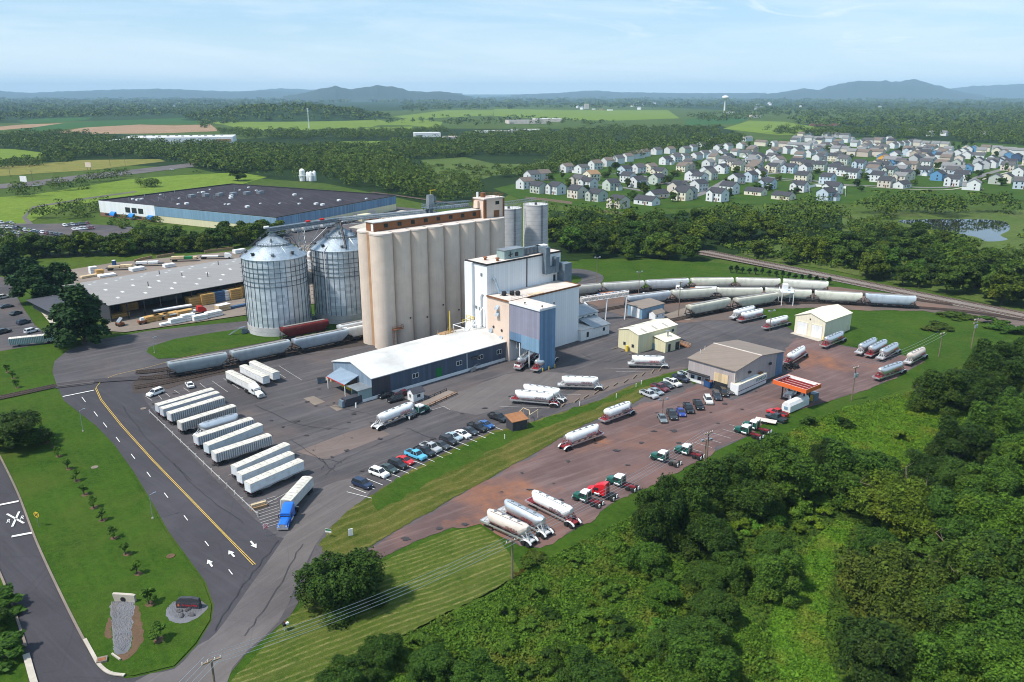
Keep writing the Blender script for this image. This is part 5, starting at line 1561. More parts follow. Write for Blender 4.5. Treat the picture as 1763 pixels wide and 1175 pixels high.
# ---- office annex beyond the mill
a_ = at(1000, 590)
t = thing('office_annex', 'low white annex with blue-grey roofs tucked beside the white mill wall', 'annex', (a_.x, a_.y, GZ), R(41))
MB().box(0,14.0,0,7.0,0,3.6).build('wall',M['white'],t)
MB().add([(6.0,-.3,3.6),(14.3,-.3,3.6),(14.3,7.2,5.3),(6.0,7.2,5.3),(6.0,-.3,3.4),(14.3,-.3,3.4),(14.3,7.2,5.0),(6.0,7.2,5.0)],[(0,1,2,3),(7,6,5,4),(0,4,5,1),(1,5,6,2),(3,7,4,0),(2,6,7,3)]).build('roof',M['steel'],t)
MB().box(-.1,6.0,-.1,7.2,3.6,3.8).build('flat_roof',M['dirty_roof'],t)
MB().box(4,16.0,7.5,14.0,0,6.2).build('rear_wall',M['white'],t)
MB().add([(3.6,7.1,6.2),(16.3,7.1,6.2),(16.3,14.3,7.6),(3.6,14.3,7.6),(3.6,7.1,6.0),(16.3,7.1,6.0),(16.3,14.3,7.3),(3.6,14.3,7.3)],[(0,1,2,3),(7,6,5,4),(0,4,5,1),(1,5,6,2),(3,7,4,0),(2,6,7,3)]).build('rear_roof',M['steel'],t)
MB().box(.2,2.6,4.0,6.4,3.8,6.2).build('plant_box',M['blue_clad'],t)
for x,y,z in ((3.2,0,1.8),(11.2,0,2.2)):
 window(t,(x,y,z),.8,1.0 if x > 5 else 1.6,'y',frame='dark_steel')
for x in (8.4, 11.2, 14.0):
 window(t,(x,7.5,4.9),.9,1.0,'y',frame='dark_steel')
# sloping conveyor to the rail pit
q0, q1 = at(1000, 520, 7.5), at(1082, 508, 9.5)
t = thing('rail_conveyor', 'pale inclined conveyor bridge from the mill wall to the rail unloading shed', 'conveyor', (0, 0, 0))
truss_bridge(MB(),q0,q1,1.8,1.6,14,.09).build('truss',M['wrap'],t)
d = (q1 - q0).normalized()
MB().loft([[p + Vector((-d.y,d.x,0)) * s_ + Vector((0,0,z_)) for s_,z_ in ((-.7,.2),(.7,.2),(.7,1.3),(-.7,1.3))] for p in (q0,q1)]).build('conveyor_casing',M['dirty_roof'],t)
mb = MB()
for k in (.55, .96):
 p = q0.lerp(q1, k)
 for s_ in (-.8, .8):
  mb.cyl((p.x - .4,p.y + s_,0),(p.x,p.y + s_,p.z),.16,.16,6)
mb.build('trestle', M['wrap'], t)
mb = MB().cyl((q0.x + 1.2,q0.y - .5,7.4),(q0.x + 4.5,q0.y - 2.5,4.0),.4,.4,10)
mb.build('grain_spout', M['wrap'], t, 40)
p = gp(1046, 513)
t = thing('dumpster', 'dark blue skip under the pale inclined conveyor', 'dumpster', p, R(30))
MB().box(-4,4,-1.3,1.3,.2,2.2,-.2,-.1).build('skip_body',M['blue_bin'],t)
MB().box(-3.6,3.6,-1.1,1.1,2.0,2.25).build('load',M['scrap'],t)
# ------------------------------------------------------------------ other buildings
def solve_rect(n, l, r):
 """Frame of a building from its near corner n, the far end l of its left face and r of its right face (ground points)."""
 return n, math.atan2(r.y - n.y, r.x - n.x), (r - n).length, (l - n).length
# tan two-part building
n_ = gp(1098, 609)
t = thing('tan_building', 'cream metal building with low annex and rooftop exhaust in the middle of the yard', 'building', n_, R(39.5))
L, Wd, EV, RG = 19.0, 8.6, 6.1, 7.2
gable_walls(MB(), L, Wd, EV, RG).build('wall', M['cream_clad'], t)
rf = gable_roof(MB(),L,Wd,EV,RG,.25,.12,.2).build('roof',M['cream_roof'],t)
for k in range(3):
 for y0, y1 in ((.2, 2.8), (5.6, 8.4)):
  x = 3.6 + k * 5.2
  z = lambda y: RG - abs(y - Wd / 2) * (RG - EV) / (Wd / 2) + .19
  MB().add([(x,y0,z(y0)),(x + .9,y0,z(y0)),(x + .9,y1,z(y1)),(x,y1,z(y1))],[(0,1,2,3)]).build('skylight',M['shop_clad'],rf)
MB().box(7.2,14.4,-5.2,0,0,3.7).build('annex_wall',M['cream_clad'],t)
MB().add([(7.0,-5.4,3.7),(14.6,-5.4,3.7),(14.6,.0,4.7),(7.0,.0,4.7),(7.0,-5.4,3.55),(14.6,-5.4,3.55),(14.6,.0,4.55),(7.0,.0,4.55)],[(0,1,2,3),(7,6,5,4),(0,4,5,1),(1,5,6,2),(3,7,4,0)]).build('annex_roof',M['cream_roof'],t)
MB().cyl((11.2,-2.6,4.2),(11.2,-2.6,5.6),.28,.28,10).cyl((11.2,-2.6,5.6),(11.2,-2.6,6.1),.3,.62,10).build('exhaust_stack',M['steel'],t,40)
for x in (8.6, 12.2):
 MB().box(x,x + (1.1 if x < 9 else 1.9),-5.28,-5.2,.1,2.6).build('doorway',M['glass'],t)
for y in (2.2, 5.8):
 window(t,(0,y,2.0),.9,.9,'x',frame='steel')
window(t,(16.9,0,4.6),.9,.8,'y',frame='steel')
MB().box(7.0,7.15,-.9,-.05,.0,2.1).build('side_door',M['sky_clad'],t)
MB().cyl((-.9,3.9,-.1),(-.9,3.9,1.9),.5,.5,12).build('bollard',M['yellow'],t,40)
for y in (1.0, 4.6, 8.2):
 MB().box(-3.4,-.6,y - .15,y + .15,-.2,.25).build('wheel_stop',M['concrete_pad'],t)
# orange ramp beside it
p = gp(1165, 594)
t = thing('loading_ramp', 'rusty orange steel yard ramp beside the cream building', 'ramp', p, R(-35))
mb = MB().add([(-4.5,-1,1.6),(4.5,-1,.1),(4.5,1,.1),(-4.5,1,1.6),(-4.5,-1,1.4),(4.5,-1,-.05),(4.5,1,-.05),(-4.5,1,1.4)],[(0,1,2,3),(7,6,5,4),(0,4,5,1),(1,5,6,2),(2,6,7,3),(3,7,4,0)])
mb.build('deck', M['scrap'], t)
for s_ in (-1, 1):
 rail_mb([(-4.5,s_,1.6),(4.5,s_,.1)],.8,.07,1.5).build('side_rail',M['orange_brown'],t)
MB().cyl((-3.6,-.9,0),(-3.6,-.9,1.4),.1,.1,6).cyl((-3.6,.9,0),(-3.6,.9,1.4),.1,.1,6).build('leg',M['scrap'],t)
# workshop with big door
n_ = gp(1263, 679)
r_, l_ = gp(1345, 643), gp(1194, 651)
rz = math.atan2(r_.y - n_.y, r_.x - n_.x)
L, Wd, EV, RG = (r_ - n_).length, (l_ - n_).length, 6.7, 8.3
t = thing('workshop', 'grey-tan metal workshop with an open roller door and blue corner panel', 'workshop', n_, rz)
vs = [(0,0,0),(L,0,0),(L,Wd,0),(0,Wd,0),(0,0,EV),(L,0,EV),(L,Wd,EV),(0,Wd,EV),(L / 2,0,RG),(L / 2,Wd,RG)]
MB().add(vs,[(0,1,5,8,4),(2,3,7,9,6),(1,2,6,5),(3,0,4,7)]).build('wall',M['shop_clad'],t)
mb = MB()
for a,b in (((-.4,EV - .05),(L / 2,RG + .05)),((L / 2,RG + .05),(L + .4,EV - .05))):
 mb.add([(a[0],-.35,a[1]),(b[0],-.35,b[1]),(b[0],Wd + .35,b[1]),(a[0],Wd + .35,a[1]),(a[0],-.35,a[1] + .18),(b[0],-.35,b[1] + .18),(b[0],Wd + .35,b[1] + .18),(a[0],Wd + .35,a[1] + .18)],[(3,2,1,0),(4,5,6,7),(0,1,5,4),(2,3,7,6),(1,2,6,5),(3,0,4,7)])
rf = mb.build('roof', M['shop_roof'], t)
MB().box(L / 2 - .25,L / 2 + .25,-.36,Wd + .36,RG + .2,RG + .3).build('ridge_cap',M['dirty_roof'],rf)
MB().box(L - 3.6,L + .03,-.07,0,0,EV + .1).build('blue_cladding',M['blue_clad'],t)
MB().box(-.06,0,2.1,6.6,0,4.9).build('door_opening',M['glass'],t)
MB().box(-.12,-.06,2.1,6.6,2.3,4.9).build('roller_door',M['pale_lumber'],t)
MB().box(-1.3,0,8.0,Wd - .3,2.9,3.2).build('porch_roof',M['dark_steel'],t)
MB().box(-.05,0,8.3,Wd - .5,.1,2.8).build('office_front',M['wrap'],t)
for y in (8.9, 11.4, 13.6):
 window(t,(-.05,y,1.6),1.2,1.1,'x',frame='white')
MB().box(-.12,-.05,9.7,10.6,.1,2.3).build('office_door',M['shop_clad'],t)
for x, y in ((6.5, -.1), (17.5, -.1)):
 MB().box(x,x + .9,y - .5,y,4.6,5.2).build('wall_lamp',M['dark_steel'],t)
MB().box(-.1,.0,-.05,.25,0,EV).build('corner_trim',M['dirty_roof'],t)
MB().cyl((4,Wd - 1,EV),(4,Wd - 1,EV + 2.2),.05,.05,5).cyl((7,Wd - .5,EV),(7,Wd - .5,EV + 2.4),.05,.05,5).build('antenna',M['wrap'],t)
# white container along its side, with green lettering
p = gp(1288, 669)
t = thing('storage_container', 'long white storage container with green lettering beside the workshop', 'container', p, R(43))
MB().box(-7.4,7.4,-1.3,1.3,.15,3.1).build('container_body',M['white'],t)
MB().box(-7.4,7.4,-1.3,1.3,3.1,3.16).build('container_roof',M['sand_clad'],t)
MB().box(-4,4,-.7,.7,3.16,3.2).build('roof_patch',M['white'],t)
MB().box(-7.4,7.4,-1.34,-1.3,1.15,1.3).build('waist_stripe',M['dark_steel'],t)
MB().box(-7.46,-7.4,-1.15,1.15,.3,3.0).build('end_door',M['white'],t)
MB().box(4.8,6.6,-.6,.9,3.2,3.5).build('timber_stack',M['scrap'],t)
text_mesh('lettering','FOMEGA',1.35,M['text_green'],t,(4.4,-1.34,2.2),(R(90),0,0),.01)
# blue dumpster full of scrap in front of the workshop door
p = gp(1231, 664)
t = thing('dumpster', 'open blue roll-off dumpster heaped with scrap at the workshop door', 'dumpster', p, R(30))
mb = MB()
mb.box(-3.3,3.3,-1.2,1.2,.2,.35).box(-3.3,3.3,-1.2,-1.1,.35,1.9).box(-3.3,3.3,1.1,1.2,.35,1.9).box(-3.3,-3.2,-1.1,1.1,.35,1.9).box(3.2,3.3,-1.1,1.1,.35,1.9)
for k in range(8):
 mb.box(-3.2 + k * .9, -3.08 + k * .9, -1.27, -1.2, .25, 1.9)
mb.build('skip_body', M['blue_bin'], t)
mb = MB()
rg = random.Random(3)
for k in range(60):
 mb.cbox((rg.uniform(-2.8,2.4),rg.uniform(-.9,.9),rg.uniform(1.3,2.2)),(rg.uniform(.2,1.1),rg.uniform(.15,.5),rg.uniform(.1,.4)),rg.uniform(0,3))
mb.build('scrap_load', M['scrap'], t)
# sand-coloured garage with two white doors
n_ = gp(1418, 585)
r_, l_ = gp(1463, 568), gp(1369, 572)
rz = math.atan2(r_.y - n_.y, r_.x - n_.x)
L, Wd, EV, RG = (r_ - n_).length, (l_ - n_).length, 6.2, 8.1
t = thing('garage', 'sand-coloured metal garage with two white roller doors on the lawn', 'garage', n_, rz)
gable_walls(MB(), L, Wd, EV, RG).build('wall', M['sand_clad'], t)
gable_roof(MB(),L,Wd,EV,RG,.3,.14,.25).build('roof',M['cream_roof'],t)
for y in (.9, 6.4):
 MB().box(-.09,0,y,y + 3.8,.05,4.4).build('garage_door',M['white'],t)
 MB().box(-.14,0,y - .12,y,.0,4.5).box(-.14,0,y + 3.8,y + 3.92,.0,4.5).box(-.14,0,y - .12,y + 3.92,4.4,4.55).build('door_frame',M['sand_clad'],t)
MB().cyl((-.15,Wd / 2,6.0),(0,Wd / 2,6.0),.25,.25,10).build('wall_lamp',M['dark_steel'],t)
MB().box(L - 2.4,L - 1.4,-.08,0,.1,2.2).build('side_door',M['cream_clad'],t)
MB().cyl((-.5,-.2,0),(-.5,-.2,1.2),.2,.2,8).build('bollard',M['yellow'],t)
# fuel canopy: orange fascia tray on posts, open joists
c = at(1369, 663, 5.5)
t = thing('fuel_canopy','flat fuel canopy with bright orange fascia and open red joists','canopy',(c.x + .4,c.y,ground_z(c.x,c.y)),R(-51))
hx, hy = 5.0, 3.6
mb = MB()
mb.box(-hx,hx,-hy,-hy + .15,4.9,6.0).box(-hx,hx,hy - .15,hy,4.9,6.0).box(-hx,-hx + .15,-hy + .15,hy - .15,4.9,6.0).box(hx - .15,hx,-hy + .15,hy - .15,4.9,6.0)
mb.build('fascia', M['orange'], t)
mb = MB()
e = .16
mb.box(-hx + e,hx - e,-hy + e,-hy + e + .05,5.0,6.0).box(-hx + e,hx - e,hy - e - .05,hy - e,5.0,6.0).box(-hx + e,-hx + e + .05,-hy + .25,hy - .25,5.0,6.0).box(hx - e - .05,hx - e,-hy + .25,hy - .25,5.0,6.0)
mb.build('fascia_lining', M['white'], t)
MB().box(-hx + .25,hx - .25,-hy + .25,hy - .25,4.95,5.05).build('soffit',M['dirty_roof'],t)
mb = MB()
for y in (-2.4, -.8, .8, 2.4):
 mb.box(-hx + .4, hx - .4, y - .14, y + .14, 5.06, 5.5)
for x in (-4.2, 4.2):
 mb.box(x - .14, x + .14, -hy + .4, hy - .4, 5.5, 5.8)
mb.build('joist', M['maroon'], t)
for x,y in ((-3.6,-.6),(2.6,-.2),(-3.6,2.6),(2.6,2.6)):
 MB().box(x - .14,x + .14,y - .14,y + .14,0,4.9).build('post',M['dark_steel'],t)
for x in (-1.5, 1.5):
 MB().box(x - .3,x + .3,-.25,.25,.1,1.7).build('fuel_pump',M['wrap'],t)
# white fuel tank beside it
p = gp(1369, 703)
t = thing('fuel_tank', 'long white horizontal fuel tank beside the orange canopy', 'tank', p, R(40))
pr = [(-1.25,.2),(1.25,.2),(1.25,1.9),(.75,2.7),(-.75,2.7),(-1.25,1.9)]
mb = MB()
mb.T = Matrix.Rotation(R(90), 4, 'Z')
mb.prof(pr, -4.6, 4.6)
mb.build('tank_body', M['white'], t)
for x in (-3, -1, 2):
 MB().cyl((x,0,2.7),(x,0,3.3 + (x < -2) * .8),.09,.09,6).build('vent_pipe',M['wrap'],t)
MB().box(-4.68,-4.6,-.5,.5,.8,1.6).build('placard',M['sky_clad'],t)
p = gp(1398, 689)
t = thing('pump_cabinet', 'blue-grey pump cabinet at the end of the white fuel tank', 'cabinet', p, R(40))
MB().box(-1.3,1.3,-1.1,1.1,0,2.2).build('cabinet_body',M['galv_blue'],t)
MB().box(-1.36,-1.3,-.9,.2,.2,1.9).build('cabinet_door',M['yellow'],t)
# scrap heap / burnt-out machine by the workshop corner
p = gp(1361, 633)
t = thing('scrap_heap', 'round dark heap of scrap metal behind the workshop corner', 'scrap heap', p)
mb = MB()
rg = random.Random(8)
for k in range(130):
 a, q = rg.uniform(0, 6.28), rg.uniform(0, 2.6)
 mb.cbox((q * math.cos(a),q * math.sin(a) * .8,rg.uniform(.1,max(.2,2.3 - q * .75))),(rg.uniform(.3,1.2),rg.uniform(.1,.4),rg.uniform(.1,.5)),rg.uniform(0,3))
mb.build('scrap', M['dark_steel'], t)
# blue rail shed with pale garden-shed beside it
n_ = gp(1105, 550)
t = thing('rail_shed', 'small blue rail shed with grey flat-pitched roof and white end doors', 'shed', n_, R(40))
MB().box(0,12.5,0,7.2,0,4.1).build('wall',M['sky_clad'],t)
MB().add([(-.3,-.3,4.1),(12.8,-.3,4.1),(12.8,7.5,4.7),(-.3,7.5,4.7),(-.3,-.3,3.95),(12.8,-.3,3.95),(12.8,7.5,4.5),(-.3,7.5,4.5)],[(0,1,2,3),(7,6,5,4),(0,4,5,1),(1,5,6,2),(2,6,7,3),(3,7,4,0)]).build('roof',M['shop_roof'],t)
MB().box(-.08,0,1.2,5.4,.1,3.9).build('end_door',M['white'],t)
p = gp(1128, 552)
t = thing('garden_shed', 'tiny pale blue gable shed leaning against the blue rail shed', 'shed', p, R(40))
gable_walls(MB(), 5.2, 3.0, 2.3, 3.3).build('wall', M['sky_clad'], t).data.materials[0] = M['wrap']
gable_roof(MB(),5.2,3.0,2.3,3.3,.25,.1,.2).build('roof',M['shop_roof'],t)
for x in (1.0, 4.2):
 window(t, (x, 0, 1.4), .5, .7, 'y')
MB().box(2.1,3.2,-.06,0,.05,2.0).build('door',M['white'],t)
# little white weigh house
n_ = gp(712, 693)
t = thing('weigh_house', 'little white weighbridge hut with black pitched roof', 'hut', n_, R(40))
gable_walls(MB(), 3.4, 2.9, 2.5, 3.5).build('wall', M['white'], t)
gable_roof(MB(),3.4,2.9,2.5,3.5,.3,.12,.3).build('roof',M['dark_panel'],t)
window(t, (1.7, 0, 1.5), 1.1, .9, 'y')
window(t, (0, 1.5, 1.4), .7, 1.0, 'x')
# weighbridge with side rails
t = thing('weighbridge', 'long steel weighbridge deck with side rails beside the white hut', 'weighbridge', (0, 0, 0))
q0, q1 = gp(664, 728), gp(780, 676)
d = (q1 - q0).normalized()
n2 = Vector((-d.y, d.x, 0))
MB().cbox(((q0 + q1) / 2 + Vector((0,0,.12))).to_tuple(),((q1 - q0).length,3.3,.3),math.atan2(d.y,d.x)).build('deck',M['concrete_pad'],t)
for s_ in (-1.9, 1.9):
 mb = MB()
 for a, b in ((.0, .42), (.5, .98)) if s_ > 0 else ((.3, .98),):
  rail_mb([q0.lerp(q1,a) + n2 * s_,q0.lerp(q1,b) + n2 * s_],.9,.09,2.2,mb)
 mb.build('side_rail', M['scrap'] if s_ < 0 else M['dark_steel'], t)
# smoking shelter with tan roof, and its timber frame
n_ = gp(889, 737)
t = thing('shelter_hut', 'small dark hut with a rust-tan roof at the top of the bank', 'hut', n_, R(30))
MB().box(-2.0,2.2,-1.6,1.6,0,2.5).build('wall',M['dark_panel'],t)
MB().add([(-2.3,-1.9,2.45),(2.5,-1.9,2.45),(2.5,1.9,3.2),(-2.3,1.9,3.2),(-2.3,-1.9,2.6),(2.5,-1.9,2.6),(2.5,1.9,3.35),(-2.3,1.9,3.35)],[(3,2,1,0),(4,5,6,7),(0,1,5,4),(1,2,6,5),(2,3,7,6),(3,0,4,7)]).build('roof',M['tan_roof'],t)
t = thing('timber_pergola', 'open yellow timber pergola standing beside the tan-roofed hut', 'pergola', (0, 0, 0))
pts = [gp(*p) for p in ((890,726),(901,716),(911,720),(912,728),(926,719))]
mb = MB()
for p in pts:
 mb.cbox((p.x, p.y, p.z + 1.1), (.14, .14, 2.2))
mb.build('post', M['pale_lumber'], t)
mb = MB()
for a, b in zip(pts, pts[1:]):
 mb.cyl(a + Vector((0,0,2.15)),b + Vector((0,0,2.15)),.09,.09,5)
mb.build('top_rail', M['pale_lumber'], t)
# ---- big dark-roofed warehouse
WN,WL,WR = Vector((-138.5,468,0)),Vector((-279,546.5,0)),Vector((-82.8,572,0))
rz = math.atan2(WR.y - WN.y, WR.x - WN.x)
LX, LY, WHT = (WR - WN).length, (WL - WN).length, 10.0
t = thing('warehouse', 'huge flat black-roofed warehouse with blue and white walls', 'warehouse', (WN.x, WN.y, .1), rz)
MB().box(0,LX,0,LY,0,WHT).build('wall',M['cream_clad'],t)
rf = MB().box(.35,LX - .35,.35,LY - .35,WHT,WHT + .12).build('roof',M['black_roof'],t)
mb = MB()
mb.box(0,LX,0,.35,WHT,WHT + .5).box(0,LX,LY - .35,LY,WHT,WHT + .9).box(0,.35,.35,LY - .35,WHT,WHT + .5).box(LX - .35,LX,.35,LY - .35,WHT,WHT + .9)
mb.build('parapet', M['dark_steel'], rf)
MB().box(-.12,0,0,LY * .655,4.2,WHT - .05).build('blue_cladding',M['sky_clad'],t)
MB().box(-.16,0,LY * .655,LY + .1,2.6,WHT + .45).build('white_cladding',M['white_wall'],t)
MB().box(-.1,0,LY * .655,LY,0,2.6).build('brick_base',M['brick'],t)
MB().box(0,LX,-.12,0,4.6,WHT - .05).build('dock_cladding',M['blue_clad'],t)
for k in range(6):
 MB().box(6 + k * 16.0,14 + k * 16.0,-.2,0,.3,3.8).build('dock_door',M['dirty_roof'],t)
for k in range(3):
 window(t,(-.16,LY * .74 + k * 6.4,6.0),4.6,3.2,'x',frame='dark_steel')
for k in range(5):
 window(t,(-.1,LY * .69 + k * 10.6,1.5),5.0,1.3,'x',frame='brick')
for k in range(3):
 y = LY * .68 + k * 18.5
 mb = MB()
 ring = [[(-.1 - 2.2 * math.sin(a), yy, 1.6 + 2.4 * math.cos(a)) for a in np.linspace(0, math.pi / 2, 6)] for yy in (y - 2.4, y + 2.4)]
 n = 6
 mb.add([p for r in ring for p in r],[(i,i + 1,n + i + 1,n + i) for i in range(5)] + [tuple(range(6)),tuple(range(11,5,-1))])
 mb.build('awning', M['blue_awning'], t)
rg = random.Random(4)
for k in range(34):
 x, y = (rg.uniform(8, LX - 8), rg.uniform(6, LY - 8))
 s_ = rg.choice([1.4, 1.8, 2.6])
 if k < 6:
  x, y = LX * .38 + k * 7.5, LY * .76 - k * 5.5
  s_ = 4.6
 MB().box(x - s_ / 2,x + s_ / 2,y - s_ * .35,y + s_ * .35,WHT + .12,WHT + .12 + s_ * .42).build('roof_unit',M['steel'] if k < 6 else M['wrap'],rf)
for k in range(16):
 x, y = rg.uniform(8, LX - 30), rg.uniform(LY * .55, LY - 6)
 MB().cyl((x,y,WHT),(x,y,WHT + 2.2),.3,.3,8).build('roof_pipe',M['steel'],rf)
# white silos beyond it
p = at(530, 312)
t = thing('silo_cluster', 'cluster of white process silos standing behind the black warehouse roof', 'silos', (p.x, p.y, 0))
for k,(x,y,r,h) in enumerate(((-5,0,2.6,10),(0,1,2.0,7),(3.4,-1,2.0,7.5),(6.4,1,1.8,8))):
 MB().lathe([(r,0),(r,h),(r * .6,h + 1.2),(.4,h + 1.6)],20,(x,y,0)).build('silo',M['white'],t,40)
MB().box(-8,8,-3,-2.5,5,5.4).build('walkway',M['wrap'],t)
# ---- lumber shed with its grey roof
LN = Vector((-146.0, 279.5, 0))
t = thing('lumber_shed', 'long open-fronted lumber shed with pale grey metal roof and skylights', 'shed', (LN.x, LN.y, GZ), R(47))
L, Wd, EV, RG = 92.0, 45.0, 6.2, 8.6
for k in range(16):
 MB().box(k * L / 15 - .2,k * L / 15 + .2,-.2,.2,0,EV).build('column',M['dark_steel'],t)
MB().box(0,L,16,Wd,0,EV).build('rear_wall',M['dark_panel'],t)
MB().box(-.1,0,.3,16,0,EV).build('end_wall',M['dark_panel'],t)
MB().box(26,34,15.9,16,0,4.5).build('shed_door',M['steel'],t)
rf = gable_roof(MB(),L,Wd,EV,RG,.6,.2,.6).build('roof',M['grey_roof'],t)
k_ = 0
for row, yy in enumerate((6, 11.5, 17, 27, 33, 39)):
 for k in range(9):
  x = 5 + k * 10.2 + (row % 2) * 4
  z = RG - abs(yy - Wd / 2) * (RG - EV) / (Wd / 2) + .24
  sl = (RG - EV) / (Wd / 2) * (1 if yy < Wd / 2 else -1)
  MB().add([(x,yy - .9,z - .9 * sl),(x + 1.1,yy - .9,z - .9 * sl),(x + 1.1,yy + .9,z + .9 * sl),(x,yy + .9,z + .9 * sl)],[(0,1,2,3)]).build('skylight',M['white_roof'],rf)
for x,y in ((20,13),(32,30),(44,12),(58,30),(70,14),(36,18)):
 MB().cyl((x,y,7),(x,y,9.6),.16,.16,6).build('roof_pipe',M['dark_steel'],rf)
MB().box(-13,0,18,42,0,3.6).build('office_wall',M['dark_panel'],t)
gr = MB()
gr.add([(-15,17,3.6),(0,17,3.6),(0,43,3.6),(-15,43,3.6),(-8,30,5.8),(0,30,6.6)],[(0,1,5,4),(2,3,4,5),(3,0,4),(3,2,1,0)])
gr.build('office_roof', M['dark_panel'], t)
# white factory far behind the fields
def big_shed(c,L,Wd,h,rz,label,walls='white_wall',roof='white_roof',cat='factory',bands=True):
 p = at(*c)
 t = thing('factory', label, cat, (p.x, p.y, 0.1), rz)
 MB().box(-L / 2,L / 2,-Wd / 2,Wd / 2,0,h).build('wall',M[walls],t)
 MB().box(-L / 2 + .4,L / 2 - .4,-Wd / 2 + .4,Wd / 2 - .4,h,h + .3).build('roof',M[roof],t)
 if bands:
  MB().box(-L / 2 + 3,-L / 2 + 14,-Wd / 2 - .3,-Wd / 2,0,4).build('loading_door',M['steel'],t)
 return t
t = big_shed((313,247),170,75,11,R(14),'long low white factory in front of the ploughed field',cat='factory')
MB().box(60,82,-38.2,-37.5,3,8).build('orange_panel',M['orange_brown'],t)
MB().box(-110,-87.5,-30,20,0,7).build('side_wing',M['white_wall'],t)
for k in range(12):
 MB().box(-70 + k * 12,-66 + k * 12,-12 + (k % 3) * 10,-9 + (k % 3) * 10,11.3,13).build('roof_unit',M['steel'],t)
big_shed((905,213),105,60,9,R(10),'long grey-roofed depot beyond the woods','dirty_roof','grey_roof','depot')
big_shed((942,210),80,50,9,R(8),'white-roofed depot extension at the edge of the wide pasture','dirty_roof','white_roof','depot')
big_shed((835,232),40,26,7,R(10),'white-roofed works unit among the trees, leftmost of three','wrap','white_roof','works unit')
big_shed((862,231),34,24,7,R(10),'grey-white works unit between two white roofs','wrap','dirty_roof','works unit')
big_shed((905,229),62,24,7,R(4),'longest white works roof in the line among the trees','wrap','white_roof','works unit')
big_shed((735,236),50,30,8,R(12),'white works building half hidden behind tall trees','wrap','white_roof','works unit')
big_shed((775,240),26,20,5,R(12),'low pale works shed beside the tall dark trees','dirty_roof','dirty_roof','works unit')
big_shed((415,195),70,30,7,R(2),'narrow white poultry house on the far pasture','wrap','white_roof','barn',False)
big_shed((1010,188),22,14,26,R(10),'pair of pale farm silos blocks beyond the wide pasture','dirty_roof','dirty_roof','farm building',False)
big_shed((1255,196),40,18,7,R(5),'far white barn to the side of the water tower foot','wrap','dirty_roof','barn',False)
big_shed((1418,217),70,14,5,R(-5),'long low brick farmhouse on the bright estate pasture','brick','brown','farmhouse',False)
big_shed((1300,203),34,20,9,R(20),'red-roofed farmstead above the bright pasture','dirty_roof','brick','farmstead',False)
big_shed((1050,191),26,12,6,R(5),'small white shed out on the wide pasture','wrap','white_roof','barn',False)
big_shed((1035,190),18,12,6,R(5),'small ochre shed out on the wide pasture','orange_brown','dirty_roof','barn',False)
big_shed((1022,189.5),16,12,6,R(5),'small pale hut beside the far farm silos','wrap','dirty_roof','barn',False)
rg = random.Random(12)
far_house = None
for k in range(26):
 x = rg.choice([rg.uniform(985,1010),rg.uniform(1060,1200),rg.uniform(1300,1420),rg.uniform(1500,1760),rg.uniform(200,500),rg.uniform(1090,1130)])
 y = rg.uniform(177, 190) if x > 900 else rg.uniform(178, 188)
 p = at(x, y)
 if far_house is None:
  far_house = t = thing('distant_house','tiny pale house lost among the far woods near the horizon','house',(p.x,p.y,0),rg.uniform(0,3),'tiny far houses near the horizon')
  gable_walls(MB(), 18, 12, 9, 14).build('wall', M['wrap'], t)
  gable_roof(MB(),18,12,9,14,.4,.3,.4).build('roof',M['steel'],t)
 else:
  copy_tree(far_house, (p.x, p.y, 0), rg.uniform(0, 3))
# water tower
p = at(1247, 194)
t = thing('water_tower', 'white water tower with a bulb tank on a single stem', 'water tower', (p.x, p.y, 0))
s_ = p.length / 1371.0
H = 26 * s_
MB().lathe([(3.4 * s_ * .55,0),(1.35 * s_,2.0 * s_),(1.2 * s_,H - 7.5 * s_),(2.2 * s_,H - 6 * s_)],20).build('stem',M['white'],t,40)
MB().lathe([(1.6 * s_,H - 6.6 * s_),(4.0 * s_,H - 5.4 * s_),(5.3 * s_,H - 3.4 * s_),(5.2 * s_,H - 2.2 * s_),(3.8 * s_,H - .6 * s_),(1.2 * s_,H),(.1,H + .05 * s_)],28).build('tank',M['white'],t,60)
# cell mast
p = at(532, 222)
t = thing('radio_mast', 'thin lattice radio mast on the bright hillside pasture', 'mast', (p.x, p.y, 0))
H = 31 * p.length / 1371
mb = MB()
for a in (0, 2.09, 4.19):
 mb.cyl((1.6 * math.cos(a),1.6 * math.sin(a),0),(.6 * math.cos(a),.6 * math.sin(a),H),.35,.3,5)
for k in range(14):
 for a in (0, 2.09, 4.19):
  q0, q1 = 1.6 - k / 14, 1.6 - (k + 1) / 14
  mb.cyl((q0 * math.cos(a),q0 * math.sin(a),H * k / 14),(q1 * math.cos(a + 2.09),q1 * math.sin(a + 2.09),H * (k + 1) / 14),.16,.16,4)
mb.build('lattice', M['wrap'], t)
for z in (.86, .97):
 MB().lathe([(2.0, H * z), (2.0, H * z + 2.2)], 8).build('antenna_ring', M['wrap'], t)
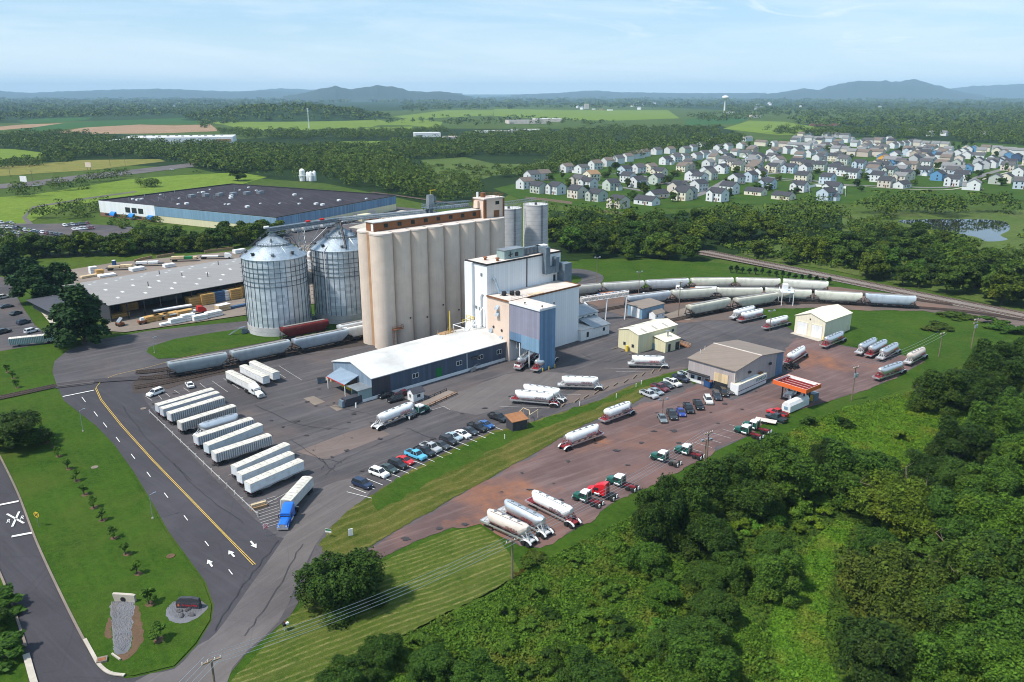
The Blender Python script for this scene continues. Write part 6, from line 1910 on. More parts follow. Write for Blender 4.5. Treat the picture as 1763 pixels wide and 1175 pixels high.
# ------------------------------------------------------------------ railway
def hpath(pts, seg=8, z=0):
 return [Vector((p[0], p[1], 0)) for p in catmull([tuple(at(*p)[:2]) for p in pts], seg, False)]
TRACKS = {
 'main_a': [(640,332),(700,340),(780,352),(860,366)],
 'main_far': [(1215,433),(1300,450.5),(1430,476),(1600,510),(1763,542),(1900,571)],
 'main_near': [(1205,437),(1290,454),(1420,480.5),(1590,515.5),(1763,550),(1900,580)],
 'siding_top': [(960,511),(1036,507),(1110,502.5),(1187,499),(1264,498.5),(1344,501),(1428,506.5),(1530,513),(1640,527)],
 'siding_mid': [(1020,540),(1078,529),(1152,520.5),(1230,516),(1313,516),(1398,521),(1485,526.5),(1577,531.5),(1680,541),(1800,560)],
 'siding_low': [(1100,566),(1180,549),(1257,535.5),(1335,525),(1420,524),(1485,527)],
 'spur_road': [(-60, 700), (0, 688), (97, 667)],
 'flush_rails': [(97, 667), (165, 659), (240, 654)],
 'spur_front': [(240,654),(290,650),(395,630),(500,608),(595,588),(660,575)],
 'spur_back': [(235,644),(290,638),(395,617),(500,597),(560,585),(600,577),(660,566)],
 'spur_near': [(232, 670), (290, 660), (392, 638)],
}
for k, (nm, pts) in enumerate(TRACKS.items()):
 P = hpath(pts, 10)
 main = nm.startswith('main')
 zg = 0.56 + 0.004 * k
 flush = nm == 'flush_rails'
 mb = strip([(p.x, p.y) for p in P], 4.2 if main else 3.4, zg)
 struct('track_bed', mb, M['ballast' if main else 'road' if flush else 'track_ground'])
 mb = MB()
 acc = 0.0
 tot = 0.0
 stepd = 0.75 if P[0].length < 420 else 1.5
 sl = MB()
 rl = MB()
 for a, b in zip(P, P[1:]):
  d = b - a
  L = d.length
  ang = math.atan2(d.y, d.x)
  u = d / L
  n = Vector((-u.y, u.x, 0))
  while acc < L:
   c = a + u * acc
   sl.cbox((c.x, c.y, zg + .06), (.26, 2.6, .10), ang)
   acc += stepd
  acc -= L
  for s_ in (-.75, .75):
   c = (a + b) / 2 + n * s_
   rl.cbox((c.x, c.y, zg + .19), (L + .03, .09, .15), ang)
 if flush:
  struct('rails', rl, M['rail']).location.z = -.22
  continue
 struct('sleepers', sl, M['sleeper'])
 struct('rails', rl, M['rail'])
P = hpath([(1200,435),(1295,452.5),(1425,478.3),(1595,513),(1763,546),(1900,576)],10)
struct('main_line_bed', strip([(p.x, p.y) for p in P], 11.5, 0.552), M['ballast'])
# level crossing planks
q0, q1 = gp(97, 667), gp(162, 659)
d = q1 - q0
mb = MB()
n = Vector((-d.y, d.x, 0)).normalized()
for s_ in (-1.3, 0, 1.3):
 c = (q0 + q1) / 2 + n * s_
 mb.cbox((c.x,c.y,.48),(d.length,.4 if s_ else .9,.3),math.atan2(d.y,d.x))
struct('crossing_deck', mb, M['road_worn'])
# ------------------------------------------------------------------ hopper cars
def hopper_proto():
 t = thing('hopper_car', None, 'railcar')
 L, Wd = 16.6, 3.05
 z0, z1 = 1.15, 4.55
 prof = [(-1.25,z0),(-1.42,z0 + .45),(-1.52,z0 + 1.2),(-1.52,z0 + 2.2),(-1.46,z0 + 3.0),(-1.3,z1 - .12),(-.55,z1 + .12),(.55,z1 + .12),(1.3,z1 - .12),(1.46,z0 + 3.0),(1.52,z0 + 2.2),(1.52,z0 + 1.2),(1.42,z0 + .45),(1.25,z0)]
 def ring(x, zmin):
  return [(x, y, max(z, zmin)) for y, z in prof]
 mb = MB().loft([ring(-8.1,3.3),ring(-8.0,3.1),ring(-6.0,z0),ring(6.0,z0),ring(8.0,3.1),ring(8.1,3.3)])
 mb.build('hopper_body', M['car_wall'], t, 35)
 mb = MB()
 for x in (-4.2, -1.4, 1.4, 4.2):
  mb.add([(x - 1.3,-1.1,z0 + .1),(x + 1.3,-1.1,z0 + .1),(x + 1.3,1.1,z0 + .1),(x - 1.3,1.1,z0 + .1),(x - .35,-.4,.45),(x + .35,-.4,.45),(x + .35,.4,.45),(x - .35,.4,.45)],[(3,2,1,0)[::-1],(7,6,5,4),(0,4,5,1),(1,5,6,2),(2,6,7,3),(3,7,4,0)])
 mb.build('discharge_hopper', M['car_wall'], t)
 mb = MB().box(-8.3, 8.3, -.25, .25, .95, 1.2)
 for s_ in (-1, 1):
  mb.box(-8.3, 8.3, s_ * 1.5 - .06, s_ * 1.5 + .06, 1.05, 1.3)
  mb.box(s_ * 8.3 - .08, s_ * 8.3 + .08, -1.5, 1.5, .95, 1.3)
  for y in (-1.3, 1.3):
   mb.cyl((s_ * 8.2,y,1.2),(s_ * 7.6,y * .95,3.6),.07,.07,5)
   mb.cyl((s_ * 8.25,y,1.2),(s_ * 8.25,y,2.5),.05,.05,5)
   mb.cyl((s_ * 6.2,y,1.2),(s_ * 7.6,y * .9,3.4),.08,.08,5)
  mb.cyl((s_ * 8.25,-1.3,2.4),(s_ * 8.25,1.3,2.4),.04,.04,5)
  for k in range(6):
   mb.cyl((s_ * 8.26,.9,1.4 + k * .5),(s_ * 8.26,1.35,1.4 + k * .5),.03,.03,4)
  mb.box(s_ * 8.3 - .1 + s_ * .35, s_ * 8.3 + .1 + s_ * .35, -.18, .18, .8, 1.15)
 mb.build('underframe', M['dark_steel'], t)
 MB().box(-7.4,7.4,-.62,-.5,z1 + .12,z1 + .26).box(-7.4,7.4,.5,.62,z1 + .12,z1 + .26).box(-7.3,7.3,-.42,.42,z1 + .1,z1 + .24).build('hatch_trough',M['grey_roof'],t)
 for x in (-5.4, 5.4):
  bg = MB()
  for s_ in (-1, 1):
   bg.box(x - 1.3, x + 1.3, s_ * .98 - .12, s_ * .98 + .12, .38, .72, .3)
  b = bg.build('bogie', M['dark_steel'], t)
  for dx in (-.9, .9):
   mb = MB()
   for y in (-.76, .76):
    mb.cyl((x + dx,y - .07,.46),(x + dx,y + .07,.46),.46,.46,14)
   mb.cyl((x + dx,-.76,.46),(x + dx,.76,.46),.09,.09,6)
   mb.build('wheel_axle', M['dark_steel'], b, 40)
 return t
HOP = hopper_proto()
hop_used = [False]
GREY,CREAM,STEEL = (.26,.30,.32),(.56,.56,.48),(.46,.49,.50)
def rail_car(a, b, color, label, group, lift=0.85):
 q0, q1 = at(*a, lift), at(*b, lift)
 c = (q0 + q1) / 2
 ang = math.atan2(q1.y - q0.y, q1.x - q0.x)
 L = (q1 - q0).length
 s_ = min(max(L / 17.0, .82), 1.3)
 c.z = .78
 if not hop_used[0]:
  hop_used[0] = True
  return place(HOP,c,ang,label,group,None,color,(s_,1.0,1.0))
 return copy_tree(HOP,c,ang,label,group,None,color,(s_,1.0,1.0))
G1, G2, G3 = 'hopper cars on the spur beside the trailer yard', 'hopper cars on the curved siding below the round lawn', 'hopper cars on the middle siding'
rail_car((289, 650), (394, 631), GREY, 'grey-blue hopper car at the open end of the spur nearest the road', G1)
rail_car((397,630),(501,608),(.31,.34,.36),'grey hopper car below the free-standing steel bin, second along the spur',G1)
rail_car((504,608),(600,588),(.30,.35,.40),'blue-grey hopper car between its grey and white neighbours on the spur',G1)
rail_car((590,588),(690,567),(.66,.67,.64),'white hopper car running in behind the beige silos',G1)
rail_car((484,587),(566,571),(.13,.016,.016),'dark red hopper car on the back spur at the foot of the steel bins',None)
rail_car((582,583),(668,565),(.55,.57,.58),'pale grey hopper car on the back spur beyond the dark red one',None)
xs = [(958,513.5),(1035,506.5),(1109,501.5),(1186,497.5),(1263,496.5),(1344,498.5),(1427,504)]
names = ['hopper car half hidden by the white mill wall at the end of the siding', 'rust-stained grey hopper car with a teal patch nearest the round lawn road', 'pale steel-grey hopper car between two poles below the round lawn', 'cream hopper car at the top of the siding curve', 'cream-white hopper car behind the small standing trucks', 'white hopper car last on the curved siding, beside the cypress row']
for k in range(6):
 a, b = xs[k], xs[k + 1]
 rail_car((a[0] + 1,a[1]),(b[0] - 1,b[1]),[(.40,.39,.35),(.50,.50,.46),(.52,.54,.55),(.60,.60,.50),(.62,.62,.54),(.64,.65,.58)][k],names[k],G2)
xs = [(1076,530),(1153,519.5),(1230,514.5),(1313,514.5),(1398,519),(1485,524.5),(1577,530)]
names = ['grey hopper car directly behind the blue rail shed', 'cream hopper car with dark graffiti along its lower side', 'cream hopper car partly hidden by the loose pair in front', 'cream hopper car behind the white loading gantry', 'clean cream hopper car directly behind the sand-coloured garage', 'blue-grey hopper car with pale graffiti at the outer end']
for k in range(6):
 a, b = xs[k], xs[k + 1]
 rail_car((a[0] + 1,a[1]),(b[0] - 1,b[1]),[(.44,.47,.50),CREAM,(.58,.58,.49),(.56,.57,.49),(.62,.62,.53),(.42,.48,.55)][k],names[k],G3)
rail_car((1181,547),(1255,532),(.52,.51,.42),'weathered olive-cream hopper car standing at the track end by the asphalt','loose pair of hopper cars')
rail_car((1262,534),(1337,522),(.52,.50,.42),'weathered cream hopper car with the white tank trailers parked before it','loose pair of hopper cars')
def decal(nm,body,size,m_,p0,p1,z,off=1.56,scale=(1,1,1)):
 """Lettering on the near side of something standing between two ground points."""
 q0, q1 = at(*p0, z), at(*p1, z)
 ang = math.atan2(q1.y - q0.y, q1.x - q0.x)
 n = Vector((math.sin(ang), -math.cos(ang), 0))
 c = (q0 + q1) / 2 + n * off
 return c, ang
# white loading gantry on the middle siding
p = gp(1352, 524)
t = thing('loading_gantry', 'white rail loading gantry over the middle siding', 'gantry', p, R(-5))
mb = MB()
for x in (-2.2, 2.2):
 for y in (-2.6, 2.6):
  mb.box(x - .12, x + .12, y - .12, y + .12, 0, 6.4)
mb.box(-2.4, 2.4, -2.8, 2.8, 5.2, 5.4)
mb.build('frame', M['wrap'], t)
MB().box(-1.6,.2,-1.2,1.2,5.4,8.2).build('hopper_bin',M['wrap'],t)
rail_mb([(-2.3,-2.7,5.4),(2.3,-2.7,5.4),(2.3,2.7,5.4)],1.0,.06,1.2).build('guard_rail',M['wrap'],t)
# ------------------------------------------------------------------ road vehicles
def wheel(parent, x, y, r=.5, w=.28, dual=False, name='wheel'):
 tyre = MB()
 tyre.lathe([(r * .55,-w / 2),(r * .92,-w / 2),(r,-w * .32),(r,w * .32),(r * .92,w / 2),(r * .55,w / 2)],16)
 tyre.v = [(x + vx, y + vz, r + vy) for vx, vy, vz in tyre.v]
 o = tyre.build(name, M['black'], parent, 40)
 s_ = -1 if y < 0 else 1
 MB().cyl((x,y - w * .3,r),(x,y + w * .3 + s_ * .02,r),r * .56,r * .56,12).build('rim',M['rim'],o,40)
 return o
def tandem(parent, x, half=1.05, sp=1.25, r=.52):
 for dx in (-sp / 2, sp / 2):
  for s_ in (-1, 1):
   wheel(parent, x + dx, s_ * half, r, .55)
def pneu_proto():
 """Dry-bulk tank trailer: sloped-end tank with four cone hoppers, side rails, tandem at -x."""
 t = thing('tank_trailer', None, 'tank trailer')
 r, zc = 1.33, 2.58
 def ring(x, rr, z):
  return [(x, rr * math.cos(a), z + rr * math.sin(a)) for a in np.linspace(0, 2 * math.pi, 20, endpoint=False)]
 mb = MB().loft([ring(-5.15,.35,zc + .75),ring(-5.05,.62,zc + .6),ring(-4.1,r * .93,zc + .08),ring(-3.6,r,zc),ring(3.6,r,zc),ring(4.1,r * .93,zc + .08),ring(5.05,.62,zc + .6),ring(5.15,.35,zc + .75)])
 tk = mb.build('tank', M['white'], t, 35)
 for x in (-3.0, -1.0, 1.0, 3.0):
  MB().lathe([(.16,.75),(.22,.85),(.98,1.75),(1.0,2.2)],16,(x,0,0)).build('discharge_cone',M['alu'],t,40)
  MB().cyl((x + .3,0,zc + r - .03),(x + .3,0,zc + r + .16),.32,.28,12).build('manhole',M['steel'],tk,40)
 MB().box(-4.2,4.2,-.32,-.28,zc + r + .02,zc + r + .08).box(-4.2,4.2,.52,.56,zc + r - .1,zc + r).build('catwalk',M['steel'],tk)
 for s_ in (-1, 1):
  MB().box(-4.2,4.4,s_ * 1.05 - .08,s_ * 1.05 + .08,.95,1.25).build('side_rail',M['alu'],t)
  MB().box(-3.9,3.9,s_ * 1.27 - .03,s_ * 1.27 + .03,1.98,2.03).build('rub_rail',M['maroon'],t)
 mb = MB().box(4.3, 6.3, -1.05, 1.05, 1.12, 1.3)
 for y in (-.9, .9):
  mb.cyl((4.0,y,1.9),(5.2,y,1.2),.09,.09,5)
  mb.cyl((4.7,y * .6,2.5),(5.7,y,1.25),.09,.09,5)
 mb.cyl((5.0,0,2.7),(5.0,0,1.2),.12,.12,6)
 mb.build('front_frame', M['frame'], t)
 MB().box(4.2,6.35,-1.22,-1.08,.95,1.36).box(4.2,6.35,1.08,1.22,.95,1.36).box(6.3,6.42,-1.22,1.22,.95,1.36).build('front_skirt',M['alu'],t)
 mb = MB().box(-6.4, -3.9, -.6, .6, .85, 1.1)
 for y in (-.9, .9):
  mb.cyl((-4.1,y,1.9),(-5.8,y,1.1),.09,.09,5)
  mb.cyl((-4.8,y * .6,2.7),(-6.0,y,1.1),.09,.09,5)
 mb.build('rear_frame', M['frame'], t)
 for s_ in (-1, 1):
  MB().loft([[(-5.4 + 1.25 * math.cos(a),y,.58 + .75 * math.sin(a)) for y in (s_ * .82,s_ * 1.28)] + [(-5.4 + 1.2 * math.cos(a),y,.52 + .75 * math.sin(a)) for y in (s_ * 1.28,s_ * .82)] for a in np.linspace(.15,math.pi - .15,7)]).build('mudguard',M['white'],t,50)
 tandem(t, -5.3)
 mb = MB()
 for y in (-.8, .8):
  mb.box(3.3,3.5,y - .1,y + .1,.05,1.1).box(3.15,3.65,y - .2,y + .2,0,.08)
 mb.build('landing_leg', M['dark_steel'], t)
 ladder_mb((-5.0,.4,.9),2.6,(-1,0,0),False).build('ladder',M['alu'],t)
 return t
M['frame'] = ocol('trailer frame', .5, dirt=.2)
PN = pneu_proto()
PN2 = None
pn_used = [False]
def pneu(front,rear,label,group=None,frame=(.22,.018,.022),tank=None,text=True,far=1):
 q0, q1 = gp(*rear), gp(*front)
 c = (q0 + q1) / 2
 ang = math.atan2(q1.y - q0.y, q1.x - q0.x)
 s_ = min(max((q1 - q0).length / 12.6, .8), 1.12)
 if not pn_used[0]:
  pn_used[0] = True
  o = place(PN,c,ang,label,group,None,frame,(s_,.97,.97))
 else:
  o = copy_tree(PN,c,ang,label,group,None,frame,(s_,.97,.97))
 if tank:
  for ch in o.children:
   if ch.name.startswith('tank'):
    ch.data = ch.data.copy()
    ch.data.materials[0] = M[tank]
 if text:
  n = Vector((math.sin(ang), -math.cos(ang)))
  near = 1 if (Vector((-c.x, -c.y)).dot(n) > 0) else -1
  text_mesh('lettering','VENEZIA',.8,M['text_red'],o,(1.9 if near > 0 else -1.9,-near * 1.36,2.42),(R(90),0,0 if near > 0 else math.pi),.008)
 return o
SILV = (.50, .50, .50)
pneu((1081, 632), (1149, 634), 'white tank trailer parked below the cream building', None, SILV)
pneu((960, 669), (1036, 671), 'white tank trailer standing alone past the blue bay, silver frame', None, SILV)
pneu((895, 682), (971, 693), 'white tank trailer, rear one of the pair with chassis side hidden', None, SILV)
pneu((880, 693), (960, 700), 'white tank trailer with dark red nose frame, front one of the pair', None)
pneu((1036, 731), (1087, 712), 'white tank trailer with red nose frame at the top of the gravel lot', None)
pneu((1034, 752), (968, 776), 'white tank trailer with red tail frame on the gravel below the bank', None, tank='white')
pneu((911, 868), (992, 908), 'white tank trailer with maroon frame beside the red and green tractors', None)
pneu((834,902),(918,940),'dirty grey tank trailer at the corner of the gravel lot',None,SILV,'dirty_roof')
pneu((864,884),(944,926),'shiny aluminium tank trailer next to the dirty grey one',None,SILV,'alu')
pneu((716, 712), (646, 741), 'white tank trailer coupled to the green tractor on the weighbridge', None, SILV)
pneu((1415,602),(1452,586),'tank trailer with red nose frame beside the sand-coloured garage',None,tank='alu',text=False)
pneu((1476,614),(1507,598),'silver tank trailer, farthest of the three backed against the lawn','tank trailers backed against the lawn',SILV,'alu',False)
pneu((1493,618),(1525,601),'silver tank trailer with red nose frame in the middle of the three by the lawn','tank trailers backed against the lawn',tank='alu',text=False)
pneu((1512,624),(1545,606),'silver tank trailer, nearest of the three backed against the lawn','tank trailers backed against the lawn',SILV,'alu',False)
pneu((1560,631),(1590,615),'old dull grey tank trailer half on the grass at the lot corner',None,SILV,'dirty_roof',False)
pneu((1504,658),(1556,640),'silver tank trailer with red nose frame standing alone near the utility pole',None,tank='alu',text=False)
pneu((1315, 570), (1357, 559), 'small white tank trailer with red nose frame beside the lamp pole', None, text=False)
pneu((1257,553),(1302,541),'white tank trailer behind its red-nosed twin near the loose railcars',None,SILV,text=False)
pneu((1272, 557), (1315, 547), 'white tank trailer with red nose frame near the loose railcars', None, text=False)
pneu((884,645),(925,612),'tank trailer loading at the shed side of the blue bay',None,tank='alu',text=False)
pneu((912,648),(962,616),'tank trailer under the blue bay behind the white tractor',None,tank='alu',text=False)
pneu((1353, 632), (1385, 612), 'white tank trailer peeping out behind the workshop', None, text=False)
# ---- box grain trailers
def grain_proto(ribbed):
 t = thing('grain_trailer', None, 'trailer')
 L, Wd = 12.8, 2.55
 z0, z1 = 1.35, 3.75
 mb = MB().box(-6.4, 6.4, -1.27, 1.27, z0, z1)
 mb.build('trailer_body', M['grain_box'], t)
 if ribbed:
  for s_ in (-1, 1):
   mb = MB()
   for k in range(27):
    x = -6.35 + k * 12.7 / 26
    mb.box(x - .1, x + .1, s_ * 1.34 - .08, s_ * 1.34 + .08, z0 + .05, z1 - .05)
   mb.build('side_rib', M['grain_box'], t)
 else:
  for s_ in (-1, 1):
   MB().box(-6.4,6.4,s_ * 1.29 - .02,s_ * 1.29 + .02,z0 + .1,z0 + .25).build('waist_rail',M['steel'],t)
 mb = MB()
 ring = lambda x: [(x,-1.34,z1 - .02),(x,-1.34,z1 + .12),(x,-.6,z1 + .3),(x,.6,z1 + .3),(x,1.34,z1 + .12),(x,1.34,z1 - .02)]
 mb.loft([ring(-6.45), ring(6.45)])
 tp = mb.build('tarpaulin', M['tarp'], t)
 mb = MB()
 for k in range(9):
  x = -5.6 + k * 1.4
  mb.tube([(x,-1.36,z1),(x,-.6,z1 + .33),(x,.6,z1 + .33),(x,1.36,z1)],.035,4)
 mb.build('roof_bow', M['steel'], tp)
 mb = MB()
 for a, b in ((-4.0, -.2), (.2, 4.6)):
  mb.add([(a,-1.1,z0),(b,-1.1,z0),(b,1.1,z0),(a,1.1,z0),((a + b) / 2 - .5,-.5,.55),((a + b) / 2 + .5,-.5,.55),((a + b) / 2 + .5,.5,.55),((a + b) / 2 - .5,.5,.55)],[(0,1,2,3),(7,6,5,4),(0,4,5,1),(1,5,6,2),(2,6,7,3),(3,7,4,0)])
 mb.build('hopper_bottom', M['grain_box'], t)
 MB().box(-6.4,6.4,-.5,.5,1.1,z0).build('chassis',M['dark_steel'],t)
 MB().box(-6.48,-6.4,-1.2,1.2,1.5,3.7).build('rear_door',M['grain_box'],t)
 mb = MB().box(-6.5, -6.38, -1.2, 1.2, .55, .7)
 for y in (-1, 1):
  mb.box(-6.46, -6.4, y - .05, y + .05, .6, 1.4)
 mb.build('rear_bumper', M['dark_steel'], t)
 for s_ in (-1, 1):
  MB().box(-6.52,-6.48,s_ * 1.0 - .14,s_ * 1.0 + .14,1.25,1.4).build('tail_light',M['tail_red'],t)
 tandem(t, -5.0, 1.0, 1.3, .52)
 mb = MB()
 for y in (-.8, .8):
  mb.box(3.9,4.1,y - .1,y + .1,.05,1.3).box(3.75,4.25,y - .2,y + .2,0,.08)
 mb.build('landing_leg', M['dark_steel'], t)
 return t
M['tarp'] = plain('weathered tarpaulin',(.58,.54,.47),.8,var=.3,scale=.6,grime=(.3,.26,.2))
GP = {True: grain_proto(True), False: grain_proto(False)}
g_used = set()
def grain(rear,front,label,ribbed,color=(.62,.63,.63),group='trailers parked along the road rail',dz=0.0):
 q0, q1 = gp(*rear), gp(*front)
 c = (q0 + q1) / 2
 ang = math.atan2(q1.y - q0.y, q1.x - q0.x)
 s_ = min(max((q1 - q0).length / 12.9, .8), 1.2)
 if ribbed not in g_used:
  g_used.add(ribbed)
  o = place(GP[ribbed],c,ang,label,group,None,color,(s_,.84,.84))
 else:
  o = copy_tree(GP[ribbed],c,ang,label,group,None,color,(s_,.84,.84))
 if ribbed:
  for ch in o.children:
   if ch.name.startswith('trailer_body'):
    ch.color = c4([k * .52 for k in color])
 return o
GR = 'trailers parked along the road rail'
grain((270,718),(370,688),'smooth silver trailer at the far end of the row, nearest the white cars',False,(.50,.53,.58))
grain((279,724),(378,694),'smooth silver trailer, second of the row, half covered by its ribbed neighbour',False,(.52,.54,.58))
grain((293,732),(385,703),'ribbed white trailer with a stained top, third of the row',True,(.60,.61,.62))
grain((311,748),(405,718),'ribbed trailer with rust-brown weathered top, next to the narrow tank',True,(.52,.50,.48))
grain((339,773),(435,741),'ribbed white trailer with yellowed top beside the narrow silver tank',True,(.60,.62,.66))
grain((357,788),(450,751),'white-topped trailer close behind a ribbed trailer, mid row',False,(.60,.66,.68))
grain((370,802),(466,770),'large ribbed trailer with dirty grey top and a gap beside it',True,(.62,.62,.62))
grain((405,827),(496,786),'plain white trailer, first of the three past the gap',False,(.66,.68,.70))
grain((414,840),(504,802),'plain white trailer in the middle of the three past the gap',False,(.70,.72,.73))
grain((428,856),(520,815),'plain white trailer next to the hatched bay',False,(.74,.77,.78))
pneu((418,733),(338,757),'narrow silver tank trailer wedged between two ribbed grain trailers',None,SILV,'alu',False)
grain((396,657),(436,678),'white trailer coupled to the white tractor below the hopper cars',False,(.72,.71,.68),None)
grain((420,647),(460,667),'white trailer between two others, below the hopper cars',False,(.78,.78,.78),None)
grain((436,640),(477,660),'white trailer at the shed side of the three below the hopper cars',False,(.76,.76,.75),None)
grain((529,848),(497,884),'white trailer coupled to the blue tractor at the yard mouth',True,(.76,.76,.75),None)
grain((96,590),(18,598),'old pale green-grey trailer left alone on the verge by the office lot',True,(.40,.50,.52),None)
# ---- tractors
def tractor_proto(kind):
 """kind 'day': day cab with white roof; 'sleeper': tall sleeper; 'cabover': loader. Nose to +x."""
 t = thing('semi_tractor', None, 'truck')
 P_ = M['paint']
 sl = kind == 'sleeper'
 mb = MB().box(-3.4,3.2,-.45,-.3,.75,1.0).box(-3.4,3.2,.3,.45,.75,1.0).box(-3.4,-3.3,-.45,.45,.75,1.0).box(-1.6,-1.5,-.3,.3,.78,.98)
 mb.build('chassis', M['frame'], t)
 if kind == 'cabover':
  mb = MB().loft([[(1.2,y,z) for y,z in ((-1.15,.9),(1.15,.9),(1.12,2.7),(-1.12,2.7))],[(3.3,y,z) for y,z in ((-1.15,.9),(1.15,.9),(1.1,2.0),(-1.1,2.0))]])
  mb.build('cab', P_, t)
  MB().add([(2.0,-1.05,2.72),(3.25,-1.02,2.05),(3.25,1.02,2.05),(2.0,1.05,2.72)],[(0,1,2,3)]).build('windscreen',M['glass'],t)
 else:
  # hood, grille, cab
  hood = MB().loft([[(1.2,y,z) for y,z in ((-1.0,.8),(1.0,.8),(1.0,1.75),(.75,1.98),(-.75,1.98),(-1.0,1.75))],[(2.6,y,z) for y,z in ((-.98,.8),(.98,.8),(.92,1.55),(.6,1.78),(-.6,1.78),(-.92,1.55))],[(3.15,y,z) for y,z in ((-.95,.75),(.95,.75),(.85,1.35),(.5,1.55),(-.5,1.55),(-.85,1.35))]])
  hood.build('hood', P_, t, 30)
  MB().box(3.14,3.2,-.5,.5,.85,1.45).build('grille',M['alu'],t)
  x0 = -1.55 if sl else -.45
  cab = MB().loft([[(x0,y,z) for y,z in ((-1.18,.85),(1.18,.85),(1.18,2.5),(-1.18,2.5))],[(1.3,y,z) for y,z in ((-1.18,.85),(1.18,.85),(1.14,2.5),(-1.14,2.5))]])
  cab.build('cab', P_, t)
  zr = 3.65 if sl else 2.9
  roof = MB().loft([[(x0,y,z) for y,z in ((-1.18,2.5),(1.18,2.5),(1.1,zr - .15),(.9,zr),(-.9,zr),(-1.1,zr - .15))],[(x0 + 1.0,y,z) for y,z in ((-1.18,2.5),(1.18,2.5),(1.1,zr - .15),(.9,zr),(-.9,zr),(-1.1,zr - .15))],[(1.25,y,z) for y,z in ((-1.12,2.5),(1.12,2.5),(1.0,2.68),(.8,2.76),(-.8,2.76),(-1.0,2.68))]])
  roof.build('cab_roof', P_ if kind == 'sleeper' else M['white'], t, 30)
  MB().add([(1.32,-1.02,1.98),(1.32,1.02,1.98),(1.26,.98,2.58),(1.26,-.98,2.58)],[(0,1,2,3)]).build('windscreen',M['glass'],t)
  for s_ in (-1, 1):
   MB().box(.1,1.1,s_ * 1.19 - .015,s_ * 1.19 + .015,1.75,2.4).build('side_window',M['glass'],t)
   MB().box(1.15,1.3,s_ * 1.45 - .08,s_ * 1.45 + .08,1.7,2.3).build('mirror',M['dark_steel'],t)
   MB().cyl((x0 - .15,s_ * .95,1.0),(x0 - .15,s_ * .95,3.3),.09,.09,8).build('exhaust_stack',M['alu'],t)
   MB().cyl((-.2,s_ * .95,.85),(1.1,s_ * .95,.85),.32,.32,12).build('fuel_tank',M['alu'],t,40)
 MB().box(3.15,3.3,-1.2,1.2,.35,.75).build('bumper',M['alu'],t)
 for s_ in (-1, 1):
  MB().box(3.0,3.18,s_ * .78 - .16,s_ * .78 + .16,.95,1.2).build('headlight',M['lamp_glass'],t)
  wheel(t, 2.35, s_ * 1.0, .52, .32)
  MB().loft([[(2.35 + .66 * math.cos(a),y,.52 + .66 * math.sin(a)) for y in (s_ * .8,s_ * 1.2)] + [(2.35 + .6 * math.cos(a),y,.52 + .6 * math.sin(a)) for y in (s_ * 1.2,s_ * .8)] for a in np.linspace(.1,math.pi - .1,7)]).build('mudguard',P_,t,50)
 for dx in (-2.0, -3.2):
  for s_ in (-1, 1):
   wheel(t, dx, s_ * .95, .52, .6)
 MB().cyl((-2.5,0,1.0),(-2.5,0,1.12),.5,.5,14).box(-3.2,-2.5,-.35,.35,1.0,1.1).build('fifth_wheel',M['frame'],t,40)
 for s_ in (-1, 1):
  MB().box(-3.75,-3.6,s_ * .85 - .3,s_ * .85 + .3,.3,1.0).build('mudflap',M['white'],t)
 return t
TP = {k: tractor_proto(k) for k in ('day', 'sleeper', 'cabover')}
t_used = set()
GREEN,BLUE,REDP,WHITEP = (.008,.085,.062),(.01,.13,.52),(.55,.012,.02),(.78,.78,.76)
def tractor(front,rear,kind,color,label,group=None,frame=(.18,.015,.02),scale=None):
 q0, q1 = gp(*rear), gp(*front)
 c = (q0 + q1) / 2
 ang = math.atan2(q1.y - q0.y, q1.x - q0.x)
 s_ = scale or min(max((q1 - q0).length / 7.0, .85), 1.15)
 if kind not in t_used:
  t_used.add(kind)
  o = place(TP[kind],c,ang,label,group,None,color,(s_,.9,.9))
 else:
  o = copy_tree(TP[kind],c,ang,label,group,None,color,(s_,.9,.9))
 for ch in o.children:
  if ch.name.split('.')[0] in ('chassis', 'fifth_wheel'):
   ch.color = c4(frame)
 return o
GT = 'green tractors with white roofs'
tractor((987,857),(1034,873),'day',GREEN,'green day-cab tractor with white roof close beside the red sleeper tractor',GT)
tractor((1011,847),(1058,861),'sleeper',REDP,'bright red sleeper tractor without trailer',None,(.02,.02,.02))
tractor((1044,829),(1095,846),'day',GREEN,'green day-cab tractor with white roof standing alone past the red one',GT)
tractor((1120,788),(1168,803),'day',GREEN,'green day-cab tractor with white roof, farther left of the spaced pair on the gravel edge',GT,(.12,.10,.09))
tractor((1161,777),(1208,791),'day',GREEN,'green day-cab tractor with white roof and red tail, beside the double lamp pole',GT)
tractor((1264,742),(1310,757),'day',GREEN,'green day-cab tractor with white roof, front one of the tight pair',GT)
tractor((1278,734),(1324,748),'day',GREEN,'green day-cab tractor with white roof, rear one of the tight pair',GT)
tractor((738,706),(702,722),'day',GREEN,'green day-cab tractor with white roof pulling a tank trailer off the weighbridge',None,(.4,.4,.4))
tractor((486,916),(505,880),'sleeper',BLUE,'bright blue sleeper tractor at the yard mouth',None,(.03,.03,.03))
tractor((452,687),(428,674),'sleeper',WHITEP,'white tractor in front of a white trailer below the hopper cars',None,(.3,.3,.3))
tractor((886,640),(916,624),'cabover',WHITEP,'white tractor backing out of the blue truck bay',None)
tractor((1350,690),(1376,672),'day',WHITEP,'white tractor fuelling under the orange canopy',None,(.03,.03,.03))
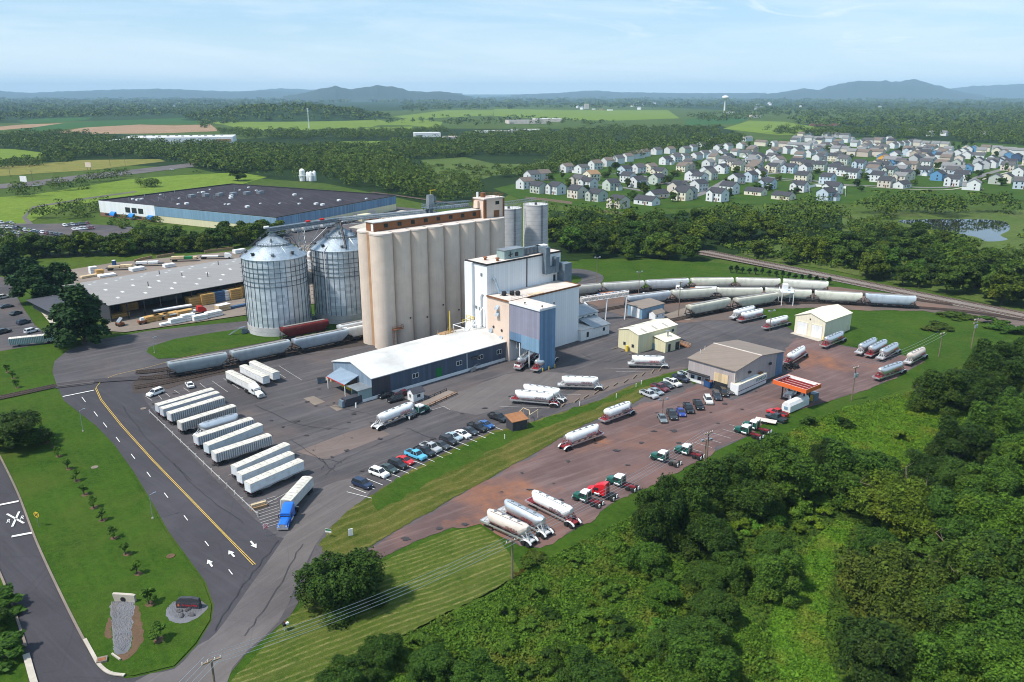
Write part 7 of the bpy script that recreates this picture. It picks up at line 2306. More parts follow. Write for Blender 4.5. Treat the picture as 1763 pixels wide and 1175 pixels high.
# ---- cars
def car_proto(kind):
 t = thing('parked_car', None, 'car')
 P_ = M['paint']
 if kind == 'pickup':
  L, H0, top = 5.6, .95, 1.85
  low = [(-2.8,.45),(-2.8,1.05),(-.5,1.05),(1.15,1.08),(2.65,.98),(2.8,.75),(2.8,.4)]
  cab = ((-.75,1.05),(1.35,1.08),(.75,1.82),(-.55,1.82))
  Wd = 1.0
 elif kind == 'suv':
  low = [(-2.3,.4),(-2.35,1.05),(1.1,1.08),(2.2,.98),(2.38,.7),(2.35,.35)]
  cab = ((-2.25,1.05),(1.2,1.08),(.45,1.72),(-1.95,1.72))
  Wd = .94
 else:
  low = [(-2.3,.38),(-2.35,.88),(-1.5,.98),(1.0,.95),(2.2,.78),(2.35,.55),(2.3,.3)]
  cab = ((-1.75,.97),(1.15,.95),(.25,1.42),(-1.0,1.42))
  Wd = .9
 # lofted lower body
 n = len(low)
 mb = MB()
 rings = []
 for y,k in ((-Wd,.93),(-Wd * .96,1.0),(Wd * .96,1.0),(Wd,.93)):
  rings.append([(x * (1 if abs(y) < Wd * .97 else .985), y, (z - .5) * (1 if abs(y) < Wd * .97 else .9) + .5) for x, z in low])
 mb.loft(rings)
 if kind == 'pickup':
  pass
 mb.build('car_body', P_, t, 40)
 (x0,z0),(x1,_z),(x2,z2),(x3,_z3) = cab
 w0, w1 = Wd * .93, Wd * .74
 g = MB()
 g.add([(x0,-w0,z0 - .02),(x1,-w0,z0 - .02),(x2,-w1,z2),(x3,-w1,z2),(x0,w0,z0 - .02),(x1,w0,z0 - .02),(x2,w1,z2),(x3,w1,z2)],[(0,1,2,3),(7,6,5,4),(1,5,6,2),(3,7,4,0),(2,6,7,3)])
 g.build('glazing', M['glass'], t)
 rf = MB()
 rf.add([(x2 + .04,-w1 - .02,z2 - .03),(x3 - .04,-w1 - .02,z2 - .03),(x3 - .04,w1 + .02,z2 - .03),(x2 + .04,w1 + .02,z2 - .03),(x2 - .1,-w1 * .9,z2 + .06),(x3 + .08,-w1 * .9,z2 + .06),(x3 + .08,w1 * .9,z2 + .06),(x2 - .1,w1 * .9,z2 + .06)],[(0,1,2,3),(7,6,5,4),(0,4,5,1),(1,5,6,2),(2,6,7,3),(3,7,4,0)])
 for s_ in (-1, 1):
  for (xa,za),(xb,zb) in (((x0,z0),(x3,z2)),((x1,z0),(x2,z2)),(((x0 + x1) / 2 - .1,z0),((x2 + x3) / 2,z2))):
   rf.cyl((xa,s_ * (w0 + .01),za),(xb,s_ * (w1 + .01),zb),.05,.05,4)
 rf.build('roof', P_, t)
 if kind == 'pickup':
  MB().box(-2.65,-.85,-.8,.8,1.052,1.075).build('cargo_bed',M['dark_steel'],t)
  MB().box(-2.8,-.8,-.98,-.84,1.05,1.2).box(-2.8,-.8,.84,.98,1.05,1.2).box(-2.82,-2.7,-.84,.84,1.05,1.2).build('bed_side',P_,t)
 fx = low[-2][0]
 for s_ in (-1, 1):
  MB().box(fx - .1,fx + .02,s_ * .66 - .16,s_ * .66 + .16,.62,.76).build('headlight',M['lamp_glass'],t)
  MB().box(low[0][0] - .05,low[0][0] + .05,s_ * .74 - .12,s_ * .74 + .12,.72,.9).build('tail_light',M['tail_red'],t)
 wb = 1.75 if kind == 'pickup' else 1.42
 for x in (-wb, wb):
  for s_ in (-1, 1):
   wheel(t, x, s_ * (Wd - .08), .37 if kind == 'pickup' else .33, .24)
 return t
CP = {k: car_proto(k) for k in ('pickup', 'suv', 'sedan')}
c_used = set()
def car(c, head, kind, color, label, group=None):
 """c: pixel under the car; head: pixel step along the car from tail to nose."""
 p = gp(*c)
 q = at(c[0] + head[0], c[1] + head[1])
 o = at(*c)
 ang = math.atan2(q.y - o.y, q.x - o.x)
 if kind not in c_used:
  c_used.add(kind)
  return place(CP[kind], p, ang, label, group, None, color)
 return copy_tree(CP[kind], p, ang, label, group, None, color)
BLK,DGR,NAVY,SIL,WHT_,CREAMC = (.012,.012,.014),(.045,.048,.052),(.012,.022,.06),(.42,.43,.44),(.78,.78,.77),(.62,.60,.52)
GB = 'cars nosed against the top of the grass bank'
hd = (13, 4.8)
for c, k, col_, lb in [
 ((624, 838), 'suv', NAVY, 'dark navy SUV at the open end of the row along the bank'),
 ((653, 819), 'suv', WHT_, 'white SUV, second in the row along the bank'),
 ((669, 811), 'sedan', (.035, .055, .05), 'dark green-grey sedan between the white SUV and a black SUV'),
 ((685, 804.5), 'suv', BLK, 'black SUV parked beside the bright red sedan'),
 ((697, 797), 'sedan', (.52, .015, .02), 'bright red sedan in the row along the bank'),
 ((716, 788), 'pickup', (.10, .42, .62), 'light turquoise-blue pickup beside the red sedan'),
 ((731, 782), 'pickup', BLK, 'black pickup between the turquoise and the silver pickups'),
 ((742, 775), 'pickup', SIL, 'silver pickup with a light cab in the row along the bank'),
 ((760, 770.5), 'sedan', DGR, 'dark grey sedan just past the silver pickup'),
 ((772, 763), 'suv', (.025, .022, .025), 'black SUV beside the pale blue sedan'),
 ((781, 755.5), 'sedan', (.32, .42, .46), 'pale silver-blue sedan in the row along the bank'),
 ((796, 751.5), 'sedan', WHT_, 'white hatchback in the row along the bank'),
 ((809, 746), 'sedan', (.03, .035, .045), 'dark slate sedan past the white hatchback'),
 ((822, 740), 'pickup', BLK, 'black pickup next to the blue sedan at the hut end'),
 ((836, 735), 'sedan', (.015, .09, .28), 'deep blue sedan at the hut end of the row')]:
 car(c, hd, k, col_, lb, GB)
car((857, 723), (13, 5), 'pickup', BLK, 'black pickup standing in front of the tan-roofed hut')
car((665, 684), (-13, 3.8), 'sedan', BLK, 'black sedan against the blue shed plinth')
car((681, 691), (-13, 3.4), 'suv', BLK, 'black SUV beside the weigh house')
car((694,681),(-11,3.4),'sedan',(.10,.012,.018),'maroon car tucked behind the weigh house')
car((268, 680), (-12, 4.5), 'suv', WHT_, 'white SUV at the rail end of the trailer yard')
car((327, 666), (-5, -7), 'sedan', WHT_, 'white sedan beside the bay lines below the hopper cars')
GX_ = 'vehicles in the row below the workshop verge'
for c, k, col_, lb in [
 ((1117, 683), 'pickup', SIL, 'silver pickup with a glass canopy at the outer end below the verge'),
 ((1129, 677.5), 'sedan', (.25, .30, .33), 'grey-blue sedan beside the silver pickup below the verge'),
 ((1136, 671), 'pickup', (.14, .02, .03), 'maroon pickup in the row below the verge'),
 ((1147, 666.5), 'sedan', DGR, 'dark grey car between the maroon and the white pickups'),
 ((1158, 662.5), 'pickup', (.66, .66, .64), 'white pickup in the row below the verge'),
 ((1172, 655), 'pickup', (.02, .025, .05), 'dark navy pickup nearest the workshop'),
 ((1182, 650), 'pickup', (.45, .50, .48), 'pale silver pickup by the workshop lamp post')]:
 car(c, (13, 5), k, col_, lb, GX_)
GY_ = 'vehicles in the slanted row on the gravel'
for c, k, col_, lb in [
 ((1140, 724), 'sedan', (.16, .19, .20), 'grey estate car at the outer end of the slanted gravel row'),
 ((1156.5, 718), 'pickup', (.03, .035, .04), 'dark pickup beside the grey estate car'),
 ((1172, 713.5), 'sedan', (.02, .045, .26), 'vivid blue sedan in the slanted gravel row'),
 ((1185, 707), 'pickup', BLK, 'black pickup just past the vivid blue sedan'),
 ((1202, 701), 'pickup', BLK, 'black pickup beside the silver-white SUV'),
 ((1219, 693), 'suv', (.60, .60, .58), 'silver-white SUV in the slanted gravel row'),
 ((1234, 686), 'suv', (.03, .04, .06), 'dark blue SUV past the silver-white SUV'),
 ((1246, 680), 'suv', BLK, 'black SUV second from the white container'),
 ((1256, 676.5), 'sedan', DGR, 'dark grey car against the white container end')]:
 car(c, (6, 11), k, col_, lb, GY_)
car((1338,715),(-14,-5),'pickup',(.48,.015,.02),'bright red pickup beside the white fuel tank')
car((1337,724),(-14,-5),'pickup',(.01,.025,.03),'black-green utility pickup next to the red pickup')
p = gp(1318, 728)
t = thing('flatbed_trailer', 'small empty grey flatbed trailer before the black pickup', 'trailer', p, R(-28))
MB().box(-2.6,2.6,-1.1,1.1,.6,.75).build('deck',M['dirty_roof'],t)
for s_ in (-1, 1):
 wheel(t,-.6,s_ * 1.15,.36,.22); wheel(t,.3,s_ * 1.15,.36,.22)
MB().cyl((2.6,0,.6),(4.0,0,.55),.08,.08,6).build('drawbar',M['dark_steel'],t)
for c, h, k, col_, lb in [
 ((6,514),(9,-2),'suv',(.55,.52,.45),'beige van at the far edge of the office car park'),
 ((12, 530), (10, -1.6), 'sedan', BLK, 'black car by the upper office kerb'),
 ((28,542),(10,-3),'sedan',(.03,.05,.05),'dark car in the middle of the office car park'),
 ((41,558),(11,-3),'suv',(.02,.035,.06),'dark blue SUV beside the office lawn'),
 ((55,573),(12,-3),'suv',(.66,.68,.68),'white SUV behind the old pale trailer'),
 ((7, 574), (12, -3), 'suv', BLK, 'black SUV at the frame side of the office car park')]:
 car(c, h, k, col_, lb)
# visitors' car park far off: rows of small cars
rg = random.Random(21)
CW = [('white',WHT_),('black',BLK),('silver',(.45,.46,.48)),('dark grey',(.08,.085,.09)),('pale blue',(.3,.38,.45)),('navy',(.02,.03,.07)),('silver',(.5,.52,.54)),('maroon',(.15,.02,.03))]
spots = [(3,385.6),(13,385.8),(20,386),(4,393),(12,394),(24,394.5)]
spots += [(14 + k * 7.6, 393 + k * 1.15) for k in range(13)] + [(44 + k * 7.4, 398.5 + k * 1.0) for k in range(9)] + [(60 + k * 8.5, 411 + k * .4) for k in range(4)] + [(112 + k * 6.5, 390 - k * .6) for k in range(7)] + [(128 + k * 6.2, 396.5 - k * .4) for k in range(6)] + [(2 + k * 7.5, 401.5 + k * .6) for k in range(5)]
for x, y in spots:
 if rg.random() < .12:
  continue
 cn_, cc = rg.choice(CW)
 car((x,y),(5,1.6),rg.choice(['suv','sedan','suv']),cc,'%s car in the packed visitor car park west of the warehouse' % cn_,'%s cars in the visitor car park' % cn_)
# trailers in the warehouse yard
for k,(a,b,lb) in enumerate([((505,402),(528,396),'white box trailer backed to the dock, nearest the warehouse corner'),((522,400),(545,394),'white box trailer, second along the dock'),((538,397),(560,391),'white box trailer, third along the dock'),((554,395),(575,389),'white box trailer, fourth along the dock'),((588,386),(613,380),'lone white box trailer in the open warehouse yard'),((640,370),(662,364),'white box trailer beside the red machinery'),((652,366),(672,361),'white box trailer at the far end of the warehouse yard')]):
 grain(a,b,lb,False,(.78,.78,.77),'white box trailers at the warehouse docks')
p = gp(628, 380)
t = thing('cream_tank', 'cream square storage box next to the red machinery', 'storage box', p, R(50))
MB().box(-4,4,-2.5,2.5,0,4.2).build('box_body',M['cream_clad'],t)
p = gp(648, 381)
t = thing('farm_machine', 'dull red farm machinery parked in the warehouse yard', 'machinery', p, R(30))
mb = MB()
rg = random.Random(2)
for k in range(26):
 mb.cbox((rg.uniform(-6,6),rg.uniform(-2,2),rg.uniform(.4,2.0)),(rg.uniform(.5,2.5),rg.uniform(.3,1.2),rg.uniform(.2,.8)),rg.uniform(0,3))
mb.build('machine_body', M['brown'], t)
for x in (-4, -1, 2, 5):
 wheel(t, x, -1.9, .7, .4)
# ------------------------------------------------------------------ housing estate
def house_proto(kind, windows):
 t = thing('house', None, 'house')
 if kind == 'ranch':
  L, Wd, EV, RG = 14.5, 9.0, 3.1, 5.6
 elif kind == 'long':
  L, Wd, EV, RG = 17.0, 9.0, 5.8, 8.4
 else:
  L, Wd, EV, RG = 11.0, 9.4, 5.8, 8.6
 def shell(x0,y0,l,w,ev,rg_,nm,ovx=.3):
  mb = MB()
  mb.T = Matrix.Translation((x0, y0, 0))
  gable_walls(mb, l, w, ev, rg_)
  wl = mb.build(nm, M['siding'], t)
  mb = MB()
  mb.T = Matrix.Translation((x0, y0, 0))
  gable_roof(mb,l,w,ev,rg_,.35,.18,ovx)
  return wl, mb.build('roof' if nm == 'wall' else 'wing_roof', M['house_roof'], t)
 shell(-L / 2, -Wd / 2, L, Wd, EV, RG, 'wall')
 if kind == 'wing':
  # a garage wing set forward, with its gable to the front
  mb = MB()
  mb.T = Matrix.Translation((L / 2 - 5.2, -Wd / 2, 0)) @ Matrix.Rotation(R(-90), 4, 'Z')
  gable_walls(mb, 3.0, 5.0, 3.0, 5.0)
  mb.build('garage_wing', M['siding'], t)
  mb = MB()
  mb.T = Matrix.Translation((L / 2 - 5.2, -Wd / 2, 0)) @ Matrix.Rotation(R(-90), 4, 'Z')
  gable_roof(mb,3.0,5.0,3.0,5.0,.25,.15,.25)
  mb.build('wing_roof', M['house_roof'], t)
  MB().box(L / 2 - 4.6,L / 2 - .8,-Wd / 2 - 3.08,-Wd / 2 - 3.0,.05,2.4).build('garage_door',M['white'],t)
 if kind == 'split':
  mb = MB()
  mb.T = Matrix.Translation((-L / 2 + .2, -Wd / 2, 0)) @ Matrix.Rotation(R(-90), 4, 'Z')
  gable_walls(mb, 1.8, 5.0, EV, RG - 1.2)
  mb.build('front_bay', M['siding'], t)
  mb = MB()
  mb.T = Matrix.Translation((-L / 2 + .2, -Wd / 2, 0)) @ Matrix.Rotation(R(-90), 4, 'Z')
  gable_roof(mb,1.8,5.0,EV,RG - 1.2,.25,.15,.25)
  mb.build('bay_roof', M['house_roof'], t)
 if windows:
  hs = (1.6, 4.3) if EV > 5 else (1.6,)
  fx = (-3.4, 0.2, 3.6) if kind != 'long' else (-6, -2, 2, 6)
  for z in hs:
   for x in fx:
    yf = -Wd / 2 - (1.8 if kind == 'split' and x < -.3 else 0)
    if kind == 'wing' and z < 2 and x > .3:
     continue
    MB().box(x - .5,x + .5,yf - .05,yf,z - .7,z + .7).build('window',M['glass'],t)
   for s_ in (-1, 1):
    MB().box(s_ * L / 2 - .05,s_ * L / 2 + .05,-.5 + s_,.5 + s_,z - .7,z + .7).build('window',M['glass'],t)
   for x in fx[:2]:
    MB().box(x - .5,x + .5,Wd / 2,Wd / 2 + .05,z - .7,z + .7).build('window',M['glass'],t)
  MB().box(1.2,2.2,-Wd / 2 - .06,-Wd / 2,.1,2.2).build('door',M['brown'],t)
  MB().box(-2,2.5,Wd / 2,Wd / 2 + 2.4,.9,1.05).build('rear_deck',M['wood'],t)
 return t
HP, h_used = {}, set()
WCOL = {'w': ('white',(.64,.65,.65)),'c': ('cream',(.68,.63,.50)),'t': ('tan',(.47,.40,.33)),'b': ('beige',(.58,.52,.45)),'g': ('sage green',(.46,.50,.44)),'y': ('grey',(.42,.43,.44)),'l': ('pale blue',(.48,.56,.63)),'B': ('bright blue',(.10,.25,.43)),'n': ('navy blue',(.05,.09,.17)),'o': ('orange',(.72,.36,.06))}
RCOL = {'k': ('near-black',(.055,.056,.064)),'d': ('dark grey',(.095,.093,.095)),'r': ('brown-grey',(.16,.13,.11)),'a': ('tan',(.30,.19,.11)),'m': ('mid grey',(.19,.19,.19))}
RNG_H = random.Random(77)
HS = {}
def house(px,py,side,wall,roof,kind='plain',place_words='',near=True,s=1.1):
 key = (kind, near)
 if key not in HP:
  HP[key] = house_proto(kind, near)
 p = gp(px, py)
 base = 40 if side == 'L' else 130
 # far side of the estate turns with the street grid
 ang = R(base + RNG_H.uniform(-5, 5) + (12 if px > 1640 else 0))
 if side == 'L':
  rz = ang if RNG_H.random() < .6 else ang + math.pi
 else:
  rz = ang + math.pi if RNG_H.random() < .6 else ang
  rz = ang + math.pi
 wn, wc = WCOL[wall]
 rn, rc = RCOL[roof]
 kn = {'plain': 'two-storey house', 'wing': 'house with a garage wing', 'ranch': 'one-storey house', 'long': 'long terrace of houses', 'split': 'house with a gabled front bay'}[kind]
 label = '%s %s with %s roof, %s' % (wn, kn, rn, place_words)
 grp = '%s %ss %s' % (wn, kn, place_words)
 k = RNG_H.uniform(.93, 1.07)
 wc = tuple(min(1, c * k) for c in wc)
 sc = (s * RNG_H.uniform(.95, 1.08), s * RNG_H.uniform(.95, 1.05), s * RNG_H.uniform(.97, 1.08))
 if key not in h_used:
  h_used.add(key)
  o = place(HP[key],p,rz,label,grp,None,wc,sc)
 else:
  o = copy_tree(HP[key],p,rz,label,grp,None,wc,sc)
 for ch in o.children:
  if 'roof' in ch.name:
   ch.color = c4(rc)
 return o
Z1 = [(140,440,'L','w','r','wing'),(210,365,'L','w','d','plain'),(322,355,'L','w','r','plain'),(285,485,'R','g','k','plain'),(460,495,'R','w','k','split'),(668,535,'R','b','k','plain'),(872,565,'R','g','k','split'),(1090,635,'R','b','k','split'),
  (560,275,'L','w','r','plain'),(715,285,'L','w','d','wing'),(850,245,'L','w','r','plain'),(690,405,'R','b','d','split'),(812,362,'L','c','a','plain'),(785,435,'R','w','k','split'),(1012,455,'L','g','k','wing'),(1150,298,'L','l','k','plain'),(1288,288,'L','w','d','plain'),(1408,272,'L','c','r','plain'),(1182,378,'R','w','k','plain'),(1275,425,'L','w','k','wing'),(1500,325,'R','c','k','split'),(1475,395,'L','g','k','wing'),(1478,535,'L','w','k','ranch'),(1372,600,'R','w','k','ranch'),(1672,488,'L','b','k','plain'),(1735,555,'R','c','k','split'),(1562,198,'L','w','k','wing'),(1662,158,'L','c','d','plain'),(1742,268,'R','c','r','plain')]
for x, y, *a in Z1:
 house(880 + x / 5.877, 250 + y / 5.877, a[0], a[1], a[2], a[3], 'near the grey tanks')
for x,y in [(975,215),(1080,188),(1175,166),(1228,140),(1292,132),(1348,116),(1470,96),(1605,86)]:
 house(880 + x / 5.877,250 + y / 5.877,'L','w',RNG_H.choice('dr'),'plain','in the wood-edge row',False)
Z2F = [(250,640,'L','w','k','plain'),(55,655,'R','t','k','plain'),(135,715,'R','y','k','split'),(560,668,'R','w','k','plain'),(445,742,'R','w','k','split'),(632,568,'L','w','k','plain'),(772,548,'L','l','k','plain'),(868,508,'L','w','k','plain'),(948,618,'R','l','k','split'),(826,680,'R','c','k','ranch'),(1108,725,'R','c','k','ranch'),(1272,648,'R','w','k','split'),(1306,548,'R','c','k','plain'),(1552,566,'R','l','k','plain'),(1605,672,'R','w','k','split'),(1540,735,'L','l','k','wing'),(190,530,'L','w','k','wing'),(335,492,'L','w','k','wing'),(140,440,'R','t','r','plain'),(482,462,'L','w','k','split')]
for x, y, *a in Z2F:
 house(1160 + x / 5.877, 220 + y / 5.877, a[0], a[1], a[2], a[3], 'above the dark tree clump')
Z2M = [(350,410,'L','w','m','wing'),(545,345,'L','y','k','plain'),(800,360,'R','l','m','split'),(1042,352,'L','w','k','split'),(832,430,'R','y','r','plain'),(1000,450,'R','c','k','split'),(1172,458,'R','l','k','split'),(1247,390,'R','b','k','plain'),(1356,412,'R','t','k','plain'),(1487,432,'R','g','k','plain'),(1634,462,'R','w','k','plain'),(1728,490,'R','w','k','plain'),(1376,300,'L','w','d','split'),(1510,318,'R','l','d','plain'),(1622,340,'R','c','k','plain'),(1722,370,'R','g','d','plain'),(230,325,'L','w','d','plain'),(302,306,'L','w','d','plain'),(105,336,'L','w','d','plain'),(18,348,'L','w','d','plain'),(385,300,'L','w','m','wing'),(610,395,'R','b','d','plain')]
for x, y, *a in Z2M:
 house(1160 + x / 5.877,220 + y / 5.877,a[0],a[1],a[2],a[3],'in the middle streets',y > 330)
Z2B = [(115,256,'L','g','d','plain'),(188,238,'L','w','d','plain'),(278,208,'L','w','d','plain'),(382,172,'L','w','d','plain'),(528,168,'L','w','d','plain'),(452,238,'L','w','d','plain'),(546,228,'L','w','d','plain'),(490,298,'L','w','d','plain'),(625,288,'R','w','r','plain'),(682,212,'L','w','r','wing'),(740,138,'L','w','m','long'),(885,186,'R','c','r','long'),(1012,198,'L','w','m','plain'),(785,268,'R','t','r','plain'),(1035,268,'R','b','r','plain'),(1120,200,'R','b','r','long'),(1215,212,'R','w','m','long'),(1325,220,'R','w','m','long'),(1475,232,'R','c','m','long'),(1642,258,'R','w','m','plain'),(1735,262,'R','b','m','plain'),(1140,262,'L','w','d','plain'),(1240,272,'L','w','d','plain'),(1290,96,'R','c','r','plain'),(1255,140,'R','y','m','long'),(1360,142,'R','w','m','long'),(1460,146,'R','y','m','long'),(1565,148,'R','l','m','long'),(1740,152,'R','w','m','plain'),(1540,98,'R','w','m','plain'),(1640,100,'R','y','d','long'),(1730,108,'R','y','d','long'),(1380,92,'L','w','d','plain')]
for x, y, *a in Z2B:
 house(1160 + x / 5.877,220 + y / 5.877,a[0],a[1],a[2],a[3],'by the back terraces',False)
Z3F = [(50,508,'R','w','k','plain'),(380,596,'R','b','k','plain'),(535,602,'L','w','k','ranch'),(580,518,'R','c','k','split'),(418,478,'R','g','k','split'),(255,448,'R','g','k','split'),(115,410,'R','l','k','split'),(772,478,'R','l','k','wing'),(900,528,'L','B','k','plain'),(1042,488,'R','y','d','plain'),(1050,582,'R','w','k','split'),(1255,622,'L','w','m','wing'),(1472,562,'L','g','d','plain'),(1580,552,'L','c','k','plain'),(1702,492,'L','w','d','plain'),(1735,612,'R','l','d','plain'),(935,408,'R','c','r','wing'),(815,372,'R','y','m','plain'),(612,418,'R','t','r','long'),(532,398,'R','n','d','plain'),(472,380,'R','B','m','plain'),(412,368,'R','t','m','plain'),(355,360,'L','o','a','plain'),(348,335,'L','B','d','plain'),(1190,448,'L','B','d','plain')]
for x, y, *a in Z3F:
 house(1460 + x / 5.818, 220 + y / 5.818, a[0], a[1], a[2], a[3], 'behind the pond clump')
Z3B = [(470,300,'L','B','k','plain'),(282,290,'R','b','r','long'),(150,290,'R','t','r','long'),(40,285,'R','b','m','plain'),(602,258,'R','t','r','plain'),(720,258,'R','w','m','plain'),(795,248,'R','l','d','plain'),(880,305,'L','B','m','plain'),(1002,310,'L','y','m','plain'),(1088,292,'L','w','d','plain'),(1152,272,'L','w','d','plain'),(1204,252,'L','w','d','plain'),(1255,250,'L','B','m','plain'),(330,228,'L','c','d','plain'),(452,208,'L','w','d','plain'),(505,200,'L','w','d','plain'),(560,192,'L','w','d','plain'),(612,184,'L','w','d','plain'),(652,178,'L','w','d','plain'),(692,186,'R','b','m','plain'),(780,196,'R','w','m','plain'),(876,200,'R','w','m','plain'),(972,206,'R','c','m','plain'),(1375,240,'R','c','r','plain'),(1488,248,'R','w','m','plain'),(1600,268,'R','w','m','long'),(1720,276,'R','w','m','long'),(1605,320,'L','B','m','plain'),(1685,338,'L','n','k','plain'),(1432,360,'L','w','k','plain'),(1545,372,'L','y','k','plain'),(1292,430,'L','w','k','plain'),(1365,412,'L','y','k','plain'),(1440,402,'L','w','k','plain'),(1505,382,'L','l','k','plain'),(70,190,'R','w','m','plain'),(130,176,'L','w','d','plain'),(210,160,'R','y','d','long'),(25,150,'R','w','m','plain'),(310,150,'R','y','d','long'),(405,148,'L','w','m','plain'),(1000,258,'R','w','m','plain'),(640,290,'L','w','d','plain')]
for x, y, *a in Z3B:
 house(1460 + x / 5.818,220 + y / 5.818,a[0],a[1],a[2],a[3],'along the new streets',False)
for x,y in [(640,60),(655,80),(825,86),(962,82),(1255,98),(1335,90),(1240,105)]:
 house(1460 + x / 5.818,220 + y / 5.818,RNG_H.choice('LR'),'w','m','plain','in the woods beyond the estate',False,1.15)
# the closely packed streets behind: fill every plot that is still free
EST = [(1165,300),(1200,272),(1290,252),(1400,245),(1500,246),(1600,252),(1700,262),(1790,274),(1790,300),(1700,292),(1655,312),(1560,318),(1470,312),(1400,300),(1340,298),(1260,300),(1190,322)]
taken = [o.location.copy() for o in SC.objects if o.parent is None and o.name.startswith('house')]
roads = [Vector((p[0],p[1],0)) for pts in ([(1190,340),(1230,323),(1260,308),(1300,303),(1340,308),(1400,312)],[(1300,303),(1420,290),(1470,285),(1560,290),(1600,300)]) for p in px_path(pts)]
n = 0
for p in scatter(EST, 600, 91, 9.0):
 if n >= 95 or any((p.x - q.x) ** 2 + (p.y - q.y) ** 2 < 14.5 ** 2 for q in taken) or any((p.x - q.x) ** 2 + (p.y - q.y) ** 2 < 11 ** 2 for q in roads):
  continue
 x, y = pxof(p)
 taken.append(p)
 n += 1
 house(x,y,RNG_H.choice('LR'),RNG_H.choice('wwwwcygblt'),RNG_H.choice('kdmdr'),RNG_H.choice(['plain','split','plain','wing']),'in the packed streets',y > 285)
# white vinyl fence round one back garden, and a brown fence along the estate edge
def fence(name, pts, h, m_, label, t_=.12, cat='fence'):
 t = thing(name, label, cat, (0, 0, 0))
 P = [gp(*p) for p in pts]
 mb = MB()
 for a, b in zip(P, P[1:]):
  d = b - a
  mb.cbox((*((a + b) / 2)[:2], (a.z + b.z) / 2 + h / 2), (d.length, t_, h), math.atan2(d.y, d.x))
 mb.build('fence_panel', m_, t)
 for p in P:
  MB().cbox((p.x,p.y,p.z + h / 2 + .1),(.22,.22,h + .3)).build('fence_post',m_,t)
 return t
fence('garden_fence',[(1394,333),(1394,324),(1404,321.5),(1456,325),(1455,339)],2.0,M['white'],'white vinyl fence round the back garden in the front row')
fence('estate_fence',[(1040,366),(1060,369),(1080,373.5)],1.8,M['pole_wood'],'brown paling fence at the grass edge below the beige house')
fence('estate_fence',[(905,343),(940,346),(985,352)],1.8,M['pole_wood'],'brown paling fence along the white tanks end of the estate lawn')
# trees between the houses
small = []
for p in scatter([(905,335),(1000,300),(1160,268),(1300,248),(1500,244),(1763,262),(1763,320),(1600,325),(1300,345),(1100,350)],400,92,7.0):
 if len(small) < 75 and all((p.x - q.x) ** 2 + (p.y - q.y) ** 2 > 9.0 ** 2 for q in taken):
  small.append(pxof(p))
rg = random.Random(31)
yard = [(1158,348),(925,320),(948,312),(968,308),(1022,312),(1040,306),(1050,300),(1010,318),(978,325),(1120,312),(1148,318),(1132,298),(1085,292),(1165,303),(1268,295),(1288,297),(1225,285),(1195,290),(1240,272),(1220,266),(1265,275),(1322,274),(1340,270),(1370,272),(1400,278),(1415,265),(1302,258),(1325,256),(1290,252),(1285,262),(1470,262),(1500,258),(1520,255),(1490,268),(1545,262),(1640,252),(1650,258),(1660,252),(1672,250),(1575,266),(1362,258),(1440,262),(1065,290),(1185,276),(1210,258),(1010,330),(1170,330),(1105,325)]
for k, (x, y) in enumerate(yard + small):
 random.seed(k)
 tn = tint()
 plant('broad%d' % rg.randrange(4),gp(x,y),rg.uniform(2.4,5.0),rg.uniform(4.5,9),'%s garden tree standing between the estate houses' % tint_word(tn),'%s garden trees of the estate' % tint_word(tn),tn)
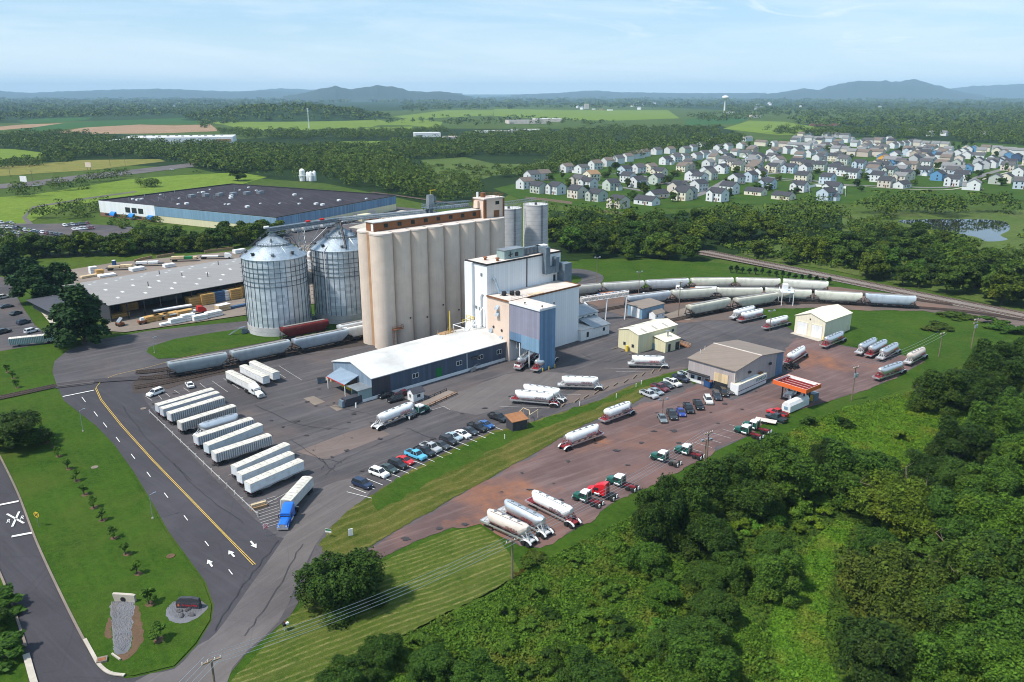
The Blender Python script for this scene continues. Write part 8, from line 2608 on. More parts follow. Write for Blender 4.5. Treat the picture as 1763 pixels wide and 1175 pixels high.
# ------------------------------------------------------------------ lumber yard
def lumber_stack(p,rz,L,Wd,h,m_,label,group=None,tarp=None):
 t = thing('lumber_stack', label, 'lumber stack', p, rz, group)
 n = max(1, round(h / .9))
 for k in range(n):
  z = k * h / n
  MB().box(-L / 2,L / 2,-Wd / 2,Wd / 2,z + .12,z + h / n).build('board_pack',m_,t)
  MB().box(-L / 2 + .4,-L / 2 + .55,-Wd / 2,Wd / 2,z,z + .12).box(L / 2 - .55,L / 2 - .4,-Wd / 2,Wd / 2,z,z + .12).build('bearer',M['wood'],t)
 if tarp:
  MB().box(-L / 2 - .05,L / 2 + .05,-Wd / 2 - .05,Wd / 2 + .05,h,h + .06).build('cover_sheet',tarp,t)
 return t
AL = R(47)
GS = 'lumber stacks at the open front of the lumber shed'
rg = random.Random(41)
for k,(x,y,L,Wd,h,m_,lb) in enumerate([
 (335, 526, 5.5, 4, 3.6, 'lumber', 'tall yellow lumber stack under the eave, first of the four beside the blue load'),
 (356, 523, 5.5, 4, 4.2, 'lumber', 'tall yellow lumber stack under the eave, second of the four'),
 (376, 519, 4.5, 3.6, 4.2, 'blue_wrap', 'dark blue wrapped load between the yellow lumber stacks'),
 (390, 516, 3.5, 3.6, 4.0, 'wrap', 'white wrapped load leaning beside the dark blue one'),
 (404, 514, 5.2, 4, 4.2, 'lumber', 'tall yellow lumber stack past the dark blue load'),
 (420, 508, 4.5, 4, 4.2, 'lumber', 'yellow lumber stack nearest the steel bin'),
 (223, 534, 6, 3, 2.8, 'lumber', 'orange lumber stack in the shade of the shed'),
 (205, 546, 7, 2.6, 1.4, 'lumber', 'low lumber stack beside the big pine'),
 (262, 553, 5.4, 2.6, 2.0, 'lumber', 'orange lumber stack in the low front line, first past the truck'),
 (278, 550, 5.4, 2.6, 2.0, 'lumber', 'orange lumber stack in the low front line, second'),
 (295, 547, 5.4, 2.6, 2.0, 'lumber', 'orange lumber stack in the low front line, third'),
 (318, 544, 6, 2.6, 2.2, 'lumber', 'orange lumber stack in the low front line, beside the red tractor cab'),
 (384, 534, 5, 3, 2.2, 'pale_lumber', 'pale lumber stack with white cover out in the yard'),
 (305, 556, 5.4, 2.4, 1.9, 'wrap', 'white wrapped pack along the lawn edge, first of the larger ones'),
 (324, 552, 4.8, 2.4, 2.4, 'wrap', 'tall white wrapped pack along the lawn edge'),
 (344, 551, 5.0, 2.4, 1.9, 'wrap', 'cream-white wrapped pack along the lawn edge'),
 (368, 545, 6, 2.6, 2.0, 'wrap', 'long white wrapped pack along the lawn edge nearest the bin'),
 (288, 559, 5, 2, .8, 'wrap', 'low flat white wrapped pack at the lawn corner'),
 (407, 530, 9, 1.6, .9, 'blue_wrap', 'long low bundle of dark pipes in the yard'),
 (161, 471, 3.2, 2.6, 3.2, 'wrap', 'white wrapped cube stack behind the shed roof'),
 (172, 474, 3.2, 2.6, 2.6, 'lumber', 'orange stack topped pack behind the shed roof'),
 (157, 477, 9, 2.6, 1.0, 'pale_lumber', 'pinkish boards laid flat behind the shed roof'),
 (184, 476, 7, 4, 1.0, 'wrap', 'flat white sheets behind the shed roof'),
 (236, 466, 6, 4, 1.6, 'wrap', 'white wrapped heap beyond the middle of the shed roof'),
 (291, 460, 5, 3, 1.6, 'wrap', 'white wrapped pack beside the farther flatbed'),
 (105, 470, 6, 3, 1.8, 'pale_lumber', 'pale boards beside the big pine at the yard corner'),
 (412, 436, 6, 3, 2.0, 'wrap', 'white wrapped pack at the rear fence beside the bin'),
 (540, 441, 7, 3, 2.6, 'wrap', 'white stack seen between the two steel bins'),
 (541, 458, 7, 3, 2.6, 'lumber', 'yellow stack seen between the two steel bins')]):
 lumber_stack(gp(x,y),AL + rg.uniform(-.06,.06),L,Wd,h,M[m_],lb,GS,M['wrap'] if m_ == 'pale_lumber' and k == 12 else None)
def flatbed(p, rz, L, cab, load, label):
 t = thing('flatbed_truck', label, 'truck', p, rz)
 MB().box(-L / 2,L / 2,-1.25,1.25,1.0,1.25).build('deck',M['dark_steel'],t)
 for x in (-L / 2 + 1.2, -L / 2 + 2.4):
  for s_ in (-1, 1):
   wheel(t, x, s_ * 1.0, .5, .5)
 if cab:
  MB().loft([[(L / 2 + .2,y,z) for y,z in ((-1.15,.7),(1.15,.7),(1.1,2.9),(-1.1,2.9))],[(L / 2 + 2.2,y,z) for y,z in ((-1.15,.7),(1.15,.7),(1.1,2.7),(-1.1,2.7))],[(L / 2 + 3.4,y,z) for y,z in ((-1.0,.7),(1.0,.7),(.9,1.6),(-.9,1.6))]]).build('cab',M[cab],t)
  for s_ in (-1, 1):
   wheel(t, L / 2 + 2.4, s_ * 1.0, .5, .3)
 for x0, x1, h, m_ in load:
  MB().box(x0,x1,-1.15,1.15,1.25,1.25 + h).build('load',M[m_],t)
 return t
flatbed(gp(298,537),R(38),14,None,[(-7,7,.5,'wrap')],'flatbed loaded with long pale pipes under the eave')
flatbed(gp(304,546),R(38),15,'red',[(-7,7,.45,'wrap')],'flatbed with long white load and a dark red cab')
flatbed(gp(207,465),R(12),12,None,[(-5,0,.8,'pale_lumber'),(.3,5.5,1.2,'pale_lumber')],'flatbed with pinkish lumber behind the shed roof')
flatbed(gp(258,458),R(10),13,None,[(-6,-1,1.0,'wrap'),(-.5,4,1.0,'wrap')],'flatbed with white packs behind the shed roof')
flatbed(gp(318,450),R(8),13,None,[(-6,0,1.3,'pale_lumber'),(.4,4,1.1,'green_door'),(4.2,6,1.0,'pale_lumber')],'flatbed with yellow and green packs behind the shed roof')
flatbed(gp(366,446),R(6),12,'white',[(-5,3,.5,'wrap')],'white-cabbed flatbed behind the shed roof')
p = gp(197, 457)
t = thing('portable_toilet', 'dark blue portable toilet at the yard edge under the tree belt', 'toilet', p)
MB().box(-.7,.7,-.7,.7,0,2.3,.05,.05).build('cabin',M['blue_bin'],t)
MB().box(-.75,.75,-.75,.75,2.3,2.5,.1,.1).build('cabin_roof',M['wrap'],t)
p = gp(246, 558)
t = thing('forklift', 'small white-cabbed yard truck by the low lumber line', 'forklift', p, R(40))
MB().box(-1.6,1.4,-.8,.8,.5,1.4).build('body',M['scrap'],t)
MB().box(-.8,.7,-.7,.7,1.4,2.3,.15,.1).build('cab',M['white'],t)
for x in (-1, 1):
 for s_ in (-1, 1):
  wheel(t, x, s_ * .75, .42, .3)
p = gp(207, 561)
t = thing('yard_loader', 'tilted blue-white scrap loader beside the big pine', 'loader', p, R(-40))
MB().box(-1.6,1.6,-.9,.9,.5,1.3).build('body',M['scrap'],t)
MB().loft([[(-1.2,-.9,1.3),(1.2,-.9,1.3),(1.2,-.7,1.5),(-1.2,-.7,1.5)],[(-1.2,.6,2.8),(1.2,.6,2.8),(1.2,.8,2.9),(-1.2,.8,2.9)]]).build('bucket',M['steel'],t)
for s_ in (-1, 1):
 wheel(t, -.9, s_ * .95, .5, .35)
 wheel(t, .9, s_ * .95, .5, .35)
p = gp(109, 576)
t = thing('red_skip', 'small red skip beside the old pale trailer', 'skip', p, R(10))
MB().add([(-1.6,-1,.1),(1.4,-1,.1),(1.4,1,.1),(-1.6,1,.1),(-2,-1,1.2),(1.6,-1,2.0),(1.6,1,2.0),(-2,1,1.2)],[(3,2,1,0),(4,5,6,7),(0,1,5,4),(1,2,6,5),(2,3,7,6),(3,0,4,7)]).build('skip_body',M['red'],t)
# rough fence racks along the tree belt
for k,(a,b) in enumerate([((232,452),(262,445)),((270,445),(300,440)),((352,436),(402,430))]):
 fence('timber_rack',[a,((a[0] + b[0]) / 2,(a[1] + b[1]) / 2),b],1.4,M['wood'],['timber rack along the tree belt, nearest the blue toilet','timber rack along the tree belt beyond the middle flatbed','long timber rack along the tree belt close to the bin'][k],.5,'rack')
# ------------------------------------------------------------------ small things of the yard
# dumpster and pallets at the dock
p = gp(553, 659)
t = thing('dumpster', 'small dark green dumpster standing alone near the dock pallets', 'dumpster', p, R(20))
MB().loft([[(-1.1,y,z) for y,z in ((-.8,.15),(.8,.15),(.95,1.3),(-.95,1.55))],[(1.1,y,z) for y,z in ((-.8,.15),(.8,.15),(.95,1.3),(-.95,1.55))]]).build('bin_body',M['galv_blue'],t)
MB().add([(-1.15,-.97,1.58),(1.15,-.97,1.58),(1.15,.97,1.33),(-1.15,.97,1.33)],[(0,1,2,3)]).build('lid',M['black'],t)
for k,(x,y,h,lb) in enumerate([(573,657,2.0,'tall stack of wooden pallets at the dock corner'),(566,655,1.0,'low stack of wooden pallets beside the taller one')]):
 t = thing('pallet_stack', lb, 'pallets', gp(x, y), R(30))
 for j in range(int(h / .16)):
  MB().box(-.6,.6,-.55,.55,j * .16,j * .16 + .12).build('pallet',M['pale_lumber'],t)
p = gp(606, 696)
t = thing('trash_compactor', 'black tarpaulin-covered compactor box before the mint porch', 'compactor', p, R(43))
MB().box(-2.6,2.6,-1.2,1.2,.2,2.2,.1,.1).build('box_body',M['dark_panel'],t)
MB().box(-3.6,-2.6,-1.0,1.0,.2,1.9,.2,.1).build('ram_housing',M['galv_blue'],t)
p = gp(613, 702)
t = thing('white_post', 'short white marker post by the black compactor', 'post', p)
MB().cyl((0,0,0),(0,0,1.3),.22,.2,8).build('post',M['white'],t)
p = gp(446, 874)
t = thing('barrier_pile', 'pile of pale concrete barriers lying in the hatched bay', 'barriers', p, R(35))
for k,(y,z) in enumerate(((-.35,0),(.35,0),(0,.55))):
 mb = MB()
 mb.prof([(-1.6,z),(1.6,z),(1.5,z + .5),(-1.5,z + .5)],y - .28,y + .28)
 mb.build('barrier', M['wood'] if k < 2 else M['pale_lumber'], t)
# guard rail along the road side of the trailer yard
t = thing('guard_rail', 'white-posted guard rail between the road and the trailer row', 'guard rail', (0, 0, 0))
P = [gp(257 + k * (443 - 257) / 14, 712 + k * (890 - 712) / 14) for k in range(15)]
mb = MB()
for a, b in zip(P, P[1:]):
 d = b - a
 mb.cbox((*((a + b) / 2)[:2], a.z + .75), (d.length, .1, .2), math.atan2(d.y, d.x))
mb.build('rail_beam', M['faded_paint'], t)
for p in P:
 MB().cbox((p.x + .15,p.y,p.z + .5),(.22,.22,1.0)).build('rail_post',M['faded_paint'],t)
# concrete wheel stops at the bank top
prev = None
WS = [((966,702),(972,696)),((988,694),(997,687)),((1004,687),(1013,681)),((1022,680),(1031,673)),((1039,672),(1047,666)),((1055,666),(1063,660)),((1073,660),(1081,654)),((1089,653),(1096,646)),((1104,648),(1110,642)),((1121,644),(1126,637)),((1134,640),(1139,634))]
for k, (a, b) in enumerate(WS):
 q0, q1 = gp(*a), gp(*b)
 d = q1 - q0
 if prev is None:
  mb = MB().prof([(-.5,0),(.5,0),(.46,.2),(-.46,.2)],-.12,.12)
  prev = tag(mb.build('wheel_stop', M['pole_wood']), None, 'wheel stop')
  o = prev
 else:
  o = prev.copy()
  COL.objects.link(o)
 o.location = (q0 + q1) / 2
 o.rotation_euler.z = math.atan2(d.y, d.x)
 o.scale = (d.length, 1.6, 1.6)
 tag(o, 'timber wheel stop in the line along the bank top', None, 'wheel stops along the bank top')
# white bank markers
for k,(x,y) in enumerate([(909,684),(1104,662),(1095,667),(1061,685),(998,699),(869,756),(1197,643)]):
 if k == 0:
  mk = tag(MB().cyl((0,0,0),(0,0,1.1),.09,.09,6).cyl((0,0,1.1),(0,0,1.2),.11,.06,6).build('marker_post',M['white']),'short white marker post in the bank grass','post','white marker posts on the bank')
  o = mk
 else:
  o = mk.copy()
  COL.objects.link(o)
 o.location = gp(x, y)
# signs ---------------------------------------------------------------
def sign_post(p, h, label, name='road_sign', cat='sign', rz=0.0):
 t = thing(name, label, cat, p, rz)
 MB().cyl((0,0,0),(0,0,h),.05,.05,6).build('post',M['steel'],t)
 return t
p = gp(67, 907)
t = sign_post(p, 2.6, 'round yellow railway crossing sign on the verge by the public road', rz=R(-15))
MB().cyl((0,-.07,2.6),(0,-.03,2.6),.62,.62,20).build('disc',M['yellow'],t)
mb = MB()
mb.T = Matrix.Translation((0, -.085, 2.6)) @ Matrix.Rotation(R(45), 4, 'Y')
mb.box(-.55,.55,-.01,.01,-.07,.07).box(-.07,.07,-.012,.012,-.55,.55)
mb.build('cross_mark', M['black'], t)
text_mesh('letter','R',.32,M['black'],t,(-.36,-.09,2.6),(R(90),0,0),.004)
text_mesh('letter','R',.32,M['black'],t,(.36,-.09,2.6),(R(90),0,0),.004)
p = gp(459, 924)
t = sign_post(p, 2.6, 'red and white prohibition sign at the yard corner by the hatched bay', rz=R(20))
MB().box(-.42,.42,-.07,-.04,1.7,2.75).build('plate',M['white'],t)
mb = MB()
ring = [(.3 * math.cos(a), -.08, 2.35 + .3 * math.sin(a)) for a in np.linspace(0, 2 * math.pi, 17)]
mb.tube(ring, .05, 5)
mb.cyl((-.22,-.08,2.57),(.22,-.08,2.13),.045,.045,5)
mb.box(-.36, .36, -.085, -.07, 1.75, 1.95)
mb.build('red_symbol', M['text_red'], t)
p = gp(566, 925)
t = sign_post(p, 1.6, 'small green and white site sign on the grass at the drive mouth', rz=R(-10))
MB().box(-.6,.6,-.06,-.03,1.0,1.75).build('plate',M['white'],t)
MB().box(-.56,.56,-.075,-.06,1.38,1.71).build('green_band',M['green_door'],t)
p = gp(604, 923)
t = thing('white_sign', 'white upright board sign at the tip of the grass bank', 'sign', p, R(20))
MB().box(-.45,.45,-.08,.08,.1,1.5,.04,0).build('board',M['white'],t)
p = gp(490, 1086)
t = thing('mailbox', 'dark mailbox with a red flag at the drive edge', 'mailbox', p, R(30))
MB().cbox((0,0,.5),(.12,.12,1.0)).build('post',M['wrap'],t)
mb = MB()
mb.prof([(-.22,1.0),(.22,1.0),(.22,1.22),(.12,1.38),(-.12,1.38),(-.22,1.22)],-.4,.4)
mb.build('box', M['black'], t)
MB().box(.2,.26,.05,.3,1.2,1.5).build('flag',M['red'],t)
MB().box(.25,.7,-.2,.2,1.0,1.3).build('newspaper_tube',M['wrap'],t)
# stone monument with red lettering on its gravel bed
p = gp(326, 1046)
t = thing('monument_sign', 'dark granite monument sign with red lettering on a grey gravel bed', 'sign', p, R(-4))
mb = MB()
mb.prof([(-2.0,-.1),(2.0,-.1),(1.95,1.2),(1.75,1.75),(.6,1.95),(-1.2,1.85),(-1.8,1.5),(-2.05,.8)],-.3,.3)
mb.build('stone', M['granite'], t)
MB().box(-1.9,1.9,-.36,-.3,.1,1.05).build('name_panel',M['dark_panel'],t)
text_mesh('lettering','Ardent Mills',.52,M['text_red'],t,(.25,-.37,.6),(R(90),0,0),.01)
MB().add([(-1.72,-.375,.38),(-1.48,-.375,.36),(-1.42,-.375,.55),(-1.58,-.375,.95),(-1.78,-.375,.58)],[(0,1,2,3,4)]).build('flame_emblem',M['orange'],t)
for k,(x,y,lb) in enumerate([(309,1053,'large dark boulder on the gravel bed nearest the drive lawn'),(323,1051,'dark boulder just below the monument sign'),(313,1061,'flat dark boulder at the front of the gravel bed'),(330,1060,'small dark boulder toward the drive side of the bed')]):
 rg = random.Random(k)
 o = MB().lathe([(.1,-.1),(.5,0),(.55,.16),(.38,.34),(.1,.4)],9)
 o.v = [(x_ * rg.uniform(.85,1.2),y_ * rg.uniform(.7,1.1) * .7,z_ * rg.uniform(.85,1.15)) for x_,y_,z_ in o.v]
 tag(o.build('boulder', M['boulder'], loc=gp(x, y), rz=k), lb, 'boulder')
# culvert headwall
p = gp(215, 1035)
t = thing('culvert_headwall', 'pale concrete culvert headwall with a black pipe mouth at the stone swale', 'headwall', p, R(-6))
mb = MB()
mb.prof([(-1.6,-.2),(1.9,-.2),(1.9,1.25),(1.3,1.35),(-1.9,1.35)],-.25,.25)
mb.build('wall', M['sidewalk'], t)
mb = MB().cyl((-.1,-.3,.45),(-.1,-.24,.45),.42,.42,18)
mb.build('pipe_mouth', M['black'], t)
MB().lathe([(.42,-.1),(.5,-.1),(.5,.0),(.42,.0)],18).build('pipe_rim',M['concrete_pad'],t).matrix_local = Matrix.Translation((-.1,-.28,.45)) @ Matrix.Rotation(R(90),4,'X')
p = gp(200, 1132)
tag(MB().box(-1.1,1.1,-.12,.12,0,.25).build('stone_edging',M['sidewalk'],loc=p,rz=R(-35)),'pale concrete edging piece at the low end of the stone swale','edging')
p = gp(176, 1138)
t = thing('drain_box', 'square concrete drain box beside the kerb with rusty grate', 'drain', p, R(20))
MB().box(-.7,.7,-.6,.6,0,.35).build('box',M['concrete_pad'],t)
MB().box(-.5,.5,-.45,.2,.35,.39).build('grate',M['scrap'],t)
for k,(x,y,lb) in enumerate([(163,805,'round drain ring in the verge lawn'),(294,958,'small clay-coloured access cover in the verge lawn'),(247,704,'round access cover beside the trailer yard')]):
 tag(MB().lathe([(.25,0),(.75,0),(.75,.1),(.3,.1),(.25,.06)],16).build('drain_cover',M['concrete_pad'] if k != 1 else M['mulch'],loc=gp(x,y)),lb,'drain cover')
# loose stones of the swale and the sign bed
sv, sq, off = [], [], 0
def stones(nm, pix, n, r, seed):
 pts = scatter(pix, n, seed, 0.0)
 rng = np.random.default_rng(seed)
 V_, F_ = [], []
 base = np.array([(-1,-1,0),(1,-1,0),(1,1,0),(-1,1,0),(-.6,-.6,1),(.6,-.6,1),(.6,.6,1),(-.6,.6,1)],float)
 fq = np.array([(4,5,6,7),(0,1,5,4),(1,2,6,5),(2,3,7,6),(3,0,4,7)])
 for k, p in enumerate(pts):
  a = rng.uniform(0, 6.28)
  s_ = r * rng.uniform(.5, 1.3)
  b = (base + rng.normal(0, .18, base.shape)) * np.array([s_, s_ * .8, s_ * .8])
  x, y = b[:, 0] * math.cos(a) - b[:, 1] * math.sin(a), b[:, 0] * math.sin(a) + b[:, 1] * math.cos(a)
  V_.append(np.stack([x + p.x, y + p.y, b[:, 2] + ground_z(p.x, p.y) - .03], 1))
  F_.append(fq + k * 8)
 tag(mesh_np(nm,np.concatenate(V_),np.concatenate(F_),M['stones']),None,None,None,'stuff')
stones('swale_gravel',[(193,1040),(231,1040),(227,1080),(225,1110),(212,1128),(197,1118),(194,1080)],1500,.13,1)
stones('bed_gravel',[(288,1052),(300,1040),(330,1034),(352,1041),(354,1050),(336,1064),(310,1071),(292,1064)],1200,.09,2)
# saplings on the verge: each in its ring of mulch
SAP = [(22,652),(28,668),(12,641),(72,748),(80,762),(93,770),(100,786),(117,808),(131,828),(145,852),(161,874),(176,896),(195,927),(216,955),(236,988),(256,1040),(272,1102)]
rg = random.Random(6)
for k, (x, y) in enumerate(SAP):
 big = y > 1030
 plant('sapling', gp(x, y), .95 if not big else 1.35, 2.6 if not big else 3.0, 'young tree in a mulch ring %s' % ('beside the %s' % ('stone swale' if y < 1060 else 'drive mouth') if big else 'in the row down the verge lawn' if y > 700 else 'in the short row beyond the spur track'),
   None if big else 'young trees down the verge lawn' if y > 700 else 'young trees beyond the spur track', (1.1, 1.15, 1.0))
 q = gp(x, y)
 patch('mulch_ring',[(q.x + (.7 + .25 * math.sin(3 * a + k)) * math.cos(a) + .2,q.y + (.75 + .2 * math.cos(2 * a + k)) * math.sin(a)) for a in np.linspace(0,6.28,12,endpoint=False)],ground_z(q.x,q.y) + .012,M['mulch'],world=True)
# cypress row by the siding
P = [(1258,470),(1268,471),(1278,472),(1290,472.5),(1300,473.5),(1312,474.5),(1324,476),(1336,478),(1347,479.5),(1358,481.5),(1369,483),(1380,485),(1393,486.5),(1405,488),(1416,489.5),(1427,491)]
for k, (x, y) in enumerate(P):
 plant('cypress',gp(x,y),1.5 + .2 * math.sin(k * 2.1),3.6 + .5 * math.sin(k * 1.7),'small dark evergreen in the row between siding and main line','evergreens between siding and main line',(.75,.8,.8))
# lamp posts of the entrance drive
for k,(x,y,h) in enumerate([(143,743,5.6),(263,893,5.2),(266,608,5.2)]):
 t = thing('lamp_post',['slim lamp post at the verge edge, halfway up the drive','slim lamp post at the verge edge, nearer the yard mouth','slim lamp post on the grass island by the spur'][k],'lamp post',gp(x,y),R(-140))
 MB().cyl((0,0,0),(0,0,h),.08,.05,8).build('pole',M['galv'],t)
 MB().cyl((0,0,h - .1),(-.9,0,h + .1),.04,.04,6).box(-1.3,-.7,-.12,.12,h + .05,h + .17).build('lamp_arm',M['galv'],t)
 MB().cyl((0,0,0),(0,0,.25),.22,.2,8).build('base',M['sidewalk'],t)
# yard floodlight poles and utility poles
def flood_pole(base, topy, label, wood=True):
 p = gp(*base)
 h = 4.0
 while pxof((p.x, p.y, p.z + h))[1] > topy and h < 30:
  h += .1
 t = thing('floodlight_pole', label, 'light pole', p, R(20))
 MB().cyl((0,0,0),(0,0,h),.16,.11,8).build('pole',M['pole_wood'] if wood else M['steel'],t)
 MB().box(-1.3,1.3,-.06,.06,h - .35,h - .2).build('crossarm',M['steel'],t)
 for x in (-1.1, 1.1):
  MB().box(x - .3,x + .3,-.35,.1,h - .2,h + .2).build('floodlight',M['galv'],t)
 return t, h
flood_pole((1027, 491), 443, 'floodlight pole at the edge of the round loop road')
flood_pole((1099, 514), 468, 'floodlight pole between the two curved sidings')
flood_pole((1325, 570), 535, 'wooden lamp pole with hanging gear beside the small tank trailer')
flood_pole((1213, 798), 758, 'thin double-lamp pole at the bushes on the gravel edge')
flood_pole((1140, 720), 688, 'thin lamp pole above the slanted car row')
flood_pole((231, 403), 376, 'thin lamp mast before the blue warehouse wall', False)
def util_pole(base, topy, label, arms=1, gear=False, cut=None):
 p = gp(*base)
 h = 5.0
 while pxof((p.x, p.y, p.z + h))[1] > topy and h < 26:
  h += .1
 t = thing('utility_pole', label, 'utility pole', p, R(35))
 MB().cyl((0,0,0),(0,0,h),.2,.13,8).build('pole',M['pole_wood'],t)
 for k in range(arms):
  z = h - .35 - k * 1.1
  MB().box(-1.35,1.35,-.09,.09,z,z + .2).build('crossarm',M['wood'],t)
  for x in (-1.2, -.45, .45, 1.2):
   MB().cyl((x,0,z + .2),(x,0,z + .5),.07,.05,6).build('insulator',M['wrap'],t)
 if gear:
  for x in (-.5, .5):
   MB().cyl((x,-.35,h - 2.9),(x,-.35,h - 1.8),.3,.3,10).build('transformer',M['galv'],t,40)
 return t, p, h
poles = {}
poles['A'] = util_pole((373, 1205), 1136, 'utility pole with a broad timber crossarm at the drive mouth', 1)
poles['B'] = util_pole((882, 996), 930, 'utility pole at the corner of the mown grass by the grey tank trailer', 1)
poles['C'] = util_pole((1466, 690), 632, 'utility pole with two transformers at the gravel corner', 1, True)
poles['D'] = util_pole((1168, 545), 486, 'tall plain utility pole among the railcars', 1)
poles['E'] = util_pole((1616, 615), 574, 'utility pole with angled arm on the garage lawn edge', 1)
poles['F'] = util_pole((1672, 600), 550, 'utility pole with lattice crossarms above the wood edge', 2, True)
poles['H'] = util_pole((1216, 800), 745, 'slim utility pole rising from the bushes behind the tractors', 1)
def wires(a, b, label, n=4, sag=1.2):
 (t0, p0, h0), (t1, p1, h1) = a, b
 d = (p1 - p0)
 d.z = 0
 d.normalize()
 s_ = Vector((-d.y, d.x, 0))
 for k in range(n):
  o = s_ * (-1.2 + 2.4 * k / max(1, n - 1))
  q0, q1 = p0 + o + Vector((0, 0, h0 + .1)), p1 + o + Vector((0, 0, h1 + .1))
  pts = [q0.lerp(q1, i / 16) - Vector((0, 0, sag * 4 * (i / 16) * (1 - i / 16))) for i in range(17)]
  tag(MB().tube(pts, .028, 4).build('power_line', M['galv']), label, 'power line', label)
wires(poles['A'], poles['B'], 'overhead power lines crossing the mown grass below the big round tree')
wires(poles['B'], poles['H'], 'overhead power lines along the gravel edge above the tractors', 4)
off = (None, Vector((poles['A'][1].x - 16, poles['A'][1].y - 40, 0)), poles['A'][2])
wires(poles['A'], off, 'overhead power lines leaving the frame at the bottom edge')
wires(poles['E'], poles['C'], 'overhead power lines over the garage lawn to the transformer pole', 3)
for k,(x,y,h) in enumerate([(18,305,12),(57,316,12),(190,286,12),(216,287,13),(312,275,12),(422,258,11),(529,256,12),(585,262,12)]):
 q = gp(x, y)
 if k == 0:
  t = thing('highway_pole', 'thin roadside pole along the far highway', 'pole', q, 0, 'roadside poles along the far highway')
  MB().cyl((0,0,0),(0,0,12),.22,.16,6).build('pole',M['pole_wood'],t)
  MB().box(-1.5,1.5,-.12,.12,11,11.3).build('crossarm',M['pole_wood'],t)
  hw = t
 else:
  copy_tree(hw, q, k * .4, scale=(1, 1, h / 12))
for k,(x,y,lb,m_) in enumerate([(42,319,'white billboard beside the far highway at the frame edge','white'),(153,293,'pinkish roadside billboard before the golden field','concrete')]):
 t = thing('billboard', lb, 'billboard', gp(x, y), R(-20))
 MB().box(-4,4,-.2,.2,3,8).build('panel',M[m_],t)
 MB().cyl((-2.4,.3,0),(-2.4,.3,7),.2,.2,6).cyl((2.4,.3,0),(2.4,.3,7),.2,.2,6).build('post',M['dark_steel'],t)
for k,(x,y) in enumerate([(100,313),(296,293.5),(62,321)]):
 p = gp(x, y)
 place(copy_tree(CP['suv'],p,R(22),'%s car driving on the far highway' % ['white','silver','pale'][k],'cars on the far highway',None,[(.78,.78,.77),(.5,.5,.5),(.6,.6,.58)][k]))
# scattered gear in the railyard
for k,(x,y,lb) in enumerate([(1105,511,'rusty scrap pieces heaped between the sidings'),(1119,510.5,'white-topped machine among scrap between the sidings')]):
 t = thing('scrap_pile', lb, 'scrap pile', gp(x, y))
 mb = MB()
 rg = random.Random(k)
 for j in range(24):
  mb.cbox((rg.uniform(-2.5,2.5),rg.uniform(-1.4,1.4),rg.uniform(.2,1.2)),(rg.uniform(.4,1.4),rg.uniform(.3,.8),rg.uniform(.2,.7)),rg.uniform(0,3))
 mb.build('scrap', M['scrap'] if k == 0 else M['wrap'], t)
tractor((1172,503),(1160,501.5),'day',(.7,.7,.68),'small white truck parked between the sidings',None,(.05,.05,.05),.8)
flatbed(gp(1205,502),R(-3),9,None,[(-4,4,.3,'scrap')],'flat rusty trailer between the curved sidings')
p = gp(1215, 506)
t = thing('white_tanker', 'small white covered trailer between the curved sidings', 'trailer', p, R(0))
mb = MB()
mb.T = Matrix.Rotation(R(90), 4, 'Z')
mb.prof([(-1.2,.8),(1.2,.8),(1.2,2.2),(.7,2.9),(-.7,2.9),(-1.2,2.2)],-4.5,4.5)
mb.build('body', M['white'], t)
for x in (-3, -1.8):
 for s_ in (-1, 1):
  wheel(t, x, s_ * 1.0, .5, .4)
